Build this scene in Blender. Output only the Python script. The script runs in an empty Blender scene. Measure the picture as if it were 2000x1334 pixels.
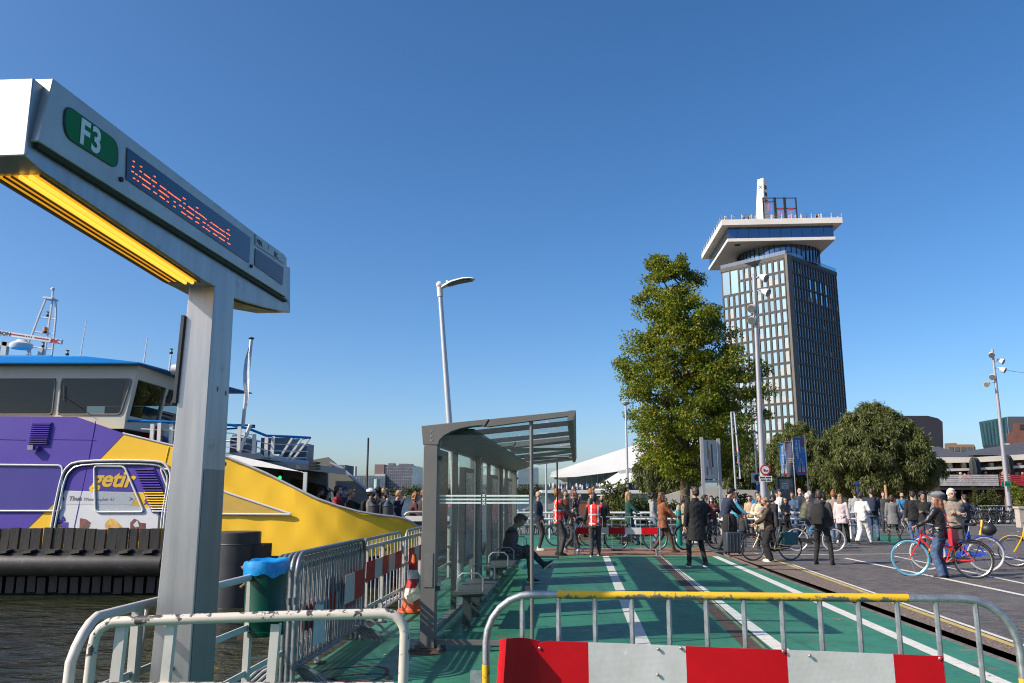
import bpy, math, random
import numpy as np
from mathutils import Vector, Matrix, Euler, Quaternion
R = math.radians
rnd = random.Random(7)
sc = bpy.context.scene
COL = sc.collection

# ------------------------------------------------------------------ camera, sky, sun, exposure
CAM_H, PITCH, FPX = 1.65, R(10.77), 1566.0
cam = bpy.data.cameras.new('camera')
cam.sensor_width = 36; cam.sensor_fit = 'HORIZONTAL'; cam.lens = 36 * FPX / 2000
cam.clip_start = 0.05; cam.clip_end = 20000
camo = bpy.data.objects.new('camera', cam); COL.objects.link(camo)
camo.location = (0, 0, CAM_H); camo.rotation_euler = (math.pi / 2 + PITCH, 0, 0)
sc.camera = camo

SUN_AZ, SUN_EL = R(21), R(36)      # light travels towards +X, turned 21 deg towards +Y
to_sun = Vector((-math.cos(SUN_AZ) * math.cos(SUN_EL), -math.sin(SUN_AZ) * math.cos(SUN_EL), math.sin(SUN_EL)))
w = bpy.data.worlds.new('World'); sc.world = w; w.use_nodes = True
nt = w.node_tree; nt.nodes.clear()
sky = nt.nodes.new('ShaderNodeTexSky'); sky.sky_type = 'NISHITA'; sky.sun_disc = False
sky.sun_elevation = SUN_EL
sky.sun_rotation = math.atan2(to_sun.x, to_sun.y)
sky.air_density = 1.0; sky.dust_density = 8.0; sky.ozone_density = 3.0; sky.altitude = 2000
bg = nt.nodes.new('ShaderNodeBackground'); bg.inputs[1].default_value = 0.138
hs = nt.nodes.new('ShaderNodeHueSaturation'); hs.inputs['Saturation'].default_value = 1.25
wo = nt.nodes.new('ShaderNodeOutputWorld')
nt.links.new(sky.outputs[0], hs.inputs['Color']); nt.links.new(hs.outputs[0], bg.inputs[0]); nt.links.new(bg.outputs[0], wo.inputs[0])
sl = bpy.data.lights.new('sun', 'SUN'); sl.energy = 5.0; sl.angle = R(0.53); sl.color = (1, 0.91, 0.77)
so = bpy.data.objects.new('sun', sl); COL.objects.link(so)
so.rotation_euler = to_sun.to_track_quat('Z', 'Y').to_euler(); so.location = (-20, -10, 30)
sc.view_settings.view_transform = 'Standard'; sc.view_settings.look = 'None'
sc.view_settings.exposure = 0.4; sc.view_settings.gamma = 1; sc.view_settings.use_curve_mapping = False
try:
    sc.cycles.max_bounces = 10; sc.cycles.transparent_max_bounces = 24
    sc.cycles.use_denoising = True; sc.cycles.filter_width = 1.1; sc.cycles.sample_clamp_indirect = 6
    sc.cycles.caustics_reflective = False; sc.cycles.caustics_refractive = False
except Exception: pass

# ------------------------------------------------------------------ measured points: photo pixel -> place in the world
def ray(px, py):
    r = px - 1000; u = 667 - py
    return r, FPX * math.cos(PITCH) - u * math.sin(PITCH), u * math.cos(PITCH) + FPX * math.sin(PITCH)
def Pz(px, py, z=0.0):
    a, b, c = ray(px, py); t = (z - CAM_H) / c
    return Vector((a * t, b * t, z))
def PY(px, py, Y):
    a, b, c = ray(px, py); t = Y / b
    return Vector((a * t, Y, CAM_H + c * t))
def PP(px, py, p0, d):
    a, b, c = ray(px, py)
    det = -a * d[1] + d[0] * b
    t = (-p0[0] * d[1] + d[0] * p0[1]) / det
    return Vector((a * t, b * t, CAM_H + c * t))
UA = R(4.56)
U = Vector((math.sin(UA), math.cos(UA), 0)); V = Vector((math.cos(UA), -math.sin(UA), 0))

# ------------------------------------------------------------------ materials
MATS = {}
def lin(c):
    return tuple((x / 12.92 if x <= 0.04045 else ((x + 0.055) / 1.055) ** 2.4) for x in c)
class NB:
    def __init__(s, name):
        s.m = bpy.data.materials.new(name); s.m.use_nodes = True; s.t = s.m.node_tree; s.t.nodes.clear()
        s.o = s.t.nodes.new('ShaderNodeOutputMaterial')
    def n(s, typ, **kw):
        x = s.t.nodes.new('ShaderNode' + typ)
        for k, v in kw.items():
            if hasattr(x, k) and not k[0].isupper(): setattr(x, k, v)
        return x
    def l(s, a, b): s.t.links.new(a, b)
    def val(s, sock, v):
        if hasattr(v, 'is_output'): s.l(v, sock)
        else: sock.default_value = v
    def coord(s, kind='Object', scale=(1, 1, 1), rot=(0, 0, 0)):
        tc = s.n('TexCoord'); mp = s.n('Mapping'); s.l(tc.outputs[kind], mp.inputs[0])
        mp.inputs['Scale'].default_value = scale; mp.inputs['Rotation'].default_value = rot
        return mp.outputs[0]
    def noise(s, co, scale, detail=4, rough=.6, dist=0):
        x = s.n('TexNoise'); s.l(co, x.inputs['Vector']); x.inputs['Scale'].default_value = scale
        x.inputs['Detail'].default_value = detail; x.inputs['Roughness'].default_value = rough; x.inputs['Distortion'].default_value = dist
        return x.outputs[0]
    def ramp(s, fac, stops):
        x = s.n('ValToRGB'); s.l(fac, x.inputs[0]); e = x.color_ramp.elements
        while len(e) < len(stops): e.new(0.5)
        for i, (p, c) in enumerate(stops):
            e[i].position = p; e[i].color = (c, c, c, 1) if not isinstance(c, (tuple, list)) else (*c[:3], 1)
        return x.outputs[0]
    def mix(s, fac, a, b, mode='MIX'):
        x = s.n('Mix'); x.data_type = 'RGBA'; x.blend_type = mode
        s.val(x.inputs[0], fac)
        for sock, v in ((x.inputs[6], a), (x.inputs[7], b)):
            if hasattr(v, 'is_output'): s.l(v, sock)
            else: sock.default_value = (*v[:3], 1)
        return x.outputs[2]
    def math(s, op, a, b=0.0):
        x = s.n('Math'); x.operation = op; s.val(x.inputs[0], a); s.val(x.inputs[1], b); return x.outputs[0]
    def bump(s, h, strength=.3, dist=.01):
        x = s.n('Bump'); s.l(h, x.inputs['Height']); x.inputs['Strength'].default_value = strength; x.inputs['Distance'].default_value = dist
        return x.outputs[0]
    def bsdf(s, col, rough=.5, metal=0, normal=None, spec=.5, coat=0, emit=None, estr=0, alpha=None):
        p = s.n('BsdfPrincipled')
        if hasattr(col, 'is_output'): s.l(col, p.inputs['Base Color'])
        else: p.inputs['Base Color'].default_value = (*col[:3], 1)
        s.val(p.inputs['Roughness'], rough); s.val(p.inputs['Metallic'], metal)
        p.inputs['Specular IOR Level'].default_value = spec; p.inputs['Coat Weight'].default_value = coat
        if normal: s.l(normal, p.inputs['Normal'])
        if emit: p.inputs['Emission Color'].default_value = (*emit, 1); p.inputs['Emission Strength'].default_value = estr
        return p
    def done(s, p):
        s.l(p.outputs[0], s.o.inputs[0]); return s.m

def M(name, col, rough=.5, metal=0, var=.12, vs=6, bump=0, bs=60, spec=.5, coat=0, dirt=0, dirtcol=(.09, .075, .055), ds=3.0, stretch=(1, 1, 1)):
    """plain painted / cloth / metal surface with uneven tone, roughness and optional grime patches"""
    if name in MATS: return MATS[name]
    b = NB(name); co = b.coord('Object', stretch)
    f = b.noise(co, vs, 5, .65)
    lo = tuple(max(0, x * (1 - var * 1.3)) for x in col); hi = tuple(min(1, x * (1 + var)) for x in col)
    c = b.mix(b.ramp(f, [(.3, 0.0), (.7, 1.0)]), lo, hi)
    if dirt:
        d = b.noise(co, ds, 8, .7, .4)
        c = b.mix(b.ramp(d, [(.62 - dirt * .3, 0.0), (.75 - dirt * .2, min(1, dirt * 1.6))]), c, dirtcol)
    r = b.math('MULTIPLY_ADD', b.noise(co, vs * 2.3, 3), .25); r.node.inputs[2].default_value = max(.02, rough - .12)
    nrm = b.bump(b.noise(co, bs, 3), bump, .01) if bump else None
    MATS[name] = b.done(b.bsdf(c, r, metal, nrm, spec, coat)); return MATS[name]

def emitter(name, col, s):
    if name in MATS: return MATS[name]
    b = NB(name); MATS[name] = b.done(b.bsdf(tuple(x * .6 for x in col), .4, emit=col, estr=s)); return MATS[name]

def glass(name, tint=(.9, .96, .95), refl=.0, alpha=.9, rough=0.0):
    """thin pane: transmits straight through, mirrors at grazing angles"""
    if name in MATS: return MATS[name]
    b = NB(name)
    tr = b.n('BsdfTransparent'); tr.inputs[0].default_value = (*[x * alpha for x in tint], 1)
    gl = b.n('BsdfGlossy'); gl.inputs['Roughness'].default_value = max(rough, .01); gl.inputs[0].default_value = (1, 1, 1, 1)
    fr = b.n('Fresnel'); ge = b.n('NewGeometry'); io = b.math('MULTIPLY_ADD', ge.outputs['Backfacing'], 1 / 1.5 - 1.5); io.node.inputs[2].default_value = 1.5; b.l(io, fr.inputs[0])
    f = b.math('MULTIPLY_ADD', fr.outputs[0], .4); f.node.inputs[2].default_value = refl
    mx = b.n('MixShader'); b.l(f, mx.inputs[0]); b.l(tr.outputs[0], mx.inputs[1]); b.l(gl.outputs[0], mx.inputs[2])
    b.l(mx.outputs[0], b.o.inputs[0]); MATS[name] = b.m; return b.m

# ------------------------------------------------------------------ mesh builder and object helpers
ROOTM = {}
def rootm(o):
    while o.parent is not None: o = o.parent
    return ROOTM[o.name]
class MB:
    def __init__(s): s.v = []; s.f = []; s.m = []; s.mats = []
    def mi(s, mat):
        if mat not in s.mats: s.mats.append(mat)
        return s.mats.index(mat)
    def add(s, vs, fs, mat):
        o = len(s.v); k = s.mi(mat)
        s.v.extend(tuple(p) for p in vs)
        for f in fs: s.f.append(tuple(i + o for i in f)); s.m.append(k)
        return s
    def bx(s, x0, x1, y0, y1, z0, z1, mat, tf=None):
        vs = [Vector(p) for p in ((x0, y0, z0), (x1, y0, z0), (x1, y1, z0), (x0, y1, z0), (x0, y0, z1), (x1, y0, z1), (x1, y1, z1), (x0, y1, z1))]
        if tf: vs = [tf @ p for p in vs]
        return s.add(vs, [(0, 3, 2, 1), (4, 5, 6, 7), (0, 1, 5, 4), (1, 2, 6, 5), (2, 3, 7, 6), (3, 0, 4, 7)], mat)
    def beam(s, p0, p1, w, h, mat, up=(0, 0, 1)):
        p0 = Vector(p0); p1 = Vector(p1); d = (p1 - p0).normalized(); up = Vector(up)
        if abs(d.dot(up)) > .98: up = Vector((0, 1, 0))
        a = d.cross(up).normalized(); b = a.cross(d).normalized()
        q = [a * (sx * w / 2) + b * (sz * h / 2) for sx, sz in ((-1, -1), (1, -1), (1, 1), (-1, 1))]
        vs = [p0 + x for x in q] + [p1 + x for x in q]
        return s.add(vs, [(0, 3, 2, 1), (4, 5, 6, 7), (0, 1, 5, 4), (1, 2, 6, 5), (2, 3, 7, 6), (3, 0, 4, 7)][:6], mat)
    def tube(s, pts, r, mat, n=8, closed=False, caps=True, flat=1.0):
        pts = [Vector(p) for p in pts]; N = len(pts)
        rr = r if isinstance(r, (list, tuple)) else [r] * N
        T = []
        for i in range(N):
            a = pts[i - 1] if (i > 0 or closed) else pts[i]; c = pts[(i + 1) % N] if (i < N - 1 or closed) else pts[i]
            t = c - a; T.append(t.normalized() if t.length > 1e-9 else Vector((0, 0, 1)))
        up = Vector((0, 0, 1)) if abs(T[0].z) < .9 else Vector((0, 1, 0))
        a = T[0].cross(up).normalized(); vs = []; fs = []
        for i in range(N):
            a = (a - T[i] * a.dot(T[i])); a = a.normalized() if a.length > 1e-6 else T[i].orthogonal().normalized()
            b = T[i].cross(a)
            for k in range(n):
                t = 2 * math.pi * k / n
                vs.append(pts[i] + (a * math.cos(t) + b * math.sin(t) * flat) * rr[i])
        for i in range(N if closed else N - 1):
            j = (i + 1) % N
            for k in range(n):
                l = (k + 1) % n
                fs.append((i * n + k, i * n + l, j * n + l, j * n + k))
        if caps and not closed:
            fs.append(tuple(range(n - 1, -1, -1))); fs.append(tuple((N - 1) * n + k for k in range(n)))
        return s.add(vs, fs, mat)
    def cyl(s, p0, p1, r, mat, n=10, r2=None): return s.tube([p0, p1], [r, r if r2 is None else r2], mat, n)
    def prism(s, poly, ext, mat):
        """poly: planar 3-D outline, ext: extrusion vector"""
        n = len(poly); ext = Vector(ext); a = [Vector(p) for p in poly]
        nr = Vector((0, 0, 0))
        for i in range(n): nr += a[i].cross(a[(i + 1) % n])
        if nr.dot(ext) > 0: a = a[::-1]
        b = [p + ext for p in a]
        fs = [tuple(range(n)), tuple(range(2 * n - 1, n - 1, -1))] + [(i, n + i, n + (i + 1) % n, (i + 1) % n) for i in range(n)]
        fs = fs[:2] + [f[::-1] for f in fs[2:]] if False else fs
        return s.add(a + b, fs, mat)
    def sheet(s, poly, mat): return s.add(poly, [tuple(range(len(poly)))], mat)
    def ell(s, c, r, mat, nu=12, nv=8, rot=None, cut=None):
        c = Vector(c); vs = []; fs = []
        if not isinstance(r, (tuple, list)): r = (r, r, r)
        for j in range(nv + 1):
            ph = -math.pi / 2 + math.pi * j / nv
            for i in range(nu):
                t = 2 * math.pi * i / nu
                p = Vector((r[0] * math.cos(ph) * math.cos(t), r[1] * math.cos(ph) * math.sin(t), r[2] * math.sin(ph)))
                if cut is not None and p.z < cut: p.z = cut
                vs.append(c + (rot @ p if rot else p))
        for j in range(nv):
            for i in range(nu):
                k = (i + 1) % nu; q = (j * nu + i, j * nu + k, (j + 1) * nu + k, (j + 1) * nu + i)
                if j == 0: q = (j * nu, (j + 1) * nu + k, (j + 1) * nu + i)
                if j == nv - 1: q = (j * nu + i, j * nu + k, (j + 1) * nu)
                fs.append(q)
        return s.add(vs, fs, mat)
    def lathe(s, prof, c, mat, n=16, axis='Z'):
        c = Vector(c); vs = []; fs = []
        for r_, z in prof:
            for k in range(n):
                t = 2 * math.pi * k / n; p = Vector((r_ * math.cos(t), r_ * math.sin(t), z))
                if axis == 'X': p = Vector((p.z, p.x, p.y))
                if axis == 'Y': p = Vector((p.y, p.z, p.x))
                vs.append(c + p)
        for j in range(len(prof) - 1):
            for k in range(n):
                l = (k + 1) % n; fs.append((j * n + k, j * n + l, (j + 1) * n + l, (j + 1) * n + k))
        fs.append(tuple(range(n - 1, -1, -1))); fs.append(tuple((len(prof) - 1) * n + k for k in range(n)))
        return s.add(vs, fs, mat)
    def mesh(s, name, tf=None):
        me = bpy.data.meshes.new(name)
        vs = s.v if tf is None else [tuple(tf @ Vector(p)) for p in s.v]
        me.from_pydata(vs, [], s.f)
        for m in s.mats: me.materials.append(m)
        me.polygons.foreach_set('material_index', s.m)
        me.polygons.foreach_set('use_smooth', [True] * len(s.f))
        me.set_sharp_from_angle(angle=R(38)); me.validate(); me.update()
        return me
    def build(s, name, parent=None, world=False, bevel=0, label=None, kind=None, loc=None):
        tf = rootm(parent).inverted() if (world and parent is not None) else None
        return place(name, s.mesh(name, tf), parent, bevel, label, kind, loc)
def place(name, me, parent=None, bevel=0, label=None, kind=None, loc=None, mat4=None):
    o = bpy.data.objects.new(name, me); COL.objects.link(o)
    if parent is not None: o.parent = parent
    if mat4 is not None: o.matrix_local = mat4
    if loc is not None: o.location = loc
    if bevel:
        bm = o.modifiers.new('bevel', 'BEVEL'); bm.width = bevel; bm.segments = 2; bm.limit_method = 'ANGLE'; bm.angle_limit = R(40)
    if label: o['label'] = label
    if kind: o['kind'] = kind
    return o
def tag(o, label=None, cat=None, group=None, kind=None):
    if label: o['label'] = label
    if cat: o['category'] = cat
    if group: o['group'] = group
    if kind: o['kind'] = kind
    return o
def thing(name, label, cat, loc=(0, 0, 0), rz=0, group=None):
    o = bpy.data.objects.new(name, None); COL.objects.link(o); o.empty_display_size = .2
    o.location = loc; o.rotation_euler = (0, 0, rz)
    ROOTM[o.name] = Matrix.Translation(Vector(loc)) @ Matrix.Rotation(rz, 4, 'Z')
    return tag(o, label, cat, group)
KIDS = {}
def kids(o): return [c for c in o.children]
def dup(root, loc, rz, label=None, group=None, scale=None):
    def cp(o, par):
        c = o.copy(); COL.objects.link(c)
        if par is not None: c.parent = par
        for ch in o.children: cp(ch, c)
        return c
    r = cp(root, None); r.location = loc; r.rotation_euler = (0, 0, rz)
    ROOTM[r.name] = Matrix.Translation(Vector(loc)) @ Matrix.Rotation(rz, 4, 'Z')
    if scale: r.scale = (scale,) * 3
    if label: r['label'] = label
    if group: r['group'] = group
    return r
def arc(c, r, a0, a1, n, ax='XZ'):
    out = []
    for i in range(n + 1):
        t = R(a0 + (a1 - a0) * i / n); p = (math.cos(t) * r, math.sin(t) * r)
        out.append(Vector(c) + (Vector((p[0], 0, p[1])) if ax == 'XZ' else Vector((0, p[0], p[1])) if ax == 'YZ' else Vector((p[0], p[1], 0))))
    return out
def rrect(x0, x1, z0, z1, r, n=5):
    """rounded rectangle outline in the XZ plane as (x, z)"""
    o = []
    for cx, cz, a in ((x1 - r, z1 - r, 0), (x0 + r, z1 - r, 90), (x0 + r, z0 + r, 180), (x1 - r, z0 + r, 270)):
        for i in range(n + 1):
            t = R(a + 90 * i / n); o.append((cx + r * math.cos(t), cz + r * math.sin(t)))
    return o
def rpoly(pts, r, n=4):
    """round the corners of an outline of Vectors"""
    out = []; N = len(pts)
    for i in range(N):
        p = pts[i]; a = (pts[i - 1] - p); c = (pts[(i + 1) % N] - p)
        q = min(r, a.length * .45, c.length * .45)
        A = p + a.normalized() * q; C = p + c.normalized() * q
        for k in range(n + 1):
            t = k / n; out.append((1 - t) ** 2 * A + 2 * t * (1 - t) * p + t * t * C)
    return out
def text(body, size, mat, parent, tf, name='lettering', bold=0.0, shear=0.0, align='LEFT', spacing=1.0, depth=0.001, squash=1.0):
    cu = bpy.data.curves.new(name, 'FONT'); cu.body = body; cu.size = size; cu.offset = bold; cu.shear = shear
    cu.align_x = align; cu.extrude = depth; cu.space_character = spacing; cu.resolution_u = 3
    ob = bpy.data.objects.new('tmp_text', cu)
    me = bpy.data.meshes.new_from_object(ob); bpy.data.objects.remove(ob); me.name = name
    me.materials.clear(); me.materials.append(mat)
    me.transform(Matrix.Diagonal((squash, 1, 1, 1))); me.transform(tf)
    return place(name, me, parent)
def print_line(L, h, mat, parent, tf, seed=1, name='faint_print'):
    """a line of print too small to read in the photograph: letter-sized marks in word groups"""
    r_ = random.Random(seed); x = 0; m_ = MB()
    while x < L:
        for _ in range(r_.randint(4, 9)):
            if x >= L: break
            wd = h * r_.uniform(.35, .62); hh = h * r_.choice((.72, 1, .72, .85))
            m_.bx(x, x + wd, 0, hh, 0, .002, mat, tf); x += wd + h * .16
        x += h * .4
    return m_.build(name, parent, kind='stuff')
def basis(o, x, y):
    """matrix whose local x, y follow the given directions at origin o"""
    x = Vector(x).normalized(); y = Vector(y); y = (y - x * y.dot(x)).normalized(); z = x.cross(y)
    m = Matrix((x, y, z)).transposed().to_4x4(); m.translation = Vector(o); return m
# ------------------------------------------------------------------ ground materials
def mat_deck():
    b = NB('green_deck_coating'); co = b.coord('Object')
    base = b.mix(b.ramp(b.noise(co, .7, 6, .65), [(.35, 0.), (.7, 1.)]), (.026, .150, .085), (.042, .205, .120))
    st = b.coord('Object', (1.0, 6.0, 1)); base = b.mix(b.ramp(b.noise(st, 1.6, 6, .7), [(.52, 0.), (.75, .5)]), base, (.065, .235, .155))
    pale = b.ramp(b.noise(co, 22, 5, .7), [(.66, 0.), (.72, .8)]); base = b.mix(pale, base, (.33, .45, .38))
    dark = b.ramp(b.noise(co, 3.1, 9, .75, .6), [(.52, 0.), (.70, .75)]); base = b.mix(dark, base, (.028, .075, .055))
    scr = b.ramp(b.noise(b.coord('Object', (.35, 7, 1), (0, 0, .08)), 3.0, 9, .8, .5), [(.66, 0.), (.69, .55)]); base = b.mix(scr, base, (.02, .07, .05))
    rust = b.ramp(b.noise(co, 1.15, 10, .72, 1.2), [(.615, 0.), (.66, .75)]); base = b.mix(rust, base, (.17, .075, .045))
    red = b.ramp(b.noise(b.coord('Object', (.9, 2.4, 1), (0, 0, .4)), 1.9, 3, .5), [(.69, 0.), (.72, .7)]); base = b.mix(red, base, (.36, .10, .07))
    tyr = b.ramp(b.noise(b.coord('Object', (5.5, .16, 1), (0, 0, R(4.6))), 1.0, 7, .65, .2), [(.56, 0.), (.66, .5)]); base = b.mix(tyr, base, (.022, .085, .058))
    sp2 = b.ramp(b.noise(co, 55, 3, .6), [(.68, 0.), (.71, .7)]); base = b.mix(sp2, base, (.02, .035, .03))
    ro = b.ramp(b.noise(co, 5, 6, .7), [(.3, .38), (.7, .62)])
    return b.done(b.bsdf(base, ro, 0, b.bump(b.noise(co, 120, 3, .6), .25, .004), .5))
def mat_pavers():
    b = NB('grey_clinker_paving'); co = b.coord('Object', (1, 1, 1), (0, 0, R(47)))
    br = b.n('TexBrick'); b.l(co, br.inputs[0]); br.inputs['Scale'].default_value = 1.0
    br.inputs['Color1'].default_value = (.150, .130, .122, 1); br.inputs['Color2'].default_value = (.055, .049, .046, 1); br.inputs['Mortar'].default_value = (.05, .047, .043, 1)
    br.inputs['Brick Width'].default_value = .2; br.inputs['Row Height'].default_value = .1; br.inputs['Mortar Size'].default_value = .007; br.inputs['Bias'].default_value = 0
    co2 = b.coord('Object'); c = b.mix(b.ramp(b.noise(co2, .35, 6, .7), [(.35, 0.), (.7, .55)]), br.outputs[0], (.15, .132, .124)); c = b.mix(b.ramp(b.noise(co2, 1.1, 9, .75, 1.0), [(.57, 0.), (.66, .65)]), c, (.05, .045, .043))
    c = b.mix(b.ramp(b.noise(co2, 40, 4, .7), [(.62, 0.), (.7, .5)]), c, (.24, .215, .20))
    red = b.ramp(b.noise(b.coord('Object', (1, 3, 1)), .8, 4, .6), [(.66, 0.), (.69, .6)]); c = b.mix(red, c, (.28, .13, .12))
    h = b.math('ADD', b.math('MULTIPLY', br.outputs[1], -.8), b.math('MULTIPLY', b.noise(co2, 60, 4), .6))
    return b.done(b.bsdf(c, .72, 0, b.bump(h, .6, .012), .4))
def mat_aggregate():
    b = NB('beige_gravel_asphalt'); co = b.coord('Object')
    vo = b.n('TexVoronoi'); b.l(co, vo.inputs['Vector']); vo.inputs['Scale'].default_value = 55
    c = b.mix(b.ramp(vo.outputs['Color'], [(.2, 0.), (.8, 1.)]), (.085, .064, .052), (.27, .20, .16))
    c = b.mix(b.ramp(b.noise(co, 1.2, 6), [(.4, 0.), (.7, .4)]), c, (.16, .13, .11))
    return b.done(b.bsdf(c, .85, 0, b.bump(vo.outputs['Distance'], .8, .01), .3))
def mat_water():
    b = NB('river_water'); co = b.coord('Object', (1, 1.7, 1), (0, 0, .3))
    h = b.math('ADD', b.math('MULTIPLY', b.noise(co, .55, 3, .55, .6), 1.0), b.math('MULTIPLY', b.noise(co, 2.4, 4, .6, .8), .32))
    foam = b.ramp(b.noise(b.coord('Object'), 1.3, 9, .8, 1.4), [(.735, 0.), (.76, .8)])
    c = b.mix(foam, b.mix(b.ramp(b.noise(co, .2, 3), [(.4, 0.), (.65, 1.)]), (.018, .024, .012), (.040, .040, .016)), (.42, .44, .40))
    return b.done(b.bsdf(c, .06, 0, b.bump(h, 1.0, .22), .5))
MATS['deck'] = mat_deck(); MATS['pavers'] = mat_pavers(); MATS['aggregate'] = mat_aggregate(); MATS['water'] = mat_water()
paint_white = M('worn_white_road_paint', (.60, .58, .54), .7, var=.15, vs=9, dirt=.25, dirtcol=(.2, .19, .17), ds=14)
paint_yellow = M('worn_yellow_line_paint', (.50, .36, .10), .7, var=.2, vs=8, dirt=.45, dirtcol=(.2, .17, .14), ds=9)
paint_red = M('faded_red_line_paint', (.28, .07, .06), .75, var=.2, vs=8, dirt=.5, dirtcol=(.12, .11, .11), ds=6)
rustband = M('brick_red_path_coating', (.24, .125, .075), .75, var=.2, vs=3, dirt=.35, dirtcol=(.12, .08, .06), ds=2, bump=.3, bs=80)
steel_dark = M('dark_weathered_steel', (.055, .05, .047), .6, .3, .3, 8, .2, 40, dirt=.4, dirtcol=(.13, .065, .035), ds=5)
concrete = M('pale_concrete', (.42, .40, .37), .85, var=.12, vs=1.5, bump=.2, bs=30, dirt=.2, dirtcol=(.25, .23, .21), ds=.8)

def setting(name, poly, z, mat, kind='structure', thick=0):
    mb = MB()
    if thick: mb.prism([(x, y, z) for x, y in poly], (0, 0, -thick), mat)
    else: mb.sheet([(x, y, z) for x, y in poly], mat)
    return mb.build(name, kind=kind)
def dl(y): return -2.62 + .0798 * y                      # left edge of the pontoon deck
def dr(y): return 5.73 + .0533 * (y - 22.06)             # right edge of the pontoon deck
def strip(name, p, q, wd, z, mat):
    p = Vector((p[0], p[1], 0)); q = Vector((q[0], q[1], 0)); d = (q - p).normalized(); n = Vector((-d.y, d.x, 0)) * wd / 2
    return setting(name, [((p + n).x, (p + n).y), ((p - n).x, (p - n).y), ((q - n).x, (q - n).y), ((q + n).x, (q + n).y)], z, mat)

setting('water', [(-6000, -300), (6000, -300), (6000, 9000), (-6000, 9000)], -.62, MATS['water'])
setting('pontoon_deck', [(dl(-4), -4), (dr(-4), -4), (dr(34), 34), (dl(34), 34)], 0, MATS['deck'], thick=.36)
mbp = MB(); mbp.prism([(dl(-4) + .15, -4, -.36), (dr(-4) - .1, -4, -.36), (dr(34) - .1, 34, -.36), (dl(34) + .15, 34, -.36)], (0, 0, -.9), M('black_pontoon_hull', (.02, .02, .022), .5))
mbp.build('pontoon_hull', kind='structure')
# shore: pavement strip, road and the quay behind, one after another; the ground runs on to the horizon
GR = -.03
def yl(y): return 6.75 + .0962 * (y - 20.4)               # yellow line between gravel strip and paved road
setting('pavement', [(dr(-8) + .30, -8), (yl(-8), -8), (yl(24.2), 24.2), (dr(24.2) + .30, 24.2)], GR, MATS['aggregate'], thick=1.2)
setting('road', [(yl(-8), -8.0), (90, -8), (90, 44), (yl(44), 44)], GR - .002, MATS['pavers'], thick=1.2)
setting('quay', [(dl(34) - .2, 34.05), (yl(34) - .01, 34.05), (yl(44) - .01, 44), (90.0, 44.01), (90, -8), (420, -8), (5000, 800), (5000, 6000), (300, 6000), (40, 420), (6, 170), (-1, 60)], GR - .004,
        M('far_paving', (.15, .14, .135), .8, var=.2, vs=.2, bump=.2, bs=6), thick=1.5)
sd = MB(); sd.prism([(dr(-8) - .12, -8, -.105), (dr(-8) + .34, -8, -.105), (dr(33.9) + .34, 33.9, -.105), (dr(33.9) - .12, 33.9, -.105)], (0, 0, -.3), M('trough_steel', (.17, .145, .125), .7, .1, .3, 3, .2, 40, dirt=.5, dirtcol=(.12, .07, .04), ds=4)); sd.build('gap_trough', kind='structure')
ed = MB(); ed.prism([(dr(-4) - .07, -4, .004), (dr(-4) + .012, -4, .004), (dr(33.9) + .012, 33.9, .004), (dr(33.9) - .07, 33.9, .004)], (0, 0, -.10), M('pale_edge_steel', (.26, .22, .17), .55, .4, .2, 5, dirt=.5, ds=6)); ed.build('deck_edge_strip', kind='structure')
pg = MB(); pg.prism([(dr(24.2) + .02, 24.2, GR), (yl(24.2), 24.2, GR), (yl(34), 34, GR), (dr(34) + .02, 34, GR)], (0, 0, -.5), MATS['pavers']); pg.build('hinge_apron', kind='structure')
# painted markings, each 4 mm above what it lies on
strip('lane_line', (1.461 + .0826 * -6, 3.4), (2.54, 22.45), .17, .004, paint_white)
strip('lane_line', (2.91 - .0788 * 6, 3.2), (3.95, 22.4), .17, .004, paint_white)
strip('lane_line', (4.41 - .0760 * 5, 3.3), (5.47, 22.3), .17, .004, paint_white)
setting('brick_red_path', [(dl(22.5) + .1, 22.6), (dr(21.9) - .1, 22.25), (dr(26) - .1, 25.6), (dl(26.1) + .1, 26.0)], .004, rustband)
strip('deck_joint', (2.21, 5), (3.90, 22.3), .19, .0045, M('rusty_joint_plate', (.105, .07, .048), .7, .2, .3, 4, dirt=.6, dirtcol=(.05, .03, .02), ds=4))
strip('deck_joint', (2.335, 5), (4.025, 22.3), .025, .005, M('yellow_worn_seam', (.26, .20, .09), .7, var=.4, vs=6, dirt=.5, ds=5))
strip('deck_joint', (2.375, 5), (4.065, 22.3), .022, .005, steel_dark)
y1 = -7; strip('yellow_line', (yl(y1) - .05, y1), (yl(24) - .05, 24), .10, GR + .004, paint_yellow)
strip('road_line', (yl(-7) + .06, -7), (yl(20) + .06, 20), .07, GR + .008, paint_white)
for a, c, wd in (((1650, 1090), (2000, 1163), .13), ((1745, 1086), (2000, 1140), .10), ((1900, 1072), (2000, 1096), .12)):
    p = Pz(*a, GR); q = Pz(*c, GR); strip('road_line', p, q + (q - p) * .8, wd, GR + .004, paint_white)
strip('road_line', Pz(1440, 1085, GR), Pz(1790, 1082, GR), .12, GR + .0085, paint_white)
strip('road_line', Pz(1655, 1036, GR), Pz(1745, 1034, GR), .15, GR + .004, paint_white)
strip('red_line', Pz(1905, 1078, GR), Pz(2000, 1083, GR), .25, GR + .0048, paint_red)
strip('green_crossing', Pz(1715, 1044, GR), Pz(1770, 1063, GR), 1.1, GR + .005, MATS['deck'])
kb = MB(); kp = [Pz(1650, 1018, GR), Pz(2040, 1022, GR)]
kb.beam((kp[0].x - 3, kp[0].y, GR + .06), (kp[1].x + 25, kp[1].y, GR + .06), .25, .13, concrete); kb.build('kerb', kind='structure')
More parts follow.
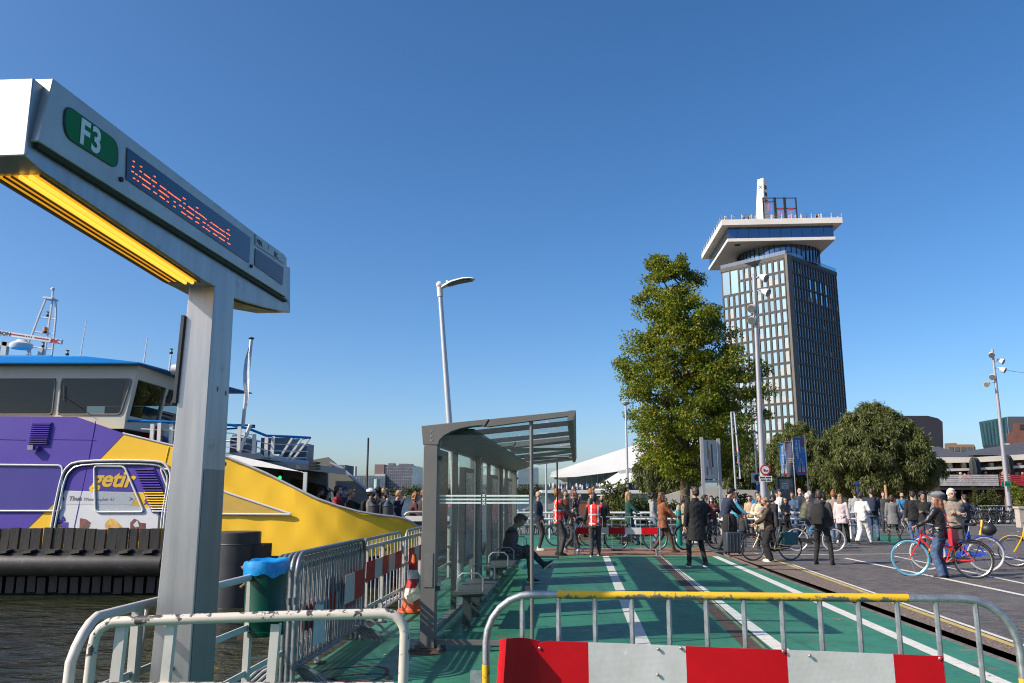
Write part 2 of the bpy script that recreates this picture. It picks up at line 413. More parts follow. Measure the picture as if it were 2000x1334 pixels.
setting('cycle_path', [(kp[0].x - 3, kp[0].y + .5), (kp[1].x + 25, kp[1].y + .5), (kp[1].x + 30, kp[1].y + 12), (kp[0].x - 3, kp[0].y + 10)], GR + .09, M('reddish_paving', (.20, .135, .115), .8, var=.15, vs=.6), thick=.5)
# rust ring stains on the near deck
rs = MB()
for cx, cy, rx, ry, wd in ((-1.47, 7.95, .34, .33, .035), (-1.35, 7.75, .28, .2, .03), (-.95, 9.05, .26, .22, .16), (1.2, 22.0, .3, .2, .2)):
    N = 40; ring = []
    for i in range(N):
        t = 2 * math.pi * i / N; k = 1 + .08 * math.sin(3 * t + cx)
        ring.append((cx + rx * k * math.cos(t), cy + ry * k * math.sin(t), .0035))
    wv = [wd * (.6 + .6 * abs(math.sin(1.7 * i))) for i in range(N)]
    for i in range(N):
        j = (i + 1) % N; c = Vector((cx, cy, .0035)); a = Vector(ring[i]); b2 = Vector(ring[j])
        rs.sheet([a, b2, b2 + (c - b2).normalized() * wv[j], a + (c - a).normalized() * wv[i]], M('rust_stain', (.15, .07, .04), .8, var=.4, vs=12))
rs.build('rust_stain', kind='structure')
# scattered litter flecks and leaves on the deck
fl = MB(); rr = random.Random(3)
for i in range(320):
    y = rr.uniform(6, 24); x = rr.uniform(dl(y) + .2, dr(y) + 2.5)
    z = .006 if x < dr(y) - .1 else (GR + .012 if x > dr(y) + .4 else -.25)
    s_ = rr.uniform(.006, .02); t = rr.uniform(0, 6.3)
    fl.sheet([(x + s_ * math.cos(t + k) * (1 + .5 * (k > 2)), y + s_ * math.sin(t + k), z) for k in (0, 1.4, 3, 4.6)], rr.choice([M('pale_fleck', (.5, .48, .42), .8), M('dry_leaf_fleck', (.28, .17, .05), .8), M('dark_fleck', (.03, .03, .03), .8)]))
fl.build('litter_flecks', kind='stuff')
# ------------------------------------------------------------------ metals and paints of the foreground
def mat_stainless(name, tone=.62, streak=(1, 1, .06), stains=.3, rough=.3):
    b = NB(name); co = b.coord('Object', streak); c0 = b.coord('Object')
    c = b.mix(b.ramp(b.noise(co, 9, 6, .7), [(.3, 0.), (.7, 1.)]), (tone * .82, tone * .82, tone * .83), (tone * 1.1, tone * 1.1, tone * 1.09))
    st = b.ramp(b.noise(c0, 4.5, 8, .72, .5), [(.60, 0.), (.72, stains)]); c = b.mix(st, c, (.30, .26, .22))
    sc_ = b.ramp(b.noise(b.coord('Object', (2, 2, .7), (.5, .3, .2)), 14, 9, .8, 1.5), [(.70, 0.), (.73, stains * 1.5)]); c = b.mix(sc_, c, (.75, .73, .70))
    r = b.math('MULTIPLY_ADD', b.noise(co, 14, 5, .7), .3); r.node.inputs[2].default_value = rough - .1
    r = b.math('ADD', r, b.math('MULTIPLY', st, .35))
    return b.done(b.bsdf(c, r, .92, b.bump(b.noise(c0, 1.6, 3), .10, .02), .5))
MATS['stainless'] = stainless = mat_stainless('brushed_stainless_steel', .40, rough=.36, stains=.6)
def mat_chipped(name, top, under, amt, rough=.45, metal_under=.0, scale=16, zbias=0):
    """paint with chips that show what is underneath; optional wear on upward faces"""
    b = NB(name); co = b.coord('Object'); n1 = b.noise(co, scale, 7, .68, .25); n2 = b.noise(co, 1.6, 3)
    k = b.math('ADD', n1, b.math('MULTIPLY', n2, .35))
    if zbias:
        g = b.n('NewGeometry'); sp = b.n('SeparateXYZ'); b.l(g.outputs['Normal'], sp.inputs[0])
        k = b.math('ADD', k, b.math('MULTIPLY', sp.outputs[2], zbias))
    m = b.ramp(k, [(amt, 0.), (amt + .018, 1.)])
    c = b.mix(m, b.mix(b.ramp(b.noise(co, 5, 4), [(.3, 0.), (.7, 1.)]), tuple(x * .88 for x in top), top), b.mix(b.noise(co, 25, 3), under, tuple(x * .5 for x in under)))
    p = b.bsdf(c, rough, b.math('MULTIPLY', m, metal_under), b.bump(b.math('SUBTRACT', 1.0, m), .35, .003)); return b.done(p)
galv = M('galvanised_steel_tube', (.42, .43, .44), .42, .75, .25, 18, .12, 60, dirt=.25, dirtcol=(.22, .2, .18), ds=9)
galv_dark = M('dull_galvanised_tube', (.22, .235, .25), .45, .6, .25, 14, .12, 60, dirt=.3, dirtcol=(.12, .115, .11), ds=7)
chip_white = mat_chipped('chipped_white_rail_paint', (.60, .54, .47), (.07, .062, .060), .735, zbias=.075)
white_rail = M('off_white_rail_paint', (.58, .54, .49), .45, 0, .1, 4, 0, dirt=.22, dirtcol=(.36, .26, .18), ds=11)
chip_yellow = mat_chipped('chipped_yellow_paint', (.72, .43, .02), (.25, .24, .22), .70, .45, .5, 26, zbias=-.13)
refl_red = M('red_reflective_sheet', (.47, .004, .010), .4, 0, .1, 4, .05, 300, spec=.25, dirt=.08, dirtcol=(.3, .05, .05), ds=8)
def mat_reflwhite():
    b = NB('white_reflective_sheet'); co = b.coord('Object')
    vo = b.n('TexVoronoi'); b.l(co, vo.inputs['Vector']); vo.inputs['Scale'].default_value = 190; vo.inputs['Randomness'].default_value = 0
    c = b.mix(b.ramp(vo.outputs['Distance'], [(.25, 0.), (.5, .5)]), (.62, .60, .59), (.45, .44, .44))
    s_ = b.ramp(b.noise(b.coord('Object', (3, 1, .9), (.2, .5, .1)), 9, 9, .85, 2.2), [(.60, 0.), (.63, .6)]); c = b.mix(s_, c, (.80, .80, .80)); c = b.mix(b.ramp(b.noise(b.coord('Object', (1.2, 1, 6), (.1, .3, .9)), 6, 9, .85, 2.5), [(.60, 0.), (.63, .5)]), c, (.30, .29, .28))
    d = b.ramp(b.noise(co, 3, 8, .75), [(.45, 0.), (.75, .6)]); c = b.mix(d, c, (.38, .35, .32))
    return b.done(b.bsdf(c, .38, .1, b.bump(vo.outputs['Distance'], .15, .002)))
refl_white = mat_reflwhite()
black_rubber = M('black_rubber', (.018, .018, .018), .65, 0, .3, 9, .2, 60)
bolt_mat = M('bolt_steel', (.35, .34, .32), .4, .8)

# ------------------------------------------------------------------ ferry departure sign: tapered steel post with a long display arm
SD = 4.9
sp0 = PY(420, 566, SD)
def onp(px, py, out=0.0):
    """point of the sign's right-hand side plane, moved out along its normal"""
    q = (sp0 + V * out); return PP(px, py, (q.x, q.y), (U.x, U.y))
base = Pz(372, 1334, .35); base.z = 0
base = Vector((sp0.x, sp0.y, 0)) - V * .1 + U * .12
sign = thing('departure_sign', 'brushed steel sign on a square post, F3 on green beside an orange dot display', 'information sign', base, -UA)
mb = MB()
zt = 2.95
bw, tw = .255, .172                       # width across at foot and head
def post_ring(z):
    k = z / zt; wv = bw + (tw - bw) * k; wu = .345 + (.285 - .345) * k
    r_ = sp0 + V * (.012 * (1 - k)); a = Vector((r_.x, r_.y, z)) - U * .0
    return [a - V * wv, a, a + U * wu, a + U * wu - V * wv]
lo_ring = post_ring(0); hi = post_ring(zt)
hi = [Vector((p.x, p.y, zt + (.06 if i in (2, 3) else 0))) for i, p in enumerate(hi)]
mb.add(lo_ring + hi, [(0, 1, 5, 4), (1, 2, 6, 5), (2, 3, 7, 6), (3, 0, 4, 7)], stainless); mb.build('post', sign, True, bevel=.006)
# access-door seam, screw and the edge trim of the post
mb = MB(); r5 = post_ring(2.2); r6 = post_ring(2.75)
mb.beam(r5[0] - V * .012 - U * .004, r6[0] - V * .012 - U * .004, .02, .03, M('dark_edge_trim', (.05, .055, .065), .5)); mb.build('edge_trim', sign, True)
mb = MB(); q = onp(345, 1238) ; rr5 = post_ring(.62)
c5 = (rr5[0] * .45 + rr5[1] * .55); c5.z = .66; mb.cyl(c5 - U * .02, c5 + U * .01, .013, bolt_mat, 8); mb.ell(c5 - U * .02, (.012, .012, .012), bolt_mat, 8, 6); mb.build('screw', sign, True)
mb = MB(); smm = M('scuffed_grime_mark', (.10, .095, .09), .7, 0, .4, 20)
for px, py in ((425, 760), (441, 768), (424, 822), (440, 826), (426, 850), (441, 855), (427, 905), (441, 906)):
    c = onp(px, py, .0035); ring = [c + U * (.012 * math.cos(t)) + Vector((0, 0, .018 * math.sin(t))) for t in [k * .9 for k in range(7)]]; mb.sheet(ring, smm)
mb.build('adhesive_spots', sign, True, kind='stuff')
mb = MB(); ra_, rb_ = post_ring(.05), post_ring(1.80); mb.prism([ra_[1] + U * .012 + V * .004, ra_[2] - U * .012 + V * .004, rb_[2] - U * .012 + V * .004, rb_[1] + U * .012 + V * .004], -V * .003, mat_stainless('brownish_cover_plate', .24, rough=.42, stains=.7)); mb.build('cover_plate', sign, True)
# arm body (a tray that curves up past the post)
DEP = .27
low = [(48.5, 303), (79, 331), (170, 393), (250, 447.5), (340, 508), (400, 549), (424, 562), (457, 582), (480, 590), (515, 600), (567, 611)]
upl = [(560, 581), (480, 531), (400, 481), (320, 431), (240, 380), (160, 329.5), (73, 276)]
poly = [onp(*p) for p in low] + [onp(566, 590)] + [onp(*p) for p in upl]
mb = MB(); mb.prism(poly, -V * DEP, stainless); mb.build('arm_body', sign, True, bevel=.004)
mb = MB()                                   # the two end uprights that hold the display box
e = [onp(48.5, 303), onp(73, 276), onp(78, 215), onp(82, 160), onp(65, 153)]
tpz = onp(65, 152); q1 = e[1] + U * .02; mb.prism([e[0], q1, Vector((q1.x, q1.y, tpz.z - .002)), tpz], -V * DEP, stainless); mb.build('end_upright', sign, True, bevel=.004)
mb = MB(); f = [onp(557.5, 582), onp(567, 611), onp(567, 523), onp(561, 517)]; mb.prism([f[0], f[1], f[2], onp(557.5, 519)], -V * DEP, stainless); mb.build('end_upright', sign, True, bevel=.004)
OUT = .035
pan = [onp(75, 275, OUT), onp(560, 581, OUT), onp(560, 503, OUT), onp(104, 153, OUT)]
pan[3] = pan[0] + (pan[3] - pan[0]).project(Vector((0, 0, 1))) + (pan[3] - pan[0]).project(U) * 1.0
panel_grey = M('satin_grey_aluminium_panel', (.44, .44, .45), .42, .35, .10, 3, 0, dirt=.12, dirtcol=(.2, .19, .18), ds=7)
mb = MB(); mb.prism(pan, -V * (DEP + .02), panel_grey); mb.build('display_box', sign, True, bevel=.003)
mb = MB(); a, c = onp(76, 279, OUT - .012), onp(560, 585, OUT - .012)
mb.prism([a, c, c + Vector((0, 0, -.022)), a + Vector((0, 0, -.022))], -V * .10, M('dark_gap_seal', (.03, .027, .022), .8)); mb.build('gap_seal', sign, True)  # dark strip paints the shadow gap under the display box
# printed green plate, displays and lamps: thin sheets on the panel front
def pan_pts(pts, d): return [onp(x, y, OUT + d) for x, y in pts]
def plate(name, pts, d, mat, rad=0, par=None):
    q = pan_pts(pts, d)
    if rad: q = rpoly(q, rad, 6)
    m_ = MB(); m_.prism(q, -V * .003, mat); return m_.build(name, par or sign, True)
gp = [(126, 200), (232, 277.5), (231, 333), (125, 266)]
def quad_scale(q, s_):
    cx = sum(p[0] for p in q) / 4; cy = sum(p[1] for p in q) / 4
    return [(cx + (x - cx) * s_, cy + (y - cy) * s_) for x, y in q]
gplate = plate('route_plate', gp, .006, M('dark_plate_rim', (.012, .02, .03), .4), .075)
gface = plate('route_plate_face', quad_scale(gp, .955), .0075, M('route_green', (.0, .16, .045), .5, 0, .05, spec=.2), .07, gplate)
lw = M('white_letter_film', (.74, .76, .78), .4, 0, .05)
o_ = onp(154, 276, OUT + .0095); tx = onp(202, 307, OUT + .0095) - o_
text('F3', .165, lw, gplate, ROOTM[sign.name].inverted() @ basis(o_, tx, (0, 0, 1)), 'route_number', bold=.0045, spacing=1.1, depth=.001)
blue_led = M('dark_blue_display_glass', (.012, .022, .065), .18, 0, .2, 2, coat=.4)
grey_led = M('grey_blue_display_glass', (.06, .075, .13), .3, 0, .15, 2)
d1 = plate('display_window', [(249, 288), (489.5, 464.5), (487, 514), (247, 350)], .006, blue_led)
d2 = plate('display_window', [(499, 485), (554, 523), (552, 557), (498, 518)], .006, grey_led)
plate('caption_strip', [(499.5, 457), (556, 498), (555.5, 515), (499, 478)], .0065, M('pale_caption_film', (.42, .46, .52), .4))
dark_ink = M('black_ink', (.015, .015, .018), .5)
for s_, p1, p2, sz in (('MIN.', (501.5, 475), (522, 489.5), .055), ('/', (524, 487), (530, 491), .045), ('SEC.', (535, 499.5), (553, 512), .055)):
    o_ = onp(*p1, OUT + .0085); tx = onp(*p2, OUT + .0085) - o_
    text(s_, sz, dark_ink, sign, ROOTM[sign.name].inverted() @ basis(o_, tx, (0, 0, 1)), 'lettering', bold=0, spacing=.95, depth=.0005)
led = emitter('orange_led', (1.0, .14, .04), 1.5)
dash = [(78,138,92,146),(73,178,88,186),(133,178,148,186),(68,216,85,225),(130,214,146,223),(97,236,112,245),(125,255,140,264),(80,267,95,276),(110,287,124,296),(163,238,210,272),(147,270,213,316),(150,315,210,355),(238,253,252,262),(222,282,260,308),(232,329,245,337),(236,374,262,391),(285,327,333,361),(276,361,338,404),(340,408,353,416),(284,406,321,433),(345,371,391,406),(338,446,352,455),(395,408,446,444),(391,447,405,455),(389,483,404,492),(460,419,482,433),(466,460,480,468),(433,475,452,487),(463,496,477,504),(449,527,485,551),(502,485,545,516),(490,517,546,556),(498,560,533,584),(563,493,578,501),(553,522,577,540),(582,541,628,574),(560,568,573,576),(575,574,588,583),(556,601,568,608),(570,607,584,617),(630,579,643,587),(614,605,634,616),(650,627,662,635),(613,640,626,648),(636,655,648,662),(652,668,668,678),(672,608,684,614),(690,619,732,648),(668,644,737,690),(693,692,724,713),(740,655,780,683),(742,690,787,721),(737,722,780,751),(803,662,816,670),(793,688,823,709),(800,730,812,737),(803,765,824,778)]
mb = MB()
for x0, y0, x1, y1 in dash:
    a = onp(240 + x0 / 3.924, 280 + y0 / 3.924, OUT + .0085); c = onp(240 + x1 / 3.924, 280 + y1 / 3.924, OUT + .0085)
    mb.prism([a, c, c + Vector((0, 0, .0048)), a + Vector((0, 0, .0048))], -V * .0015, led)
mb.build('lit_dots', d1, True, kind='stuff')
mb = MB()
for px, py in ((237, 350.5), (491, 520)):
    c = onp(px, py, OUT + .006); mb = MB(); mb.cyl(c - V * .005, c + V * .006, .0125, black_rubber, 12); mb.build('light_sensor', sign, True)
# lit strip under the arm and the unlit peeling one beyond the post
def under(px, py, d, dz=-.004):
    p = onp(px, py); return p - V * d + Vector((0, 0, dz))
lampm = emitter('amber_strip_lamp', (1.0, .40, .02), .55); lamph = emitter('amber_tube_lamp', (1.0, .56, .06), 1.0)
mb = MB()
edge = [(90, 339), (170, 393.5), (250, 448), (340, 508.5), (398, 548)]
for i in range(len(edge) - 1):
    a, c = edge[i], edge[i + 1]
    mb.add([under(*a, .035), under(*c, .035), under(*c, .225), under(*a, .225)], [(0, 1, 2, 3)], lampm)
lt = mb.build('lamp_tray', sign, True)
mb = MB()
for d in (.07, .115):
    mb.tube([under(*p, d, -.012) for p in edge], .011, lamph, 6)
mb.build('lamp_tube', lt, True)
mb = MB()
for d in (.025, .155, .19, .232): mb.tube([under(*p, d, -.008) for p in edge], .006, M('dark_brass_trim', (.09, .06, .02), .45, .4), 5)
mb.build('lamp_trim', lt, True)
mb = MB(); ed2 = [(463, 585.5), (480, 591), (515, 601), (556, 609)]
for i in range(3): mb.add([under(*ed2[i], .03), under(*ed2[i + 1], .03), under(*ed2[i + 1], .24), under(*ed2[i], .24)], [(0, 1, 2, 3)], M('peeling_orange_soffit', (.42, .25, .12), .6, 0, .35, 9, dirt=.4, dirtcol=(.7, .62, .52), ds=8))
mb.build('soffit_panel', sign, True)

# ------------------------------------------------------------------ white guard rails round the sign
def er(y): return -2.25 + .0798 * (y - 4.42)              # line of the rail along the water's edge
rail1 = thing('edge_railing', 'off-white tube railing along the water edge, running away behind the steel post', 'railing', (er(5), 5, 0))
mb = MB()
path = [Vector((er(4.42) - .035, 4.36, .0)), Vector((er(4.42) - .02, 4.36, .80))] + [Vector((er(4.42), 4.42, 1.0)) + Vector((-.02, -.06, -.2)) * (1 - math.sin(t)) + Vector((0, .16, 0)) * (1 - math.cos(t)) for t in (.35, .7, 1.05, 1.4)] + [Vector((er(y), y, 1.0)) for y in (4.9, 6, 8, 10, 12, 14, 16, 18)]
mb.tube(path, .027, white_rail, 12); mb.build('top_rail', rail1, True)
mb = MB()
for z in (.62, .28): mb.beam((er(4.5), 4.5, z), (er(18), 18, z), .012, .045, white_rail)
mb.build('mid_rail', rail1, True)
for y in (4.95, 6.62, 8.4, 10.2, 11.0, 12.3, 13.6, 15, 16.6, 18):
    mb = MB(); mb.bx(er(y) - .022, er(y) + .022, y - .035, y + .035, 0, .985, white_rail); mb.bx(er(y) - .05, er(y) + .07, y - .06, y + .06, .001, .016, steel_dark)
    mb.cyl((er(y), y - .04, .62), (er(y), y - .048, .62), .014, bolt_mat, 6); mb.build('post', rail1, True)
mb = MB(); mb.tube([(er(5.05), 5.05, .98), (er(4.9) + .02, 4.95, .5), (er(4.8) + .03, 4.86, 0)], .014, white_rail, 8); mb.build('stay', rail1, True)
YR = 4.32
rail2 = thing('front_railing', 'chipped white hoop railing across the pen in front of the steel sign post', 'railing', (-1.35, YR, 0))
mb = MB(); zl, zr = 1.005, 1.045
pth = [Vector((-2.165, YR, 0)), Vector((-2.145, YR, .88))] + [Vector((-2.03, YR, zl)) + Vector((-.115 * math.cos(t), 0, -.115 * (1 - math.sin(t)))) for t in (.4, .8, 1.2, 1.5)] + [Vector((-1.6, YR, zl + .015)), Vector((-1.1, YR, zr - .01)), Vector((-.66, YR, zr))] + [Vector((-.65, YR, zr)) + Vector((.10 * math.sin(t), 0, -.10 * (1 - math.cos(t)))) for t in (.4, .8, 1.2, 1.57)] + [Vector((-.555, YR, .5)), Vector((-.57, YR, 0))]
mb.tube(pth, .026, chip_white, 14); mb.build('hoop', rail2, True)
mb = MB(); mb.beam((-2.1, YR, .70), (-.60, YR, .70), .022, .022, chip_white); mb.build('mid_rail', rail2, True)
for x, wd in ((-2.03, .05), (-1.775, .045), (-1.235, .045)):
    mb = MB(); mb.beam((x - .02, YR + .015, 0), (x + .015, YR + .015, .99), wd, .012, white_rail, (0, 1, 0)); mb.beam((x + wd / 2 - .026, YR + .036, 0), (x + wd / 2 + .009, YR + .036, .99), .008, .04, white_rail, (0, 1, 0)); mb.build('post', rail2, True)

# ------------------------------------------------------------------ crowd barriers
def barrier(label, p0, p1, h=1.1, nbar=14, tube_m=None, boards=None, board_z=(.62, .86), yellow=False, group='tube crowd barriers', feet=True, lean=0, board_side=-1, rtop=.16, tr=.021):
    """hoop of tube between p0 and p1 (ground points) with bars, feet and an optional striped board"""
    p0 = Vector((*p0[:2], 0)); p1 = Vector((*p1[:2], 0)); L = (p1 - p0).length; d = (p1 - p0).normalized(); rz = math.atan2(d.y, d.x)
    t = thing('crowd_barrier', label, 'crowd barrier', (p0 + p1) / 2, rz, group); tm = tube_m or galv
    z0 = .16; x0, x1 = -L / 2, L / 2
    mb = MB()
    pts = [Vector((x0, 0, 0 if feet else z0)), Vector((x0, 0, h - rtop))] + arc((x0 + rtop, 0, h - rtop), rtop, 180, 90, 6)[1:] + arc((x1 - rtop, 0, h - rtop), rtop, 90, 0, 6) + [Vector((x1, 0, 0 if feet else z0))]
    mb.tube(pts, tr, tm, 12); mb.cyl((x0, 0, z0), (x1, 0, z0), tr * .8, tm, 8)
    mb.build('frame', t)
    if yellow:
        mb = MB(); mb.cyl((x0 + rtop + .12, 0, h), (x1 - rtop - .25, 0, h), tr + .0015, chip_yellow, 14); mb.cyl((x0, 0, .05), (x0, 0, h - rtop - .1), tr + .0015, chip_yellow, 12); mb.cyl((x1, 0, .05), (x1, 0, h - rtop - .12), tr + .0015, chip_yellow, 12); mb.build('painted_sleeve', t)
    me = None
    for i in range(nbar):
        x = x0 + L * (i + 1) / (nbar + 1)
        if me is None:
            mb = MB(); mb.cyl((0, 0, z0), (0, 0, h - .002), tr * .45 if not yellow else .0125, tm if not yellow else galv, 7); me = mb.mesh('bar')
        place('bar', me, t, loc=(x, 0, 0))
    if boards:
        n = len(boards); bx0 = boards[0][1]
        for cm, a, c, *ex in boards:
            mb = MB(); za, zb = board_z; y0 = board_side * (tr + .012)
            N = 6
            top = [Vector((a + (c - a) * i / N, y0 + .008 * math.sin(2.3 * (a + (c - a) * i / N)) * 1.0, zb)) for i in range(N + 1)]
            bot = [Vector((p.x, p.y * 1.0 + .002 * math.sin(p.x * 5), za)) for p in top]
            vs = top + bot + [p + Vector((0, .004, 0)) for p in top + bot]; k = N + 1
            fs = []
            for i in range(N):
                fs += [(i, i + 1, k + i + 1, k + i), (2 * k + i, 3 * k + i, 3 * k + i + 1, 2 * k + i + 1), (i, 2 * k + i, 2 * k + i + 1, i + 1), (k + i, k + i + 1, 3 * k + i + 1, 3 * k + i)]
            fs += [(0, k, 3 * k, 2 * k), (N, 2 * k + N, 3 * k + N, k + N)]
            mb.add(vs, fs, cm); mb.build('striped_board', t, label='red reflective panel' if cm is refl_red else 'white reflective panel')
    if feet:
        for x in (x0 + .12, x1 - .12):
            mb = MB(); mb.tube([(x, -.30, .012), (x, -.2, .10), (x, -.08, z0), (x, .08, z0), (x, .2, .10), (x, .30, .012)], tr * .8, tm, 7); mb.build('foot', t)
    mb = MB(); mb.bx(x0 - .075, x0 - tr, -.01, .01, h - .42, h - .36, tm); mb.build('coupling', t); mb = MB(); mb.tube([(x1 + tr, 0, h - .3), (x1 + .06, 0, h - .3), (x1 + .06, 0, h - .2)], .008, tm, 6); mb.build('coupling', t)
    return t
def stripes(cols, x0, x1):
    L = (x1 - x0) / len(cols); return [(refl_red if c == 'r' else refl_white, x0 + L * i, x0 + L * (i + 1)) for i, c in enumerate(cols)]
FB0, FB1 = Vector((-.127, 4.13, 0)), Vector((2.355, 3.92, 0))
fb = barrier('nearest barrier, galvanised with a worn yellow top rail and a big red and white board', FB0, FB1, 1.165, 13, galv, None, yellow=True, group=None, rtop=.23, tr=.0182)
L = (FB1 - FB0).length; yb = -.036
def near_board(px0, px1, cm, lab):
    mb = MB(); N = 6; vs = []
    for i in range(N + 1):
        px = px0 + (px1 - px0) * i / N
        sag = 1233 + (px - 1052) * .0385
        a = PP(px, sag + 18, (FB0.x, FB0.y - .04), tuple((FB1 - FB0)[:2])); wob = .004 * math.sin(px / 60.)
        zt_ = a.z - .012 * (px < 1060); vs.append((Vector((a.x, a.y + wob, zt_)), Vector((a.x, a.y + wob, zt_ - .27))))
    P = [p for pr in vs for p in pr] + [p + Vector((0, .006, 0)) for pr in vs for p in pr]; k = 2 * (N + 1); fs = []
    for i in range(N):
        a = 2 * i; fs += [(a, a + 1, a + 3, a + 2), (k + a, k + a + 2, k + a + 3, k + a + 1), (a, a + 2, k + a + 2, k + a), (a + 1, k + a + 1, k + a + 3, a + 3)]
    fs += [(0, k, k + 1, 1), (2 * N, 2 * N + 1, k + 2 * N + 1, k + 2 * N)]
    mb.add(P, fs, cm); return mb.build('striped_board', fb, True, label=lab)
near_board(1052, 1149, refl_red, 'red reflective panel'); near_board(1149, 1339, refl_white, 'scratched white reflective panel'); near_board(1339, 1537, refl_red, 'red reflective panel')
near_board(1537, 1744, refl_white, 'scratched white reflective panel'); near_board(1744, 1841, refl_red, 'red reflective panel')
# the left end of the board is bent forward
mb = MB(); A = PP(1052, 1251.5, (FB0.x, FB0.y - .04), tuple((FB1 - FB0)[:2])); dirb = (FB1 - FB0).normalized()
prof = [(0, 0, 0), (-.05, -.012, .012), (-.10, -.05, .022), (-.135, -.10, .026), (-.155, -.125, .030), (-.17, -.12, .025), (-.185, -.085, .02)]
vs = []
for dx, dy, dz in prof:
    q = A + dirb * dx + Vector((0, dy, dz)); vs += [q, q + Vector((dx * .12, -.01, -.27 + dz * .2))]
n_ = len(prof); vs += [p + Vector((0.002, .006, 0)) for p in vs]; k = 2 * n_; fs = []
for i in range(n_ - 1):
    a = 2 * i; fs += [(a, a + 2, a + 3, a + 1), (k + a, k + a + 1, k + a + 3, k + a + 2), (a, k + a, k + a + 2, a + 2), (a + 1, a + 3, k + a + 3, k + a + 1)]
fs += [(2 * n_ - 2, k + 2 * n_ - 2, k + 2 * n_ - 1, 2 * n_ - 1)]
mb.add(vs, fs, refl_red); mb.build('bent_board_end', fb, True, label='red board end bent forward')
mb = MB()
for px, py in ((1054, 1266), (1286, 1268), (1285, 1318), (1330, 1266), (1530, 1272), (1582, 1281), (1836, 1286)):
    c = PP(px, py, (FB0.x, FB0.y - .047), tuple((FB1 - FB0)[:2])); mb.ell(c, (.008, .006, .008), bolt_mat, 8, 6)
mb.build('rivets', fb, True, kind='stuff')
# stack of barriers leaning together along the edge
for i in range(5):
    ox = i * .062
    a = Vector((-2.14 + ox, 7.52 - .05 * i, 0)); c = Vector((-1.985 + ox, 9.86 - .03 * i, 0))
    bd = None; lab = ['innermost grey tube barrier of the stack, against the railing', 'second grey tube barrier from the railing in the tight stack', 'middle grey tube barrier of the tight stack', 'fourth grey tube barrier from the railing, with a faded striped board', 'outermost grey tube barrier of the stack, facing the shelter'][i]
    if i == 3: bd = stripes('rwrwr', -.95, .95)
    if i == 4: bd = stripes('wr', .30, 1.12)
    if i == 2: bd = stripes('rwr', -.2, 1.1)
    barrier(lab, a, c, 1.08 + .012 * i, 18, galv_dark, bd, [(.42, .64), (.42, .64), (.60, .82), (.42, .64), (.50, .80)][i], group='stacked crowd barriers', board_side=-1)
mb = MB(); mb.cyl((-2.05, 7.42, .02), (-2.05, 7.42, .98), .016, chip_yellow, 8)
tag(mb.build('yellow_pole'), 'thin yellow painted pole standing at the near end of the barrier stack', 'pole')
mb = MB(); a = Vector((-1.80, 7.62, .30))
mb.add([a, a + Vector((.07, .16, .02)), a + Vector((.04, .13, .34)), a + Vector((0, .02, .36)), a + Vector((.012, .02, 0)), a + Vector((.08, .18, .02)), a + Vector((.05, .15, .34)), a + Vector((.012, .04, .36))], [(0, 1, 2, 3), (7, 6, 5, 4), (0, 4, 5, 1), (1, 5, 6, 2), (2, 6, 7, 3), (3, 7, 4, 0)], M('grey_white_plastic_scrap', (.55, .54, .5), .5))
tag(mb.build('torn_sheet'), 'torn grey-white plastic sheet hanging in the barrier stack', 'plastic sheet')
barrier('tube barrier with a red and white board along the edge, beyond the stack', (-1.80, 10.02), (-1.64, 12.2), 1.1, 9, galv, stripes('rwrwr', -1.06, 1.02), (.60, .84), group=None, board_side=-1)
barrier('tube barrier with a striped board along the edge, behind the traffic cone', (-1.60, 12.45), (-1.44, 14.7), 1.1, 9, galv, stripes('rwrwr', -1.05, 1.05), (.60, .84), group=None, board_side=-1)
fbq = barrier('low tube barrier with a red and white board in front of the queue', (1.74, 22.95), (4.06, 22.62), 1.02, 8, galv, stripes('rwrwr', -1.12, 1.12), (.56, .74), group=None, board_side=-1, yellow=False)
# litter bin strapped to the rail
bc = Vector((-1.985, 6.72, .215))
binn = thing('litter_bin', 'dark green round litter bin with a blue bag over its rim, strapped to the railing', 'litter bin', bc)
gbin = M('dark_green_bin_enamel', (.0, .048, .030), .35, 0, .12, 3, spec=.3, dirt=.08, ds=6)
mb = MB(); mb.lathe([(.150, .34), (.160, .335), (.161, .37), (.154, .375), (.156, .44), (.160, .445), (.160, .452), (.157, .457), (.163, .86), (.168, .865), (.168, .882), (.155, .885)], (0, 0, 0), gbin, 28); mb.build('drum', binn)
mb = MB(); prof = []
bagm = M('blue_plastic_bag', (.01, .25, .62), .3, 0, .2, 9, .35, 25, coat=.3)
N = 36; rings = []
for j, (r_, z) in enumerate(((.173, .80), (.178, .84), (.182, .875), (.176, .905), (.155, .915), (.11, .885), (.03, .84))):
    ring = []
    for k in range(N):
        t = 2 * math.pi * k / N; wob = .005 * math.sin(9 * t + j) + .004 * math.sin(17 * t + 2 * j); dz = (.016 * math.sin(3 * t + .7) + .010 * math.sin(8 * t)) * (1.3 if j == 0 else .35) + .022 * math.cos(t - .3) * (.4 if j else 1)
        ring.append((math.cos(t) * (r_ + wob), math.sin(t) * (r_ + wob), z + dz))
    rings += ring
fs = [(j * N + k, j * N + (k + 1) % N, (j + 1) * N + (k + 1) % N, (j + 1) * N + k) for j in range(6) for k in range(N)] + [tuple(6 * N + k for k in range(N))]
mb.add(rings, fs, bagm); mb.build('bin_bag', binn)
mb = MB(); mb.tube([(-.19, -.03, .86), (-.15, -.05, .83), (-.15, -.05, .73), (-.19, -.03, .70)], .014, M('rusty_clamp', (.2, .13, .09), .6, .5, .3, 20), 8); mb.bx(-.20, -.13, -.03, .03, .30, .38, steel_dark); mb.build('clamp', binn)
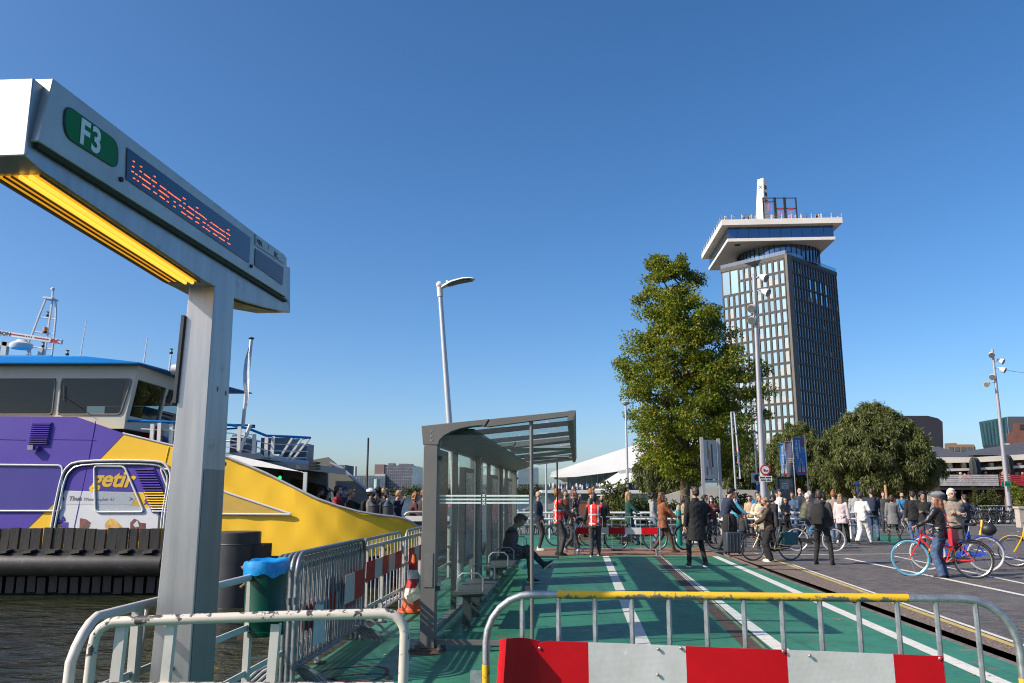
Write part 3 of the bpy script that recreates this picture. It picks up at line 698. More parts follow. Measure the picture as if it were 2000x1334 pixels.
# traffic cone, knocked about, with torn sleeve
cc = Vector((-1.43, 11.95, 0)); cone = thing('traffic_cone', 'battered orange and white traffic cone by the shelter post', 'traffic cone', cc, .4)
cor = M('faded_orange_plastic', (.62, .10, .025), .45, 0, .18, 6, dirt=.25, dirtcol=(.25, .1, .06), ds=6); cwh = M('dirty_white_cone_band', (.6, .58, .54), .5, 0, .15, 6, dirt=.35, dirtcol=(.25, .2, .15), ds=7); crd = M('red_cone_band', (.42, .02, .02), .45, 0, .2, 6)
mb = MB(); mb.lathe([(.20, 0), (.21, .012), (.205, .035), (.15, .05), (.145, .06)], (0, 0, 0), cor, 20); mb.build('base', cone)
zz = [.055, .19, .33, .46, .58, .68, .80]; mm = [cor, cwh, crd, cwh, crd, cor]
for i in range(6):
    mb = MB(); f = lambda z: .145 - .118 * (z - .055) / .745
    mb.lathe([(f(zz[i]), zz[i]), (f(zz[i + 1]), zz[i + 1])], (.03 * zz[i], 0, 0), mm[i], 20); mb.build('cone_band', cone)
mb = MB(); mb.prism([(-.10, -.145, .12), (.08, -.14, .20), (.06, -.115, .42), (.00, -.12, .30), (-.12, -.13, .24)], (0, .008, 0), M('torn_yellow_white_tape', (.5, .5, .36), .5, 0, .3, 18)); mb.prism([(.10, -.06, .20), (.17, -.02, .12), (.13, -.03, .45), (.07, -.06, .55)], (0, .008, 0), M('clear_film_scrap', (.38, .42, .32), .4)); mb.build('torn_tape', cone)

# ------------------------------------------------------------------ glass waiting shelter
SO = Vector((-.945, 9.02, 0)); shel = thing('waiting_shelter', 'long grey steel waiting shelter with glass walls and sloping glass roof', 'shelter', SO, -UA)
sgrey = M('warm_grey_shelter_steel', (.165, .155, .145), .5, .25, .08, 2, 0, dirt=.08, dirtcol=(.09, .085, .08), ds=3)
sdark = M('dark_grey_shelter_frame', (.055, .056, .06), .45, .3, .1, 3)
sglass = glass('shelter_glass', (.95, .985, .975), .0, .985); rglass = glass('roof_glass', (.94, .985, .985), .0, .97)
SL = 12.0
def rz_(x): return 2.405 + .0915 * (x + .06)              # roof top line across the shelter
def frame_end(y, full=True):
    mb = MB()
    mb.bx(-.045, .115, y, y + .16, .03, 2.185, sgrey); mb.build('column', shel, bevel=.006)
    mb = MB(); pts = [(-.05, 2.19), (.118, 2.19)] + [(.118 + .55 * (1 - math.cos(t)), 2.19 + .215 * math.sin(t) ** 1.0) for t in (.25, .5, .75, 1.0, 1.25, 1.45)]
    pts += [(.64, rz_(.64) - .075), (.69, rz_(.69)), (-.075, rz_(-.075))]
    mb.prism([(x, y - .004, z) for x, z in pts], (0, .17, 0), sgrey); mb.build('corner_bracket', shel, bevel=.004)
    mb = MB(); mb.prism([(.66, y + .004, rz_(.66) - .085), (1.61, y + .004, rz_(1.61) - .055), (1.61, y + .004, rz_(1.61)), (.695, y + .004, rz_(.695))], (0, .10, 0), sgrey); mb.build('roof_arm', shel, bevel=.003)
for y in (0, 4.0, 8.0, SL - .16): frame_end(y)
# base plates with bolts
for y in (0, 4.0, 8.0, SL - .16):
    mb = MB(); mb.bx(-.13, .20, y - .06, y + .22, .0, .03, M('rusting_base_plate', (.10, .085, .075), .7, .4, .3, 8, dirt=.5, dirtcol=(.16, .07, .03), ds=6))
    for bx_ in (-.10, .17):
        mb.cyl((bx_, y - .03, .03), (bx_, y - .03, .075), .018, bolt_mat, 6); mb.cyl((bx_, y + .19, .03), (bx_, y + .19, .075), .018, bolt_mat, 6)
    mb.build('base_plate', shel)
mb = MB(); mb.bx(-.02, -.028 + .0, -.0, .0, 0, 0, sgrey) if False else None
mb = MB(); mb.bx(-.012, .085, -.008, 0, .66, 1.02, M('pale_hatch_cover', (.185, .175, .165), .5, .25)); 
mb.build('hatch_cover', shel)
# emblem of three crosses punched in the bracket
def crosses(name, parent, o, ux, uy, s, step, mat, n=3, th=.35):
    mb = MB(); o = Vector(o); ux = Vector(ux); uy = Vector(uy); nz = ux.cross(uy).normalized() * .0015
    for i in range(n):
        c = o + uy * (step * i)
        for sg in (1, -1):
            d = (ux + uy * sg).normalized() * s; q = (ux - uy * sg).normalized() * s * th
            mb.prism([c - d - q, c + d - q, c + d + q, c - d + q], nz * (1 + .5 * sg), mat)
    return mb.build(name, parent)
crosses('cross_emblem', shel, (.045, -.0055, 2.235), (1, 0, 0), (0, 0, 1), .02, .052, M('pale_pressed_mark', (.26, .25, .24), .5), 3, .25)
# long beams
mb = MB(); mb.prism([(1.56, 0, rz_(1.56) - .11), (1.63, 0, rz_(1.63) - .10), (1.66, 0, rz_(1.63) + .004), (1.58, 0, rz_(1.58) + .006)], (0, SL, 0), sgrey); mb.build('gutter_beam', shel)
mb = MB(); mb.prism([(-.07, .17, 2.24), (.16, .17, 2.24), (.50, .17, 2.345), (.50, .17, 2.38), (-.07, .17, 2.40)], (0, SL - .34, 0), sdark); mb.build('wall_beam', shel)
for i in range(7):
    y = .95 + i * 1.68
    mb = MB(); mb.prism([(.40, y, rz_(.40) - .085), (1.57, y, rz_(1.57) - .075), (1.57, y, rz_(1.57) - .02), (.40, y, rz_(.40) - .02)], (0, .07, 0), sdark); mb.build('rafter', shel)
for i in range(8):
    y0 = .02 if i == 0 else .985 + (i - 1) * 1.68; y1 = .985 + i * 1.68 if i < 7 else SL - .02
    mb = MB(); mb.prism([(-.04, y0 + .008, rz_(-.04) - .012), (1.57, y0 + .008, rz_(1.57) - .012), (1.57, y1 - .008, rz_(1.57) - .012), (-.04, y1 - .008, rz_(-.04) - .012)], (0, 0, .01), rglass); mb.build('roof_pane', shel)
mb = MB(); mb.bx(.46, 1.56, 5.0, 5.9, 2.43, 2.455, M('pale_roof_tray', (.30, .31, .31), .6)); mb.build('roof_tray', shel); mb = MB(); mb.bx(.5, 1.5, 8.4, 9.3, 2.43, 2.455, M('pale_roof_tray', (.30, .31, .31), .6)); mb.build('roof_tray', shel)
# back wall: mullions, panes, rails, two poster cases
ys = [.16, 2.0, 4.0, 4.55, 6.2, 8.0, 10.0, SL - .16]
for y in ys[1:-1]:
    mb = MB(); mb.bx(-.02, .05, y - .03, y + .03, .12, 2.24, sgrey if y in (4.0, 4.55, 8.0) else sdark); mb.build('mullion', shel)
mb = MB(); mb.bx(-.035, .055, .16, SL - .16, .10, .16, sgrey); mb.bx(-.02, .04, .16, SL - .16, 2.205, 2.24, sdark); mb.build('wall_rail', shel)
for a, c in zip(ys[:-1], ys[1:]):
    mb = MB(); mb.bx(.008, .018, a + .03, c - .03, .17, 2.20, sglass); mb.build('wall_pane', shel)
for (y0, y1, z0, z1, nm) in ((4.02, 4.53, .25, 2.2, 'dark'), (5.9, 7.2, .30, 2.0, 'poster'), (2.35, 3.40, .72, 2.02, 'map'), (9.4, 10.7, .30, 2.0, 'poster')):
    mb = MB(); mb.bx(.02, .10, y0 + .03, y1 - .03, z0, z1, sdark); pc = mb.build('poster_case', shel)
    mb = MB(); mb.bx(.101, .105, y0 + .10, y1 - .10, z0 + .07, z1 - .07, M('faded_timetable_sheet', (.20, .24, .24), .25, 0, .5, 3) if nm != 'dark' else M('dark_poster_sheet', (.05, .055, .05), .2, 0, .6, 4)); mb.build('poster_sheet', pc)
mb = MB(); mb.bx(-.03, .075, .20, 1.02, .95, 2.16, sdark); pc = mb.build('poster_case', shel, label='dark glazed poster case nearest the camera')
mb = MB(); mb.bx(.076, .080, .26, .96, 1.01, 2.10, M('olive_poster', (.05, .047, .022), .3, 0, .7, 5)); mb.build('poster_sheet', pc)
# end screens with stripes and the three-cross mark
for y, in ((.05,), (SL - .06,)):
    mb = MB(); mb.bx(.135, 1.135, y, y + .01, .12, 2.30, sglass); mb.build('end_pane', shel)
    mb = MB(); mb.cyl((1.16, y, .05), (1.16, y, rz_(1.16) - .06), .021, sgrey, 10) if y < 1 else mb.bx(1.14, 1.18, y - .02, y + .02, .05, rz_(1.16) - .06, sdark); mb.build('end_post', shel)
    mb = MB(); mb.bx(.115, 1.14, y - .018, y + .028, .065, .115, sgrey if y < 1 else sdark); mb.cyl((.7, y, 0), (.7, y, .065), .015, bolt_mat, 6); mb.build('end_rail', shel)
    mb = MB()
    for z in (2.02, .62): mb.bx(1.085, 1.15, y - .014, y + .022, z, z + .05, sdark); mb.bx(.10, .16, y - .014, y + .022, z, z + .05, sdark)
    mb.build('glass_clamp', shel)
    if y < 1:
        mb = MB()
        for z in (1.545, 1.582, 1.622): mb.bx(.14, .60, y - .003, y - .0005, z, z + .018, M('frosted_white_film', (.62, .74, .70), .6)); mb.bx(.66, 1.13, y - .003, y - .0005, z, z + .018, M('frosted_white_film', (.62, .74, .70), .6))
        mb.build('safety_stripe', shel)
        crosses('cross_emblem', shel, (.63, y - .001, 1.55), (1, 0, 0), (0, 0, 1), .018, .042, M('frosted_white_film', (.62, .74, .70), .6), 3, .3)
# bench: perforated seat plates with tube armrests
bench_m = M('grey_perforated_bench', (.075, .078, .082), .55, .2, .2, 60)
for y0, y1 in ((1.25, 2.85), (4.9, 10.2)):
    mb = MB(); mb.prism([(.10, y0, .445), (.14, y0, .43), (.50, y0, .45), (.545, y0, .43), (.545, y0, .455), (.50, y0, .47), (.12, y0, .47)], (0, y1 - y0, 0), bench_m); mb.build('bench_seat', shel)
    mb = MB(); mb.bx(.05, .45, y0 + .3, y0 + .36, .37, .43, sdark); mb.bx(.05, .45, y1 - .36, y1 - .3, .37, .43, sdark); mb.bx(.2, .3, y0 + .29, y0 + .37, .0, .38, sdark); mb.bx(.2, .3, y1 - .37, y1 - .29, .0, .38, sdark); mb.build('bench_bracket', shel)
    n = 2 if y1 - y0 < 3 else 5
    for i in range(n):
        y = y0 + .1 + (y1 - y0 - .2) * i / (n - 1)
        mb = MB(); mb.tube([(.16, y, .46), (.16, y, .62), (.22, y, .68), (.42, y, .68), (.48, y, .62), (.48, y, .46)], .011, galv, 8); mb.build('armrest', shel)
# ------------------------------------------------------------------ ferry: near side lies along X about 20 m off
FY = 20.0
LEAN = .13  # inward lean added so the side catches more sun
def hp(px, py, off=0.0):
    """point of the ferry's near side (leans in with height, curves in towards the bow)"""
    Y = FY
    for _ in range(4):
        p = PY(px, py, Y); Y = FY + LEAN * max(0, p.z - .2) + (max(0, p.x + 5.2) ** 2) * .10
    return PY(px, py, Y + off)
ferry = thing('ferry', 'yellow and purple double-ended ferry with a blue-roofed wheelhouse, moored beyond the piles', 'ferry', (-9, 24.5, -.6))
yel = M('ferry_yellow_paint', (.80, .475, .025), .40, 0, .07, .35, .6, .9, spec=.3, dirt=.05, dirtcol=(.5, .33, .05), ds=1.2)
pur = M('ferry_purple_paint', (.085, .052, .32), .42, 0, .08, .5, .15, .8, spec=.25)
whp = M('ferry_white_paint', (.62, .61, .60), .4, 0, .06, 1, 0, dirt=.06, dirtcol=(.4, .36, .3), ds=2)
cream = M('ferry_cream_paint', (.56, .52, .44), .42, 0, .07, .8, 0, dirt=.08, dirtcol=(.35, .3, .22), ds=1.5)
blu = M('ferry_roof_blue', (.0, .17, .50), .45, 0, .06, .8, spec=.2)
blu2 = M('ferry_rail_blue', (.01, .10, .32), .35, 0, .06, 2)
fgrey = M('ferry_deck_grey', (.33, .34, .35), .5, 0, .08, 1)
greenish = M('ferry_inner_bulwark', (.19, .19, .165), .6, 0, .1, 1)
navy = M('ferry_boot_navy', (.012, .016, .035), .5, 0, .2, 2)
darkgl = M('dark_cabin_glass', (.012, .014, .016), .06, 0, .2, .6, spec=.8)
TOP = [(-420, 812), (0, 815), (150, 816), (243, 848), (345, 873), (443, 893), (520, 925), (575, 953), (620, 975), (660, 989), (700, 1000), (735, 1006), (770, 1010), (790, 1014), (803, 1020), (815, 1029), (830, 1040)]
def topy(px):
    for (a, b), (c, d) in zip(TOP[:-1], TOP[1:]):
        if a <= px <= c: return b + (d - b) * (px - a) / (c - a)
    return TOP[-1][1]
mb = MB(); cols = sorted(set([t[0] for t in TOP] + list(range(-400, 830, 16)))); NR = 12; vs = []; fs = []
for px in cols:
    for r_ in range(NR + 1):
        py = topy(px) + (1087 - topy(px)) * r_ / NR
        p = hp(px, py); p.y += (.024 * (1 + math.sin(p.x * 2.3 + 1.2 * p.z) * math.sin(p.x * 5.1 + p.z * 3.3 + 1)) + .010 * (1 + math.sin(p.x * 9.7 + 2 * p.z) * math.sin(p.z * 6 + p.x))) * min(1, max(0, (px - 400) / 60)); vs.append(p)
n0 = len(vs); vs += [p + Vector((0, .12, 0)) for p in vs]
for i in range(len(cols) - 1):
    for j in range(NR):
        a = i * (NR + 1) + j; q = (a, a + 1, a + NR + 2, a + NR + 1); fs += [q[::-1], tuple(n0 + k for k in q)]
    a = i * (NR + 1); fs.append((a, a + NR + 1, n0 + a + NR + 1, n0 + a))
a = (len(cols) - 1) * (NR + 1); fs += [(a + j, a + j + 1, n0 + a + j + 1, n0 + a + j) for j in range(NR)]
mb.add(vs, fs, yel); mb.build('hull_side', ferry, True)
mb = MB(); vs = []
for px in cols: vs += [hp(px, 1085.5, .03), Vector((hp(px, 1086).x, hp(px, 1086).y + .25, -.9))]
mb.add(vs, [(2 * i, 2 * i + 1, 2 * i + 3, 2 * i + 2) for i in range(len(cols) - 1)], navy)
mb.bx(-32, -3, 20.5, 29.5, -.9, .05, navy); mb.build('lower_hull', ferry, True)
mb = MB()
mb.tube([hp(px, topy(px) - 1) for px in cols if px > 235], .03, M('bulwark_cap_grey', (.48, .48, .49), .4, .3), 6); mb.build('bulwark_cap', ferry, True)
mb = MB(); mb.bx(-32, -2.3, 20.9, 29.2, .04, .09, fgrey); mb.build('car_deck', ferry, True)
def decal(name, pts, off, mat, par=None, rad=0):
    q = [hp(x, y, off) for x, y in pts]
    if rad: q = rpoly(q, rad, 5)
    m_ = MB(); m_.prism(q, (0, .002, 0), mat); return m_.build(name, par or ferry, True)
decal('purple_livery', [(-400, 809), (0, 813), (150, 814), (243, 847), (195, 897), (55, 1031), (-10, 1085), (-400, 1085)], -.006, pur)
# arch of steel fender tubes with printed advert inside
ap = [(96, 1050), (108, 985), (120, 930), (130, 912), (150, 899), (308, 899), (325, 907), (334, 925), (332, 945), (322, 1000), (318, 1050)]
inner = [(108, 1050), (119, 985), (131, 935), (140, 918), (152, 911), (305, 911), (316, 917), (322, 930), (318, 960), (310, 1000), (306, 1050)]
adv = decal('advert', inner[:], -.008, M('advert_white_film', (.60, .60, .61), .4, 0, .03))
decal('advert_purple', [(131, 935), (140, 918), (152, 911), (305, 911), (316, 917), (322, 930), (317, 962), (125, 958)], -.0105, pur, adv)
decal('advert_yellow', [(258, 962), (317, 963), (314, 993), (252, 987), (262, 980), (266, 972)], -.0105, yel, adv)
decal('search_pill', [(116, 961), (258, 962), (265, 972), (257, 986), (112, 985)], -.0125, M('advert_pale_grey', (.54, .54, .56), .4, 0, .03), adv)
fi = rootm(ferry).inverted()
def htext(s_, px, py, px2, py2, size, mat, bold, shear=0, par=None, spacing=1.0, squash=1.0):
    o_ = hp(px, py, -.016); x_ = hp(px2, py2, -.016) - o_; up = hp(px, py - 20, -.016) - o_
    return text(s_, size, mat, par or adv, fi @ basis(o_, x_, up), 'lettering', bold, shear, spacing=spacing, squash=squash)
htext('getir', 177, 949, 258, 951, .57, yel, .016, .18, spacing=.98)
htext('Thuis', 134, 977.5, 160, 977.5, .145, M('advert_dark_text', (.09, .08, .10), .5), .003, .1)
htext('Waterlooplein 43', 162, 977.5, 214, 978, .105, M('advert_grey_text', (.25, .24, .27), .5), .001, .1)
htext('>', 252, 979, 260, 979, .16, M('advert_dark_text', (.09, .08, .10), .5), .003)
htext('9min', 279, 985, 303, 987, .20, pur, .007, .2)
htext('...', 290, 973, 300, 973, .18, pur, .006, .1)
decal('house_print', [(116, 978), (116, 972), (121, 967), (126, 972), (126, 978)], -.0135, refl_red, adv)
# printed goods, half hidden by the timber
choc = M('advert_chocolate', (.20, .065, .04), .5, 0, .4, 8); crisp = M('advert_crisps', (.62, .36, .08), .5, 0, .35, 9); cola = M('advert_cola', (.16, .05, .03), .4, 0, .5, 9)
decal('gift_print', [(103, 1020), (134, 1020), (132, 1060), (101, 1060)], -.0105, pur, adv)
mb = MB(); mb.tube([hp(118 + x, 1019 + y, -.016) for x, y in ((0, 0), (-8, -4), (-6, -10), (0, 0), (6, -10), (8, -4), (0, 0))], .016, pur, 5); mb.build('gift_bow_print', adv, True)
htext('%', 110, 1034, 125, 1034, .17, yel, .006)
decal('chocolate_print', [(156, 1012), (168, 1014), (178, 1021), (174, 1029), (172, 1056), (154, 1056)], -.0105, choc, adv); decal('chocolate_gap', [(158, 1021), (176, 1027), (174, 1029), (157, 1024)], -.013, M('advert_dark_text', (.09, .08, .10), .5), adv)
decal('crisps_print', [(205, 1022), (214, 1012), (224, 1014), (232, 1022), (240, 1030), (232, 1056), (204, 1056)], -.0105, crisp, adv)
decal('glass_print', [(254, 1021), (262, 1013), (270, 1016), (274, 1021), (285, 1022), (283, 1056), (255, 1056)], -.0105, cola, adv); decal('ice_print', [(260, 1025), (268, 1016), (272, 1028), (264, 1030)], -.013, M('advert_pale_grey', (.54, .54, .56), .4), adv)
mb = MB(); N = len(ap); vs = [hp(*p, -.02) for p in ap] + [hp(*p, -.02) for p in inner]
mb.add(vs, [(i, i + 1, N + i + 1, N + i) for i in range(N - 1)], M('fender_arch_dark', (.06, .06, .065), .5, .2)); arch_o = mb.build('arch_band', ferry, True)  # dark band paints the shadow between the arch tubes
ster = M('polished_fender_tube', (.55, .55, .56), .3, .7)
for pts, r_ in ((ap, .030), ([(x + (6 if x < 200 else -6), y + 7) for x, y in ap], .024)):
    mb = MB(); q = [hp(*p, -.05) for p in pts]; q = [q[0]] + [((1 - t) ** 2 * (q[i - 1] + q[i]) / 2 + 2 * t * (1 - t) * q[i] + t * t * (q[i] + q[i + 1]) / 2) for i in range(1, len(q) - 1) for t in (0, .33, .67)] + [q[-1]]; mb.tube(q, r_, ster if pts is not ap else whp, 8); mb.build('arch_tube', ferry, True)
# side windows: white rounded frames round film-covered panes
def side_window(pts, pane_m, rad, label=None):
    q = [hp(x, y, -.03) for x, y in pts]; q = rpoly(q, rad, 5)
    m_ = MB(); m_.tube(q, .026, whp, 8, closed=True); fr = m_.build('window', ferry, True, label=label)
    m_ = MB(); m_.prism([p + Vector((0, .012, 0)) for p in q], (0, .003, 0), pane_m); m_.build('pane', fr, True)
film = glass('film_pane', (.94, .95, .955), .0, .975)
side_window([(-170, 906), (122, 909), (120, 998), (-170, 998)], film, .12)
side_window([(184, 910), (243, 911), (281, 1000), (186, 1000)], film, .10)
side_window([(313, 914), (345, 920), (443, 962), (572, 1005), (443, 1004), (346, 1003)], M('yellow_film_pane', (.52, .33, .055), .35, 0, .1, .8), .10)
# louvred vents: frame, bolts and one object per slat
def louvre(tl, tr, br, bl, n, mats, nm='louvre'):
    q = [hp(*p, -.02) for p in (tl, tr, br, bl)]
    m_ = MB(); m_.prism(q, (0, .02, 0), M('louvre_dark_recess', (.015, .012, .035), .7)); fr = m_.build(nm, ferry, True)
    def at(u_, v_): 
        a = q[0].lerp(q[3], v_); c = q[1].lerp(q[2], v_); return a.lerp(c, u_)
    m_ = MB(); m_.tube([at(0, 0), at(1, 0), at(1, 1), at(0, 1)], .022, mats[0], 5, closed=True); m_.build('louvre_rim', fr, True)
    for i in range(n):
        v0 = (i + .25) / n; a = at(.02, v0); c = at(.98, v0); h = (at(0, v0 + .55 / n) - at(0, v0)); m_ = MB()
        m_.prism([a + Vector((0, -.02, 0)), c + Vector((0, -.02, 0)), c + h + Vector((0, -.055, 0)), a + h + Vector((0, -.055, 0))], (0, .01, 0), mats[int(i * len(mats) / n)]); m_.build('slat', fr, True)
louvre((63, 826), (101, 826), (93, 868), (56, 868), 10, [pur])
louvre((262, 914), (300, 914), (338, 1000), (298, 1000), 17, [pur, pur, pur, yel, yel, whp])
mb = MB(); c = hp(62, 874, -.12); mb.bx(c.x - .08, c.x + .06, c.y - .06, c.y + .05, c.z - .06, c.z + .06, M('lamp_housing', (.3, .3, .3), .4, .5)); mb.bx(c.x + .06, c.x + .16, c.y - .02, c.y + .12, c.z - .05, c.z + .03, pur); mb.build('floodlight', ferry, True)
mb = MB()
for pts in ([(187, 822), (173, 897), (145, 1030)], [(330, 873), (323, 903)], [(0, 858), (50, 859)], [(97, 858), (187, 859)]):
    mb.tube([hp(x, y, -.008) for x, y in pts], .011, pur if pts[0][0] < 300 else yel, 4)
mb.build('weld_seam', ferry, True)
# wheelhouse: raked windows, cream framing, interior, blue roof
WY, WB = 20.55, 26.3
def wp(px, py, Y=WY): return PY(px, py, Y)
zt_, zb_ = wp(100, 713).z, wp(100, 818).z
xc_t, xc_b = wp(269, 716).x, wp(244, 816).x
def wx(z): return xc_b + (xc_t - xc_b) * (z - zb_) / (zt_ - zb_)
zw0, zw1 = wp(100, 811).z, wp(100, 739).z
XL = -24.0
mb = MB()
mb.prism([(XL, WY, zw1), (wx(zw1) + .02, WY, zw1), (wx(zt_), WY, zt_), (XL, WY, zt_)], (0, .10, 0), cream)
mb.prism([(XL, WY, zb_ - .25), (wx(zb_), WY, zb_ - .25), (wx(zw0), WY, zw0), (XL, WY, zw0)], (0, .10, 0), cream)
mb.prism([(wx(zw0) - .18, WY + .002, zw0), (wx(zw0), WY + .002, zw0), (wx(zw1) + .02, WY + .002, zw1), (wx(zw1) - .20, WY + .002, zw1)], (0, .10, 0), cream)
for px in (111,):
    a = wp(px, 780).x; mb.bx(a - .075, a + .075, WY + .002, WY + .10, zw0, zw1, cream)
a = wp(-135, 780).x; mb.bx(a - .075, a + .075, WY + .002, WY + .10, zw0, zw1, cream)
mb.build('wheelhouse_wall', ferry, True)
def sill_window(px0, px1, rake):
    x0, x1 = wp(px0, 780).x, wp(px1, 780).x; k = .22 if rake else 0
    q = rpoly([Vector((x0, WY - .01, zw0 + .02)), Vector((x1 - k / 2, WY - .01, zw0 + .02)), Vector((x1 + k / 2, WY - .01, zw1 - .02)), Vector((x0, WY - .01, zw1 - .02))], .10, 4)
    m_ = MB(); m_.tube(q, .022, M('window_gasket', (.16, .155, .145), .5), 6, closed=True); fr = m_.build('window', ferry, True)
    m_ = MB(); m_.prism(q, (0, .006, 0), glass('cabin_glass', (.62, .60, .56), .015, .85)); m_.build('pane', fr, True)
    m_ = MB(); m_.tube([(x0 + .1, WY - .06, zw1 - .2), (x0 + .14, WY - .07, zw0 + .35)], .012, black_rubber, 5); m_.tube([(x0 + .13, WY - .05, zw1 - .5), (x0 + .9, WY - .05, zw0 - .02)], .008, black_rubber, 5); m_.build('wiper', fr, True)
sill_window(-128, 105, False); sill_window(117, 246, True)
mb = MB()                                          # bow-facing end: raked posts, head and sill, glass
for y0, y1 in ((WY + .1, WY + .22), (WY + 1.95, WY + 2.05), (WY + 3.8, WY + 3.9), (WB - .12, WB)):
    mb.prism([(wx(zw0), y0, zw0), (wx(zw1), y0, zw1), (wx(zw1) - .1, y0, zw1), (wx(zw0) - .1, y0, zw0)], (0, y1 - y0, 0), cream)
mb.prism([(wx(zw1), WY + .1, zw1), (wx(zt_), WY + .1, zt_), (wx(zt_) - .1, WY + .1, zt_), (wx(zw1) - .1, WY + .1, zw1)], (0, WB - WY - .1, 0), cream)
mb.prism([(wx(zb_), WY + .1, zb_ - .25), (wx(zw0), WY + .1, zw0), (wx(zw0) - .1, WY + .1, zw0), (wx(zb_) - .1, WY + .1, zb_ - .25)], (0, WB - WY - .1, 0), cream); mb.build('wheelhouse_front', ferry, True)
mb = MB()
for y0, y1 in ((WY + .22, WY + 1.95), (WY + 2.05, WY + 3.8), (WY + 3.9, WB - .12)):
    mb.prism([(wx(zw0) - .04, y0, zw0), (wx(zw1) - .04, y0, zw1), (wx(zw1) - .048, y0, zw1), (wx(zw0) - .048, y0, zw0)], (0, y1 - y0, 0), glass('cabin_glass_clear', (.70, .78, .80), .05, .88))
mb.build('front_pane', ferry, True)
mb = MB(); mb.bx(XL, wx(zw0), WB - .1, WB, zb_ - .25, zw0 + .02, cream); mb.bx(XL, wx(zw1), WB - .1, WB, zw1 - .1, zt_, cream)
for x in (-20, -17, -14.6): mb.bx(x - .9, x + .5, WB - .09, WB - .01, zw0, zw1, M('cabin_interior_brown', (.10, .085, .065), .7))
mb.build('far_wall', ferry, True)
mb = MB(); mb.bx(XL, wx(zb_) - .15, WY + .12, WB - .1, zb_ - .25, zb_ - .2, M('cabin_floor', (.05, .05, .05), .7)); mb.bx(-16, -12.6, 21.6, 23, zb_ - .2, zb_ + .55, M('cabin_console', (.06, .06, .065), .5)); mb.bx(-11.3, -10.2, 22.2, 25, zb_ - .2, zb_ + .5, M('cabin_console', (.06, .06, .065), .5)); mb.bx(XL, wx(zt_) - .12, WY + .12, WB - .11, zw1 + .18, zw1 + .22, M('cabin_ceiling', (.10, .095, .085), .7)); mb.bx(-17.5, -13.6, 25.5, 25.6, zb_, zw1, M('cabin_interior_brown', (.10, .085, .065), .7)); mb.build('cabin_interior', ferry, True)
# roof with folded brim
ze = PY(150, 710, 20.25).z; zr2 = PY(132, 694, 20.6).z
mb = MB(); xe = PY(272, 709, 20.25).x
xr = -8.65
outl = [(XL, 20.22), (xe, 20.22), (xr, WB + .25), (XL, WB + .25)]
inn = [(XL, 20.75), (xe - 1.65, 20.75), (xr - 2.1, WB - .3), (XL, WB - .3)]
vs = [(x, y, ze) for x, y in outl] + [(x, y, ze + .03) for x, y in outl] + [(x, y, zr2) for x, y in inn]
mb.add(vs, [(3, 2, 1, 0), (0, 1, 5, 4), (1, 2, 6, 5), (2, 3, 7, 6), (3, 0, 4, 7), (4, 5, 9, 8), (5, 6, 10, 9), (6, 7, 11, 10), (7, 4, 8, 11), (8, 9, 10, 11)], blu); mb.build('wheelhouse_roof', ferry, True)
mb = MB(); mb.cyl((XL, 20.8, zr2 + .02), (PY(100, 698, 20.8).x, 20.8, PY(100, 699, 20.8).z + .02), .05, blu, 8)
for px in (22, 54, -40): mb.cyl(PY(px, 702, 20.8), PY(px, 712, 20.8), .05, whp, 6)
mb.build('roof_rail', ferry, True)
# mast, radar, antennas on the roof
MY = 23.0; mp = lambda x, y, Y=MY: PY(x, y, Y)
mb = MB()
for pts in ([(60, 700), (56, 668), (62, 655), (77, 615), (90, 583)], [(101, 695), (105, 660), (109, 620), (109, 600), (108, 584)], [(87, 695), (96, 630), (102, 590), (103, 566)]): mb.tube([mp(*p) for p in pts], .035, whp, 6)
for a, c in (((73, 619), (108, 623)), ((64, 648), (106, 652)), ((57, 677), (103, 682))): mb.cyl(mp(*a), mp(*c), .022, whp, 6)
mb.ell(mp(103, 565), (.06, .06, .06), whp, 8, 6); mb.beam(mp(90, 583), mp(108, 585), .35, .05, whp); mb.build('mast', ferry, True)
mb = MB(); c = mp(89, 646); mb.cyl(c + Vector((0, -.02, -.03)), c + Vector((0, -.02, .10)), .06, M('orange_beacon', (.8, .17, .01), .25), 10); mb.cyl(c + Vector((0, -.02, -.08)), c + Vector((0, -.02, -.03)), .065, black_rubber, 10); mb.build('beacon', ferry, True)
for px, py in ((93, 618), (84, 678), (131, 694), (334, 691)):
    mb = MB(); c = mp(px, py, MY if px < 120 else 21.5); mb.cyl(c, c + Vector((0, 0, .05)), .05, black_rubber, 8); mb.cyl(c + Vector((0, 0, .05)), c + Vector((0, 0, .12)), .035, M('lamp_lens', (.35, .5, .5), .2), 8); mb.cyl(c + Vector((0, 0, .12)), c + Vector((0, 0, .14)), .05, black_rubber, 8); mb.build('navigation_light', ferry, True)
rb = MB(); a = mp(-34, 645, 22.6); c = mp(121, 668, 22.6); rb.beam(a, c, .10, .13, whp); rad = rb.build('radar_scanner', ferry, True)
rb = MB(); c0 = mp(43, 664, 22.6); rb.lathe([(.26, -.26), (.30, -.2), (.30, -.12), (.16, -.04), (.12, .0)], c0, whp, 14); rb.build('radar_base', rad, True)
dirr = (c - a).normalized(); upv = Vector((0, 0, 1)); fo = a + Vector((0, -.056, 0))
def rstripe(t0, t1, h0, h1, mat):
    p = [fo + (c - a) * t0 + upv * h0, fo + (c - a) * t1 + upv * h0, fo + (c - a) * t1 + upv * h1, fo + (c - a) * t0 + upv * h1]
    m_ = MB(); m_.prism(p, (0, .004, 0), mat); m_.build('radar_stripe', rad, True)
darkred = M('dark_red_print', (.35, .012, .02), .4)
rstripe(.355, .545, -.012, .022, darkred); rstripe(.665, .845, -.012, .022, darkred)
for k in range(3): rstripe(.56 + k * .03, .575 + k * .03, -.012, .022, dark_ink)
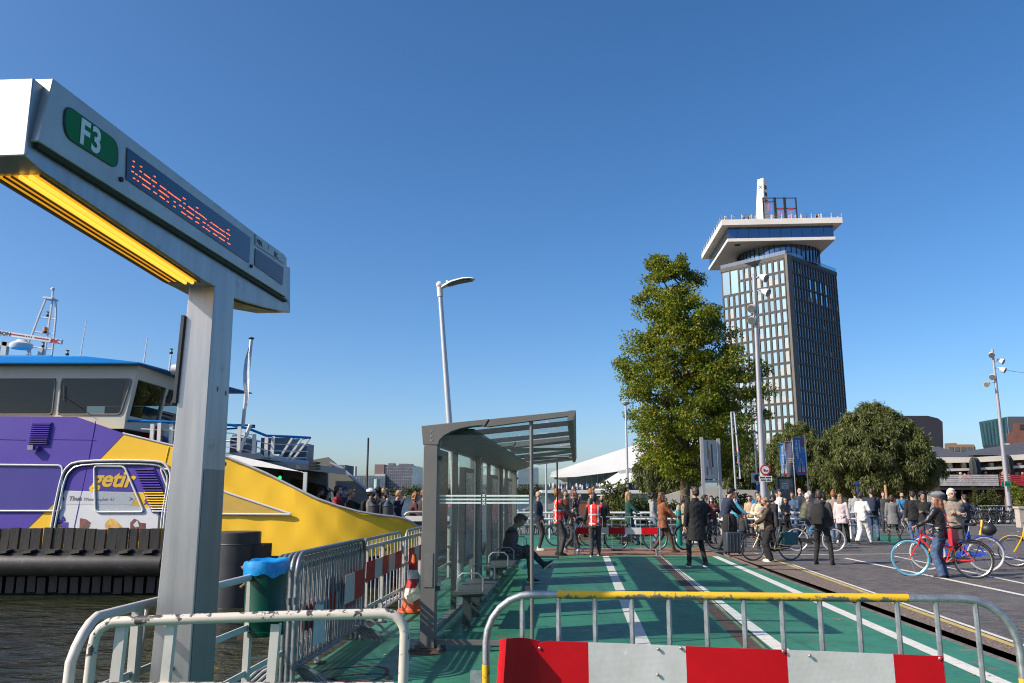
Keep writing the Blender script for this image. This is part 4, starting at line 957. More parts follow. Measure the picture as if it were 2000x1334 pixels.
text('JRC', .15, darkred, rad, fi @ basis(fo + (c - a) * .865 + upv * -.055 + Vector((0, -.003, 0)), dirr, upv), 'lettering', .006, squash=1.15)
text('TRON', .14, dark_ink, rad, fi @ basis(fo + (c - a) * .165 + upv * -.05 + Vector((0, -.003, 0)), dirr, upv), 'lettering', .004, squash=1.2)
mb = MB(); mb.beam(mp(8, 700), mp(12, 668), .14, .14, cream); mb.beam(mp(6, 671), mp(54, 681), .14, .12, cream); mb.beam(mp(78, 700), mp(82, 680), .12, .12, cream); mb.cyl(mp(54, 700), mp(56, 680), .04, whp, 6); mb.build('radar_frame', ferry, True)
for a, c in (((157, 695), (169, 624)), ((281, 708), (288, 657)), ((-2, 690), (4, 661))):
    mb = MB(); mb.tube([mp(*a, 22), mp(*c, 22)], [.022, .01], whp, 6); mb.build('whip_antenna', ferry, True)
mb = MB(); mb.cyl(mp(330, 725, 21.5), mp(334, 693, 21.5), .025, whp, 6); mb.build('light_pole', ferry, True)
mb = MB(); c = mp(349, 722, 20.9); mb.cyl(c + Vector((-.16, 0, 0)), c + Vector((.06, 0, 0)), .14, whp, 12); mb.cyl(c + Vector((0, 0, -.2)), c, .05, whp, 8); mb.build('searchlight', ferry, True)
# bridge-deck rail sweeping round to the bow, and the deck house below
tipz = 3.62
def rl(pts, Y): return [PY(x, y, Y + (k if isinstance(k, (int, float)) else 0)) for x, y, k in pts]
near = rl([(135, 820, .3), (300, 823, .3), (345, 825, .4), (452, 830, .7), (485, 837, 1.0), (520, 851, 1.5), (570, 853, 2.0), (606, 855, 3.0)], 20.4)
far = rl([(448, 832, 8.2), (500, 833, 8.2), (606, 855, 3.0)], 20.4)
farl = rl([(440, 861, 8), (520, 862, 7.4), (560, 860, 6), (606, 855, 3.0)], 20.4)
mb = MB(); mb.tube(near, .035, blu, 8); mb.tube(farl, .03, blu2, 8); mb.tube(rl([(440, 829, 5), (498, 831, 5), (498, 834, 5), (440, 838, 5)], 20.4), .03, blu2, 6); mb.build('blue_handrail', ferry, True)
zdk = 2.55
for x, y, x2, y2, Y in ((298, 828, 296, 862, 20.7), (312, 826, 310, 868, 20.7), (335, 826, 333, 872, 20.8), (468, 833, 466, 880, 21.1), (497, 848, 495, 886, 21.4), (521, 852, 519, 893, 22), (534, 852, 531, 893, 22), (572, 854, 545, 897, 23), (590, 856, 560, 899, 23.4), (604, 857, 570, 900, 23.4), (560, 862, 545, 896, 26), (500, 862, 498, 885, 27)):
    mb = MB(); mb.beam(PY(x, y, Y), PY(x2, y2, Y), .09, .05, whp); mb.build('rail_post', ferry, True)
mb = MB()
for f_ in (.3, .55, .8):
    mb.tube([p + Vector((.0 - .28 * f_ * max(0, (i - 4)) / 3, 0, -.72 * f_)) for i, p in enumerate(near[2:])], .014, whp, 5)
mb.tube(rl([(275, 838, .3), (345, 841, .4)], 20.4), .02, whp, 6); mb.build('rail_wires', ferry, True, kind='stuff')
mb = MB(); mb.cyl(PY(489, 829, 21.3), PY(467, 884, 21.3), .05, whp, 8); mb.cyl(PY(454, 851, 21.3), PY(491, 848, 21.3), .03, whp, 6); mb.cyl(PY(450, 869, 21.3), PY(482, 867, 21.3), .03, whp, 6); mb.build('boarding_ladder', ferry, True)
mb = MB(); mb.cyl(PY(474, 835, 24), PY(491, 662, 24), .055, whp, 8); mb.ell(PY(491, 661, 24), (.09, .09, .04), black_rubber, 8, 6); fp = mb.build('flagstaff', ferry, True)
fm = MB(); vs = []; rows = [(490, 668, 485), (489, 690, 478), (488, 715, 475), (487, 740, 475), (486, 760, 478), (484, 788, 480)]
for i, (x0, y, x1) in enumerate(rows):
    for k in range(5):
        vs.append(PY(x0 + (x1 - x0) * k / 4, y + 3 * k, 23.93 - .04 * math.sin(k * 1.7 + i * .4)))
for i in range(5):
    fm.add([], [], whp); 
fm.add(vs, [(5 * i + k, 5 * i + k + 1, 5 * i + k + 6, 5 * i + k + 5) for i in range(5) for k in range(4) if i not in (1, 2)], M('flag_white', (.70, .70, .72), .8, 0, .1)); fm.add(vs, [(5 * i + k, 5 * i + k + 1, 5 * i + k + 6, 5 * i + k + 5) for i in (1, 2) for k in range(4)], M('flag_pale', (.42, .52, .64), .8, 0, .2, 4)); fm.build('flag', fp, True)
dh = 21.6
mb = MB(); mb.prism([PY(425, 884, dh), PY(503, 884, dh), PY(510, 896, dh), PY(425, 898, dh)], (0, 5.5, 0), fgrey); mb.prism([PY(500, 900, dh + .6), PY(603, 905, dh + .6), PY(603, 919, dh + .6), PY(560, 914, dh + .6), PY(500, 912, dh + .6)], (0, 5, 0), M('ferry_beam_grey', (.24, .25, .26), .5)); mb.build('upper_deck_edge', ferry, True)
for x, y in ((504, 885), (504, 892), (603, 903), (603, 908.5), (603, 914)):
    mb = MB(); p = PY(x, y, dh + .4); mb.bx(p.x, p.x + .2, p.y, p.y + .5, p.z - .035, p.z + .02, black_rubber); mb.build('rubber_buffer', ferry, True)
mb = MB(); mb.prism([PY(430, 896, 24.5), PY(640, 908, 24.5), PY(640, 1010, 24.5), PY(430, 1010, 24.5)], (0, .1, 0), M('shaded_cabin_wall', (.20, .195, .18), .6)); mb.prism([PY(-300, 820, 24), PY(360, 860, 24), PY(440, 896, 24), PY(440, 1000, 24), PY(-300, 1000, 24)], (0, .1, 0), cream); mb.build('deck_house_wall', ferry, True)  # even grey cabin side next to the cream deck house
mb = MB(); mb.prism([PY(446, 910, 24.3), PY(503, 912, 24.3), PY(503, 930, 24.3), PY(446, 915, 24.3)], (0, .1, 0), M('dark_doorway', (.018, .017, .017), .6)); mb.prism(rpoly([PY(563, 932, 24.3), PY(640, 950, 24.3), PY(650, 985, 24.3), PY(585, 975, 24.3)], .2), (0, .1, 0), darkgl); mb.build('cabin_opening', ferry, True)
gl_ = MB(); p = PY(547, 931, 24.2); gl_.bx(p.x - .06, p.x + .06, p.y, p.y + .1, p.z - .1, p.z + .14, black_rubber); sg = gl_.build('deck_signal', ferry, True)
gl_ = MB(); gl_.ell(p + Vector((0, -.01, -.03)), (.045, .03, .055), emitter('green_signal_lamp', (.02, 1, .1), 2.5), 8, 6); gl_.build('green_lamp', sg, True)
mb = MB(); a, b_, c = PY(436, 884, 21.2), PY(512, 900, 22.4), PY(587, 921, 20.9); d = PY(436, 903, 20.9)
mb.add([a, b_, c, d, (a + c) / 2 + Vector((0, 0, .02))], [(0, 4, 3), (0, 1, 4), (1, 2, 4), (4, 2, 3)], M('awning_cloth', (.58, .57, .55), .8, 0, .06)); mb.build('awning', ferry, True)
mb = MB(); mb.cyl(c, PY(597, 925, 20.9), .012, whp, 5); p = PY(597, 922, 20.9); mb.bx(p.x - .045, p.x + .045, p.y - .04, p.y + .04, PY(595, 972, 20.9).z, p.z, whp); mb.prism([PY(585, 968, 20.95), PY(597, 960, 20.95), PY(597, 973, 20.95)], (0, .05, 0), whp); mb.build('awning_post', ferry, True)
FB = 28.6
mb = MB(); outl = [(600, 900), (640, 893), (720, 958), (760, 1000), (800, 1040), (560, 1040), (560, 905)]
mb.prism([PY(x, y, FB) for x, y in outl], (0, .2, 0), greenish); mb.tube([PY(x, y, FB - .05) for x, y in ((645, 905), (665, 913), (716, 956), (735, 975))], .06, M('bulwark_cap_grey', (.48, .48, .49), .4, .3), 6)
mb.prism([PY(x, y, FB - .03) for x, y in ((655, 985), (650, 960), (735, 1000), (735, 1020))], (0, .02, 0), darkgl); mb.build('far_bulwark', ferry, True)
for px in (730, 757):
    mb = MB(); p = PY(px, 1012, 21.6); mb.lathe([(.14, -.3), (.14, PY(px, 989, 21.6).z - p.z), (.155, PY(px, 989, 21.6).z - p.z + .01), (.15, PY(px, 986, 21.6).z - p.z)], p, M('vent_post_dark', (.04, .04, .045), .45), 14); mb.build('vent_post', ferry, True)
mb = MB(); g0, g1 = PY(792, 1005, 21.0), PY(840, 1005, 21.0); zz0 = PY(800, 1018, 21).z; zz1 = PY(800, 1008, 21).z
mb.bx(g0.x, g1.x + .5, 20.95, 21.15, zz0, zz1, whp); mb.bx(g0.x + .3, g1.x + .5, 20.95, 21.1, PY(800, 1040, 21).z, zz0 - .14, whp); mb.bx(g0.x + .1, g1.x + .5, 21.0, 21.1, zz0 - .14, zz0, steel_dark); mb.tube([PY(790, 1006, 21), PY(794, 1002, 21), PY(800, 1000, 21), PY(860, 1000, 21)], .03, galv, 8); mb.build('ramp_gate', ferry, True)
mb = MB(); mb.bx(-2.6, -.9, 21.3, 28.6, -.25, .03, steel_dark); mb.build('loading_ramp', ferry, True)
mb = MB()
for x, c_ in ((1128, 'I'),):
    pass
o_ = hp(729, 1080, -.02); text('I GVI', .15, navy, ferry, fi @ basis(hp(729, 1079, -.06), hp(770, 1075, -.06) - hp(729, 1079, -.06), (0, 0, 1)), 'ship_name', .004, spacing=1.35)
# life gear glimpsed on the bridge deck
mb = MB(); p = PY(300, 852, 22.4); mb.lathe([(.16, -.04), (.26, -.05), (.30, 0), (.26, .05), (.16, .04), (.13, 0)], p, M('lifebuoy_red', (.45, .02, .02), .5), 18, 'Y'); mb.build('lifebuoy', ferry, True)
mb = MB(); p = PY(323, 855, 21.6); mb.lathe([(.05, -.12), (.09, 0), (.05, .14)], p, blu2, 10); mb.ell(p + Vector((.05, -.05, .1)), (.12, .04, .12), M('searchlight_white', (.5, .53, .56), .4), 10, 6); mb.build('deck_searchlight', ferry, True)
for px in (450, 510):
    mb = MB(); a = PY(px, 855, 25.5); c = PY(px + 30 + 30 * (px > 500), 884, 25.5); mb.bx(a.x, c.x, 25.5, 26.5, c.z, a.z, M('blue_grey_locker', (.13, .16, .21), .5)); mb.build('deck_locker', ferry, True)
mb = MB(); a = PY(547, 866, 27); c = PY(597, 912, 27); mb.bx(a.x, c.x, 27, 28, c.z, a.z, M('blue_grey_locker', (.13, .16, .21), .5)); mb.build('deck_locker', ferry, True)

# ------------------------------------------------------------------ black timber fender in front of the ferry, and the mooring pile
tf = thing('timber_fender', 'row of black tarred planks on a thick black pipe, in front of the ferry', 'dock fender', (-11, 19.2, -.6))
tar = M('tarred_timber', (.020, .018, .017), .6, 0, .5, 5, .6, 30, stretch=(1, 1, .15), dirt=.35, dirtcol=(.10, .095, .09), ds=4)
pipem = M('black_fender_pipe', (.022, .021, .022), .5, 0, .3, 3, .25, 14, dirt=.2, dirtcol=(.2, .19, .185), ds=5)
TY = 19.15; zt1 = PY(100, 1032, TY).z; zt0 = PY(100, 1073, TY).z; w_ = (PY(121, 1050, TY).x - PY(100, 1050, TY).x)
rr = random.Random(5); me_u = []
for k in range(3):
    mb = MB(); hw = w_ * .43; mb.bx(-hw, hw, -.05, .05, 0, zt1 - zt0, tar)
    mb.cyl((0, -.052, .40), (0, -.046, .40), .028, black_rubber, 8); me_u.append(mb.mesh('plank'))
x1 = PY(333, 1050, TY).x
for i in range(30):
    x = x1 - w_ * (i + .5)
    o = place('plank', me_u[i % 3], tf); o.location = (x + rr.uniform(-.015, .015) + 11, rr.uniform(-.02, .02), zt0 + .6 + rr.uniform(-.015, .015)); o.rotation_euler = (rr.uniform(-.02, .02), rr.uniform(-.03, .03) + .02, 0); o.scale = (rr.uniform(.9, 1.05), 1, rr.uniform(.97, 1.02))
pz1 = PY(100, 1080, 18.8).z; pz0 = PY(100, 1126, 18.8).z; pr = (pz1 - pz0) / 2
mb = MB(); mb.cyl((-22, 18.95, (pz1 + pz0) / 2), (x1 - .02, 18.95, (pz1 + pz0) / 2), pr, pipem, 22); mb.build('fender_pipe', tf, True)
mb = MB(); mb.bx(-22, x1 - .02, 18.98, 19.3, zt0 - .09, zt0 + .012, tar); mb.bx(-22, x1, 19.25, 19.5, -.9, zt0 - .1, M('fender_backing', (.008, .008, .008), .8)); mb.build('ledger', tf, True)
for i in range(14):
    x = x1 - .35 - i * .55; mb = MB(); mb.prism([(x - .12, 18.80, zt0 - .03), (x + .12, 18.74, zt0 - .0), (x + .12, 19.0, zt0 + .02), (x - .12, 19.0, zt0 + .01)], (0, 0, -.05), tar); mb.prism([(x - .10, 18.80, zt0 - .05), (x - .10, 19.0, zt0 - .05), (x - .10, 18.98, zt0 - .2)], (.03, 0, 0), tar); mb.build('bracket', tf, True)
l1 = PY(100, 1126, 19.05).z; l0 = PY(100, 1158, 19.05).z; me_l = []
for k in range(3):
    mb = MB(); mb.bx(-w_ * .38, w_ * .38, -.04, .04, 0, l1 - l0, tar); me_l.append(mb.mesh('lower_plank'))
for i in range(30):
    o = place('lower_plank', me_l[i % 3], tf); o.location = (x1 - w_ * (i + .5) + 11, -.02 + rr.uniform(-.02, .02), l0 + .6 + rr.uniform(-.04, .01)); o.rotation_euler = (rr.uniform(-.04, .04), rr.uniform(-.03, .03), 0)
pile = thing('mooring_pile', 'big black steel mooring pile between the steel post and the ferry bow', 'mooring pile', (PY(462, 1100, 17.4).x, 17.4, -.62))
ptop = PY(462, 1040, 16.95).z; mb = MB(); mb.lathe([(.47, -1.0), (.47, ptop + .62 - .02), (.45, ptop + .62), (.0, ptop + .625)], (0, 0, 0), M('pile_black_coating', (.030, .030, .036), .42, .1, .2, 3, .05, 8, dirt=.22, dirtcol=(.10, .085, .07), ds=2), 28); mb.build('pile_tube', pile)
mb = MB(); mb.lathe([(.474, ptop + .62 - .26), (.48, ptop + .62 - .25), (.474, ptop + .62 - .23)], (0, 0, 0), M('pile_weld', (.05, .05, .055), .5, .3), 28); mb.build('weld_band', pile)
mb = MB(); p0 = PY(500, 1062, 17.5); p1 = PY(521, 1130, 17.5); mb.bx(p0.x - pile.location.x - .02, p1.x - pile.location.x, -.25, .35, p1.z + .62 - .8, p0.z + .62, M('pile_side_timber', (.012, .012, .013), .7)); mb.build('side_fender', pile)
# ------------------------------------------------------------------ lookout tower
def solve_tower():
    c = PY(1535, 497, 235); a = Pz(1408, 527, c.z); b = Pz(1632, 533, c.z); return c, a, b
tc, ta, tb = solve_tower(); TZ = tc.z
tower = thing('lookout_tower', 'tall dark office tower with a white cantilevered lookout crown and a white mast', 'tower', ((ta.x + tb.x) / 2, (ta.y + tb.y) / 2, 0))
tframe = M('tower_brown_frame', (.040, .036, .033), .55, .1, .1, .3); tframe2 = M('tower_spandrel', (.035, .035, .038), .5, .1, .1, .3); corner_m = M('tower_corner_stone', (.10, .088, .078), .6, 0, .08, .3)
twhite = M('crown_white', (.74, .69, .62), .5, 0, .05, .2); 
def mat_towerglass(name, tint, r):
    b = NB(name); co = b.coord('Object'); n_ = b.noise(co, .35, 2)
    oi = b.n('ObjectInfo'); f = b.math('MULTIPLY_ADD', oi.outputs['Random'], .35); f.node.inputs[2].default_value = .8
    c = b.mix(1.0, tint, f, 'MULTIPLY')
    return b.done(b.bsdf(c, r, .85, None, .6))
tg_l = mat_towerglass('tower_sky_glass', (.30, .42, .46), .2); tg_r = mat_towerglass('tower_dark_glass', (.33, .41, .49), .14)
blind = M('window_blind', (.34, .36, .36), .5, 0, .08, .5); tg_c = mat_towerglass('crown_glass', (.12, .20, .30), .08); tg_cyan = mat_towerglass('tower_cyan_glass', (.42, .66, .70), .12)
mb = MB(); opp = ta + tb - tc; mb.prism([Vector((p.x, p.y, -1)) for p in (tc, tb, opp, ta)], (0, 0, TZ + 1), tframe2); mb.build('core', tower, True)
# corner strip and parapet
dl_ = (ta - tc).normalized(); dr_ = (tb - tc).normalized(); LL = (ta - tc).length; LR = (tb - tc).length
nl = Vector((-dl_.y, dl_.x, 0)); nl = nl if nl.y < 0 else -nl; nr_ = Vector((dr_.y, -dr_.x, 0)); nr_ = nr_ if nr_.y < 0 else -nr_
mb = MB(); q = [tc + nl * .5 + nr_ * .5, tc + dr_ * 2.3 + nr_ * .5, tc + dr_ * 2.3 - nr_ * .1, tc + dl_ * .3 - nl * .1, tc + dl_ * .3 + nl * .5]
mb.prism([Vector((p.x, p.y, 0)) for p in q], (0, 0, TZ), corner_m); mb.build('corner_pier', tower, True)
mb = MB()
for d, n, L in ((dl_, nl, LL), (dr_, nr_, LR)):
    p0 = tc + n * .45; p1 = tc + d * L + n * .45
    mb.prism([Vector((p0.x, p0.y, TZ - 1.1)), Vector((p1.x, p1.y, TZ - 1.1)), Vector((p1.x, p1.y, TZ + .15)), Vector((p0.x, p0.y, TZ + .15))], -n * .8, tframe)
mb.build('parapet', tower, True)
mb = MB()
for d, n, L in ((dl_, nl, LL), (dr_, nr_, LR)):
    p0 = tc + n * .2; p1 = tc + d * L + n * .2
    mb.prism([Vector((p0.x, p0.y, TZ + .2)), Vector((p1.x, p1.y, TZ + .2)), Vector((p1.x, p1.y, TZ + 1.4)), Vector((p0.x, p0.y, TZ + 1.4))], -n * .1, glass('balustrade_glass', (.75, .88, .92), .12, .8))
mb.build('roof_balustrade', tower, True)
FH = (TZ - 1.2) / 18.0
me_cache = {}
def win_mesh(key, wv, hv, gl, half=False):
    if key in me_cache: return me_cache[key]
    m_ = MB(); t_ = .31 if key[0] == 'l' else .26
    for x0, x1, z0, z1 in ((-wv / 2, wv / 2, hv - t_, hv), (-wv / 2, wv / 2, 0, t_), (-wv / 2, -wv / 2 + t_, t_, hv - t_), (wv / 2 - t_, wv / 2, t_, hv - t_)): m_.bx(x0, x1, -.42, .0, z0, z1, tframe)
    a = m_.mesh('window')
    p_ = MB(); p_.bx(-wv / 2 + t_, wv / 2 - t_, -.16, -.12, t_, hv - t_, gl); b = p_.mesh('pane')
    h_ = MB(); h_.bx(-wv / 2 + t_ + .03, wv / 2 - t_ - .03, -.19, -.17, t_, hv * .55, blind); c = h_.mesh('blind')
    me_cache[key] = (a, b, c); return me_cache[key]
rr = random.Random(11); nwin = 0; stuffw = MB()
for side, d, n, L, ncol, x00, gl in (('l', dl_, nl, LL, 11, .5, tg_l), ('r', dr_, nr_, LR, 17, 2.5, tg_r)):
    pitch = (L - x00 - .4) / ncol; rz = math.atan2(d.y, d.x) if side == 'r' else math.atan2(-d.y, -d.x)
    for row in range(18):
        z = TZ - 1.15 - FH * (row + 1)
        if z < 4: continue
        for k in range(ncol):
            if side == 'l' and row in (0, 1) and k >= 8: continue
            s_ = x00 + pitch * (k + .5); p = tc + d * s_ + n * .02
            lower = z < 16 or (side == 'r' and row > 13)
            cy = side == 'r' and row in (1, 2) and 6 <= k <= 12 and k % 2 == 0
            a, b, c = win_mesh(side + ('c' if cy else ''), pitch * (.985 if not cy else 1.3), FH * .985, tg_cyan if cy else gl)
            if nwin < 298 and not lower:
                o = place('window', a, tower); o.location = (p.x - tower.location.x, p.y - tower.location.y, z); o.rotation_euler = (0, 0, rz)
                place('pane', b, o); nwin += 1
                if side == 'l' and rr.random() < .2 + .4 * (row > 7) or side == 'r' and rr.random() < .12:
                    bo = place('blind', c, o); bo.scale = (1, 1, rr.uniform(.6, 1.5)) if side == 'l' else (1, 1, .8)
            else:
                T = Matrix.Translation(Vector((p.x, p.y, z))) @ Matrix.Rotation(rz, 4, 'Z')
                t_ = .31 if side == 'l' else .26; wv = pitch * .985; hv = FH * .985
                for x0, x1, z0, z1 in ((-wv / 2, wv / 2, hv - t_, hv), (-wv / 2, wv / 2, 0, t_), (-wv / 2, -wv / 2 + t_, t_, hv - t_), (wv / 2 - t_, wv / 2, t_, hv - t_)): stuffw.bx(x0, x1, -.42, .0, z0, z1, tframe, T)
                stuffw.bx(-wv / 2 + t_, wv / 2 - t_, -.16, -.12, t_, hv - t_, gl, T)
stuffw.build('lower_windows', tower, True, kind='stuff')
for row, k0 in ((0, 8), (0, 9.5)):
    z = TZ - 1.15 - FH * 2; pitch = (LL - .9) / 11; m_ = MB(); p = tc + dl_ * (.5 + pitch * (k0 + .7)) + nl * .02
    T = Matrix.Translation(Vector((p.x, p.y, z))) @ Matrix.Rotation(math.atan2(-dl_.y, -dl_.x), 4, 'Z')
    m_.bx(-pitch * .7, pitch * .7, -.3, 0, 0, FH * 2, tframe, T); fr = m_.build('window', tower, True, label='tall double-height window'); m_ = MB(); m_.bx(-pitch * .62, pitch * .62, -.34, -.31, .3, FH * 2 - .3, tg_l, T); m_.build('pane', fr, True)
# drum and crown
cen = (ta + tb) / 2
mb = MB(); mb.lathe([(12.6, TZ + .1), (12.8, 78.6)], (cen.x, cen.y, 0), tg_c, 48); mb.build('glass_drum', tower, True)
mb = MB()
for i in range(48):
    t = 2 * math.pi * i / 48; mb.bx(-.12, .12, 12.75, 12.95, TZ + .2, 78.5, tframe2, Matrix.Translation(Vector((cen.x, cen.y, 0))) @ Matrix.Rotation(t, 4, 'Z'))
mb.build('drum_mullions', tower, True, kind='stuff')
A = Pz(1421, 472, 78.5); B = Pz(1632, 468, 78.5); sx = (B - A); S = sx.length; ex = sx.normalized(); ey = Vector((-ex.y, ex.x, 0)); ccen = (A + B) / 2 + ey * (S / 2)
def crown(h, z0, z1, mat, name, bev=0):
    c = [ccen + ex * a * h + ey * b * h for a, b in ((-1, -1), (1, -1), (1, 1), (-1, 1))]
    m_ = MB(); m_.prism([Vector((p.x, p.y, z0)) for p in c], (0, 0, z1 - z0), mat); return m_.build(name, tower, True, bevel=bev)
H2 = S / 2
crown(H2, 78.5, 79.5, twhite, 'soffit_slab', .06); crown(H2 - .35, 79.5, 83.2, tg_c, 'crown_glazing'); crown(H2 + 1.9, 83.2, 85.0, twhite, 'roof_slab', .06)
mb = MB(); c0 = ccen - ey * 3
mb.lathe([(13.4, 78.44), (13.4, 78.49)], (cen.x, cen.y, 0), M('soffit_ring', (.42, .39, .36), .5), 48); mb.build('soffit_ring', tower, True)
mb = MB(); p = A + ex * 3.8 + ey * 3.5; mb.lathe([(1.0, 78.40), (1.0, 78.49)], (p.x, p.y, 0), tframe2, 16); mb.build('soffit_hatch', tower, True)
for k in range(1, 10):
    m_ = MB(); p = A + ex * (S * k / 10) + ey * .34; m_.bx(-.05, .05, -.04, .02, 79.5, 83.2, tframe2, Matrix.Translation(Vector((p.x, p.y, 0)))); m_.build('glazing_bar', tower, True)
mb = MB(); hr = H2 + 1.7
for a, b, a2, b2 in ((-1, -1, 1, -1), (-1, -1, -1, 1), (1, -1, 1, 1)):
    p = ccen + ex * a * hr + ey * b * hr; q = ccen + ex * a2 * hr + ey * b2 * hr
    for z in (85.8, 86.5): mb.cyl((p.x, p.y, z), (q.x, q.y, z), .06, M('railing_metal', (.35, .34, .33), .4, .5), 4)
    for i in range(13):
        r_ = p.lerp(q, i / 12); mb.cyl((r_.x, r_.y, 85), (r_.x, r_.y, 86.6), .07, MATS['railing_metal'], 4)
mb.build('roof_railing', tower, True, kind='stuff')
fz = 85.0
mb = MB(); m0 = PY(1490, 425, 246); 
mw, mtop = 1.55, 102.0; dirm = (ta - tc).normalized()
bx0 = Vector((m0.x - .6, 246, 0)); tp = Vector((PY(1488, 349, 246).x, 246, 0))
base_r = [bx0 + dl_ * a + dr_ * b for a, b in ((-1.5, -1.3), (-1.5, 2.1), (1.5, 2.1), (1.5, -1.3))]; top_r = [tp + dl_ * a + dr_ * b for a, b in ((-1.05, -.95), (-1.05, .95), (1.05, .95), (1.05, -.95))]
vs = [Vector((p.x, p.y, fz)) for p in base_r] + [Vector((p.x, p.y, mtop - (.3 if i in (1, 2) else 0))) for i, p in enumerate(top_r)]
mb.add(vs, [(3, 2, 1, 0), (4, 5, 6, 7), (0, 1, 5, 4), (1, 2, 6, 5), (2, 3, 7, 6), (3, 0, 4, 7)], twhite); mst = mb.build('mast', tower, True)
emb = M('emblem_dark', (.03, .03, .035), .5)
for nn, dd, mr in ((nl, -dl_, 1.0), (nr_, dr_, 1.0)):
    o_ = Vector((tp.x, tp.y, 92.2)) + nn * 1.13; crosses('cross_emblem', mst, fi.inverted() @ Vector((0, 0, 0)), (1, 0, 0), (0, 0, 1), .01, .01, emb, 0) if False else None
    mbx = MB()
    for i in range(3):
        c = Vector((tp.x, tp.y, 94.2 + 2.4 * i)) + nn * (1.02 + .22 * (1 - (94.2 + 2.4 * i - 85) / 17.)) + Vector((0, 0, 0))
        for sg in (1, -1):
            d_ = (dd + Vector((0, 0, sg * 1.05))).normalized(); q_ = (dd - Vector((0, 0, sg))).normalized() * .16
            mbx.prism([c - d_ * .75 - q_, c + d_ * .75 - q_, c + d_ * .75 + q_, c - d_ * .75 + q_], nn * .15, emb)
    mbx.build('cross_emblem', mst, True)
mb = MB(); gx = [PY(x, 388, 241).x for x in (1490, 1513, 1532, 1554)]; gt = PY(1520, 387, 241).z
bk = M('gantry_black', (.025, .025, .03), .5)
for i, x in enumerate(gx): mb.bx(x - (.18 if i in (0, 3) else .38), x + (.18 if i in (0, 3) else .38), 240.8, 241.2, fz, gt + .2, bk)
mb.bx(gx[0], gx[3], 240.85, 241.15, gt - .1, gt + .12, bk); mb.bx(gx[1], gx[3], 240.85, 241.15, gt - 3.6, gt - 3.3, bk); mb.bx(gx[0], gx[1], 240.85, 241.15, gt - 1.2, gt - 1.0, bk); mb.build('swing_gantry', tower, True)
sr = M('swing_red', (.45, .05, .06), .5)
for x, z in (((gx[0] + gx[1]) / 2, gt - 1.3), ((gx[1] + gx[2]) / 2, gt - 3.7), ((gx[2] + gx[3]) / 2, gt - 3.7)):
    m_ = MB()
    for dx in (-.7, -.25, .25, .7): m_.cyl((x + dx * .8, 241, z), (x + dx, 241, z - 3), .05, sr, 4)
    m_.bx(x - .9, x + .9, 240.8, 241.2, z - .1, z + .25, sr); m_.build('swing', tower, True)
mb = MB()
rr = random.Random(4)
mb.bx(A.x + 5, A.x + 13, A.y + 1, A.y + 2, fz, fz + 1.3, twhite); mb.bx(A.x + 24, A.x + 29, A.y, A.y + 1, fz, fz + 1.0, twhite); mb.build('roof_bench', tower, True)
vis = MB(); 
for i in range(26):
    x = A.x + rr.uniform(-1, S + 1); y = A.y - 1 + (B.y - A.y) * (x - A.x) / S; c_ = rr.choice([M('visitor_dark', (.03, .03, .04), .8), M('visitor_pale', (.5, .48, .45), .8), M('visitor_pale', (.5, .48, .45), .8), M('visitor_blue', (.08, .12, .22), .8)])
    vis.tube([(x, y, fz), (x, y, fz + .9), (x, y, fz + 1.45)], [.16, .24, .12], c_, 6); vis.ell((x, y, fz + 1.6), .13, M('visitor_skin', (.4, .25, .18), .7), 6, 4)
vis.build('rooftop_visitors', kind='stuff')
# white podium at the tower's foot
pod = thing('podium_building', 'white low podium building with a glass band at the foot of the tower', 'building', (72, 214, 0))
p0, p1 = PY(1435, 898, 214), PY(1560, 898, 214)
mb = MB(); mb.bx(p0.x, p1.x, 214, 226, PY(1500, 922, 214).z, PY(1500, 892, 214).z, M('podium_white', (.60, .55, .50), .6)); mb.build('fascia', pod, True)
mb = MB(); mb.bx(p0.x + .5, p1.x, 214.8, 225, 0, PY(1500, 922, 214).z, M('podium_glass', (.16, .26, .27), .15, .5, .4, .3)); mb.build('glazing', pod, True)
for i in range(9):
    m_ = MB(); x = p0.x + 1 + i * 2.1; m_.bx(x - .12, x + .12, 214.6, 214.85, 0, PY(1500, 922, 214).z, twhite); m_.build('glazing_bar', pod, True)

# ------------------------------------------------------------------ white angular museum across the basin
mus = thing('museum', 'white angular museum with sweeping pointed roof and slanted glass front', 'building', (20, 150, 0))
ewh = M('museum_white_panel', (.56, .55, .53), .55, 0, .03, .15); egl = M('museum_glass', (.05, .085, .095), .1, .2, .6, .25, spec=.7); esh = M('museum_underside', (.45, .44, .42), .6)
E_ = lambda x, y, Y=150: PY(x, y, Y)
lo_ = [(1074, 932), (1122, 931.5), (1198, 922), (1262, 911), (1320, 902), (1430, 902)]; hi_ = [(1077, 922), (1130, 904.5), (1190, 885), (1250, 866), (1310, 846), (1430, 860)]
Lw = [E_(*p, 150) for p in lo_]; Hg = [E_(p[0], p[1], 151 + 5.5 * min(i, 4)) for i, p in enumerate(hi_)]; Bk = [h + Vector((4, 28, -1.5)) for h in Hg]; Bl = [l + Vector((5, 40, 0)) for l in Lw]; nn_ = len(Lw)
mb = MB(); mb.add(Lw + Hg + Bk + Bl, [f_ for i in range(nn_ - 1) for f_ in ((i, i + 1, nn_ + i + 1, nn_ + i), (nn_ + i, nn_ + i + 1, 2 * nn_ + i + 1, 2 * nn_ + i), (2 * nn_ + i, 2 * nn_ + i + 1, 3 * nn_ + i + 1, 3 * nn_ + i), (3 * nn_ + i, 3 * nn_ + i + 1, i + 1, i))] + [(0, nn_, 2 * nn_, 3 * nn_), (nn_ - 1, 4 * nn_ - 1, 3 * nn_ - 1, 2 * nn_ - 1)], ewh); mb.build('roof_wedge', mus, True)
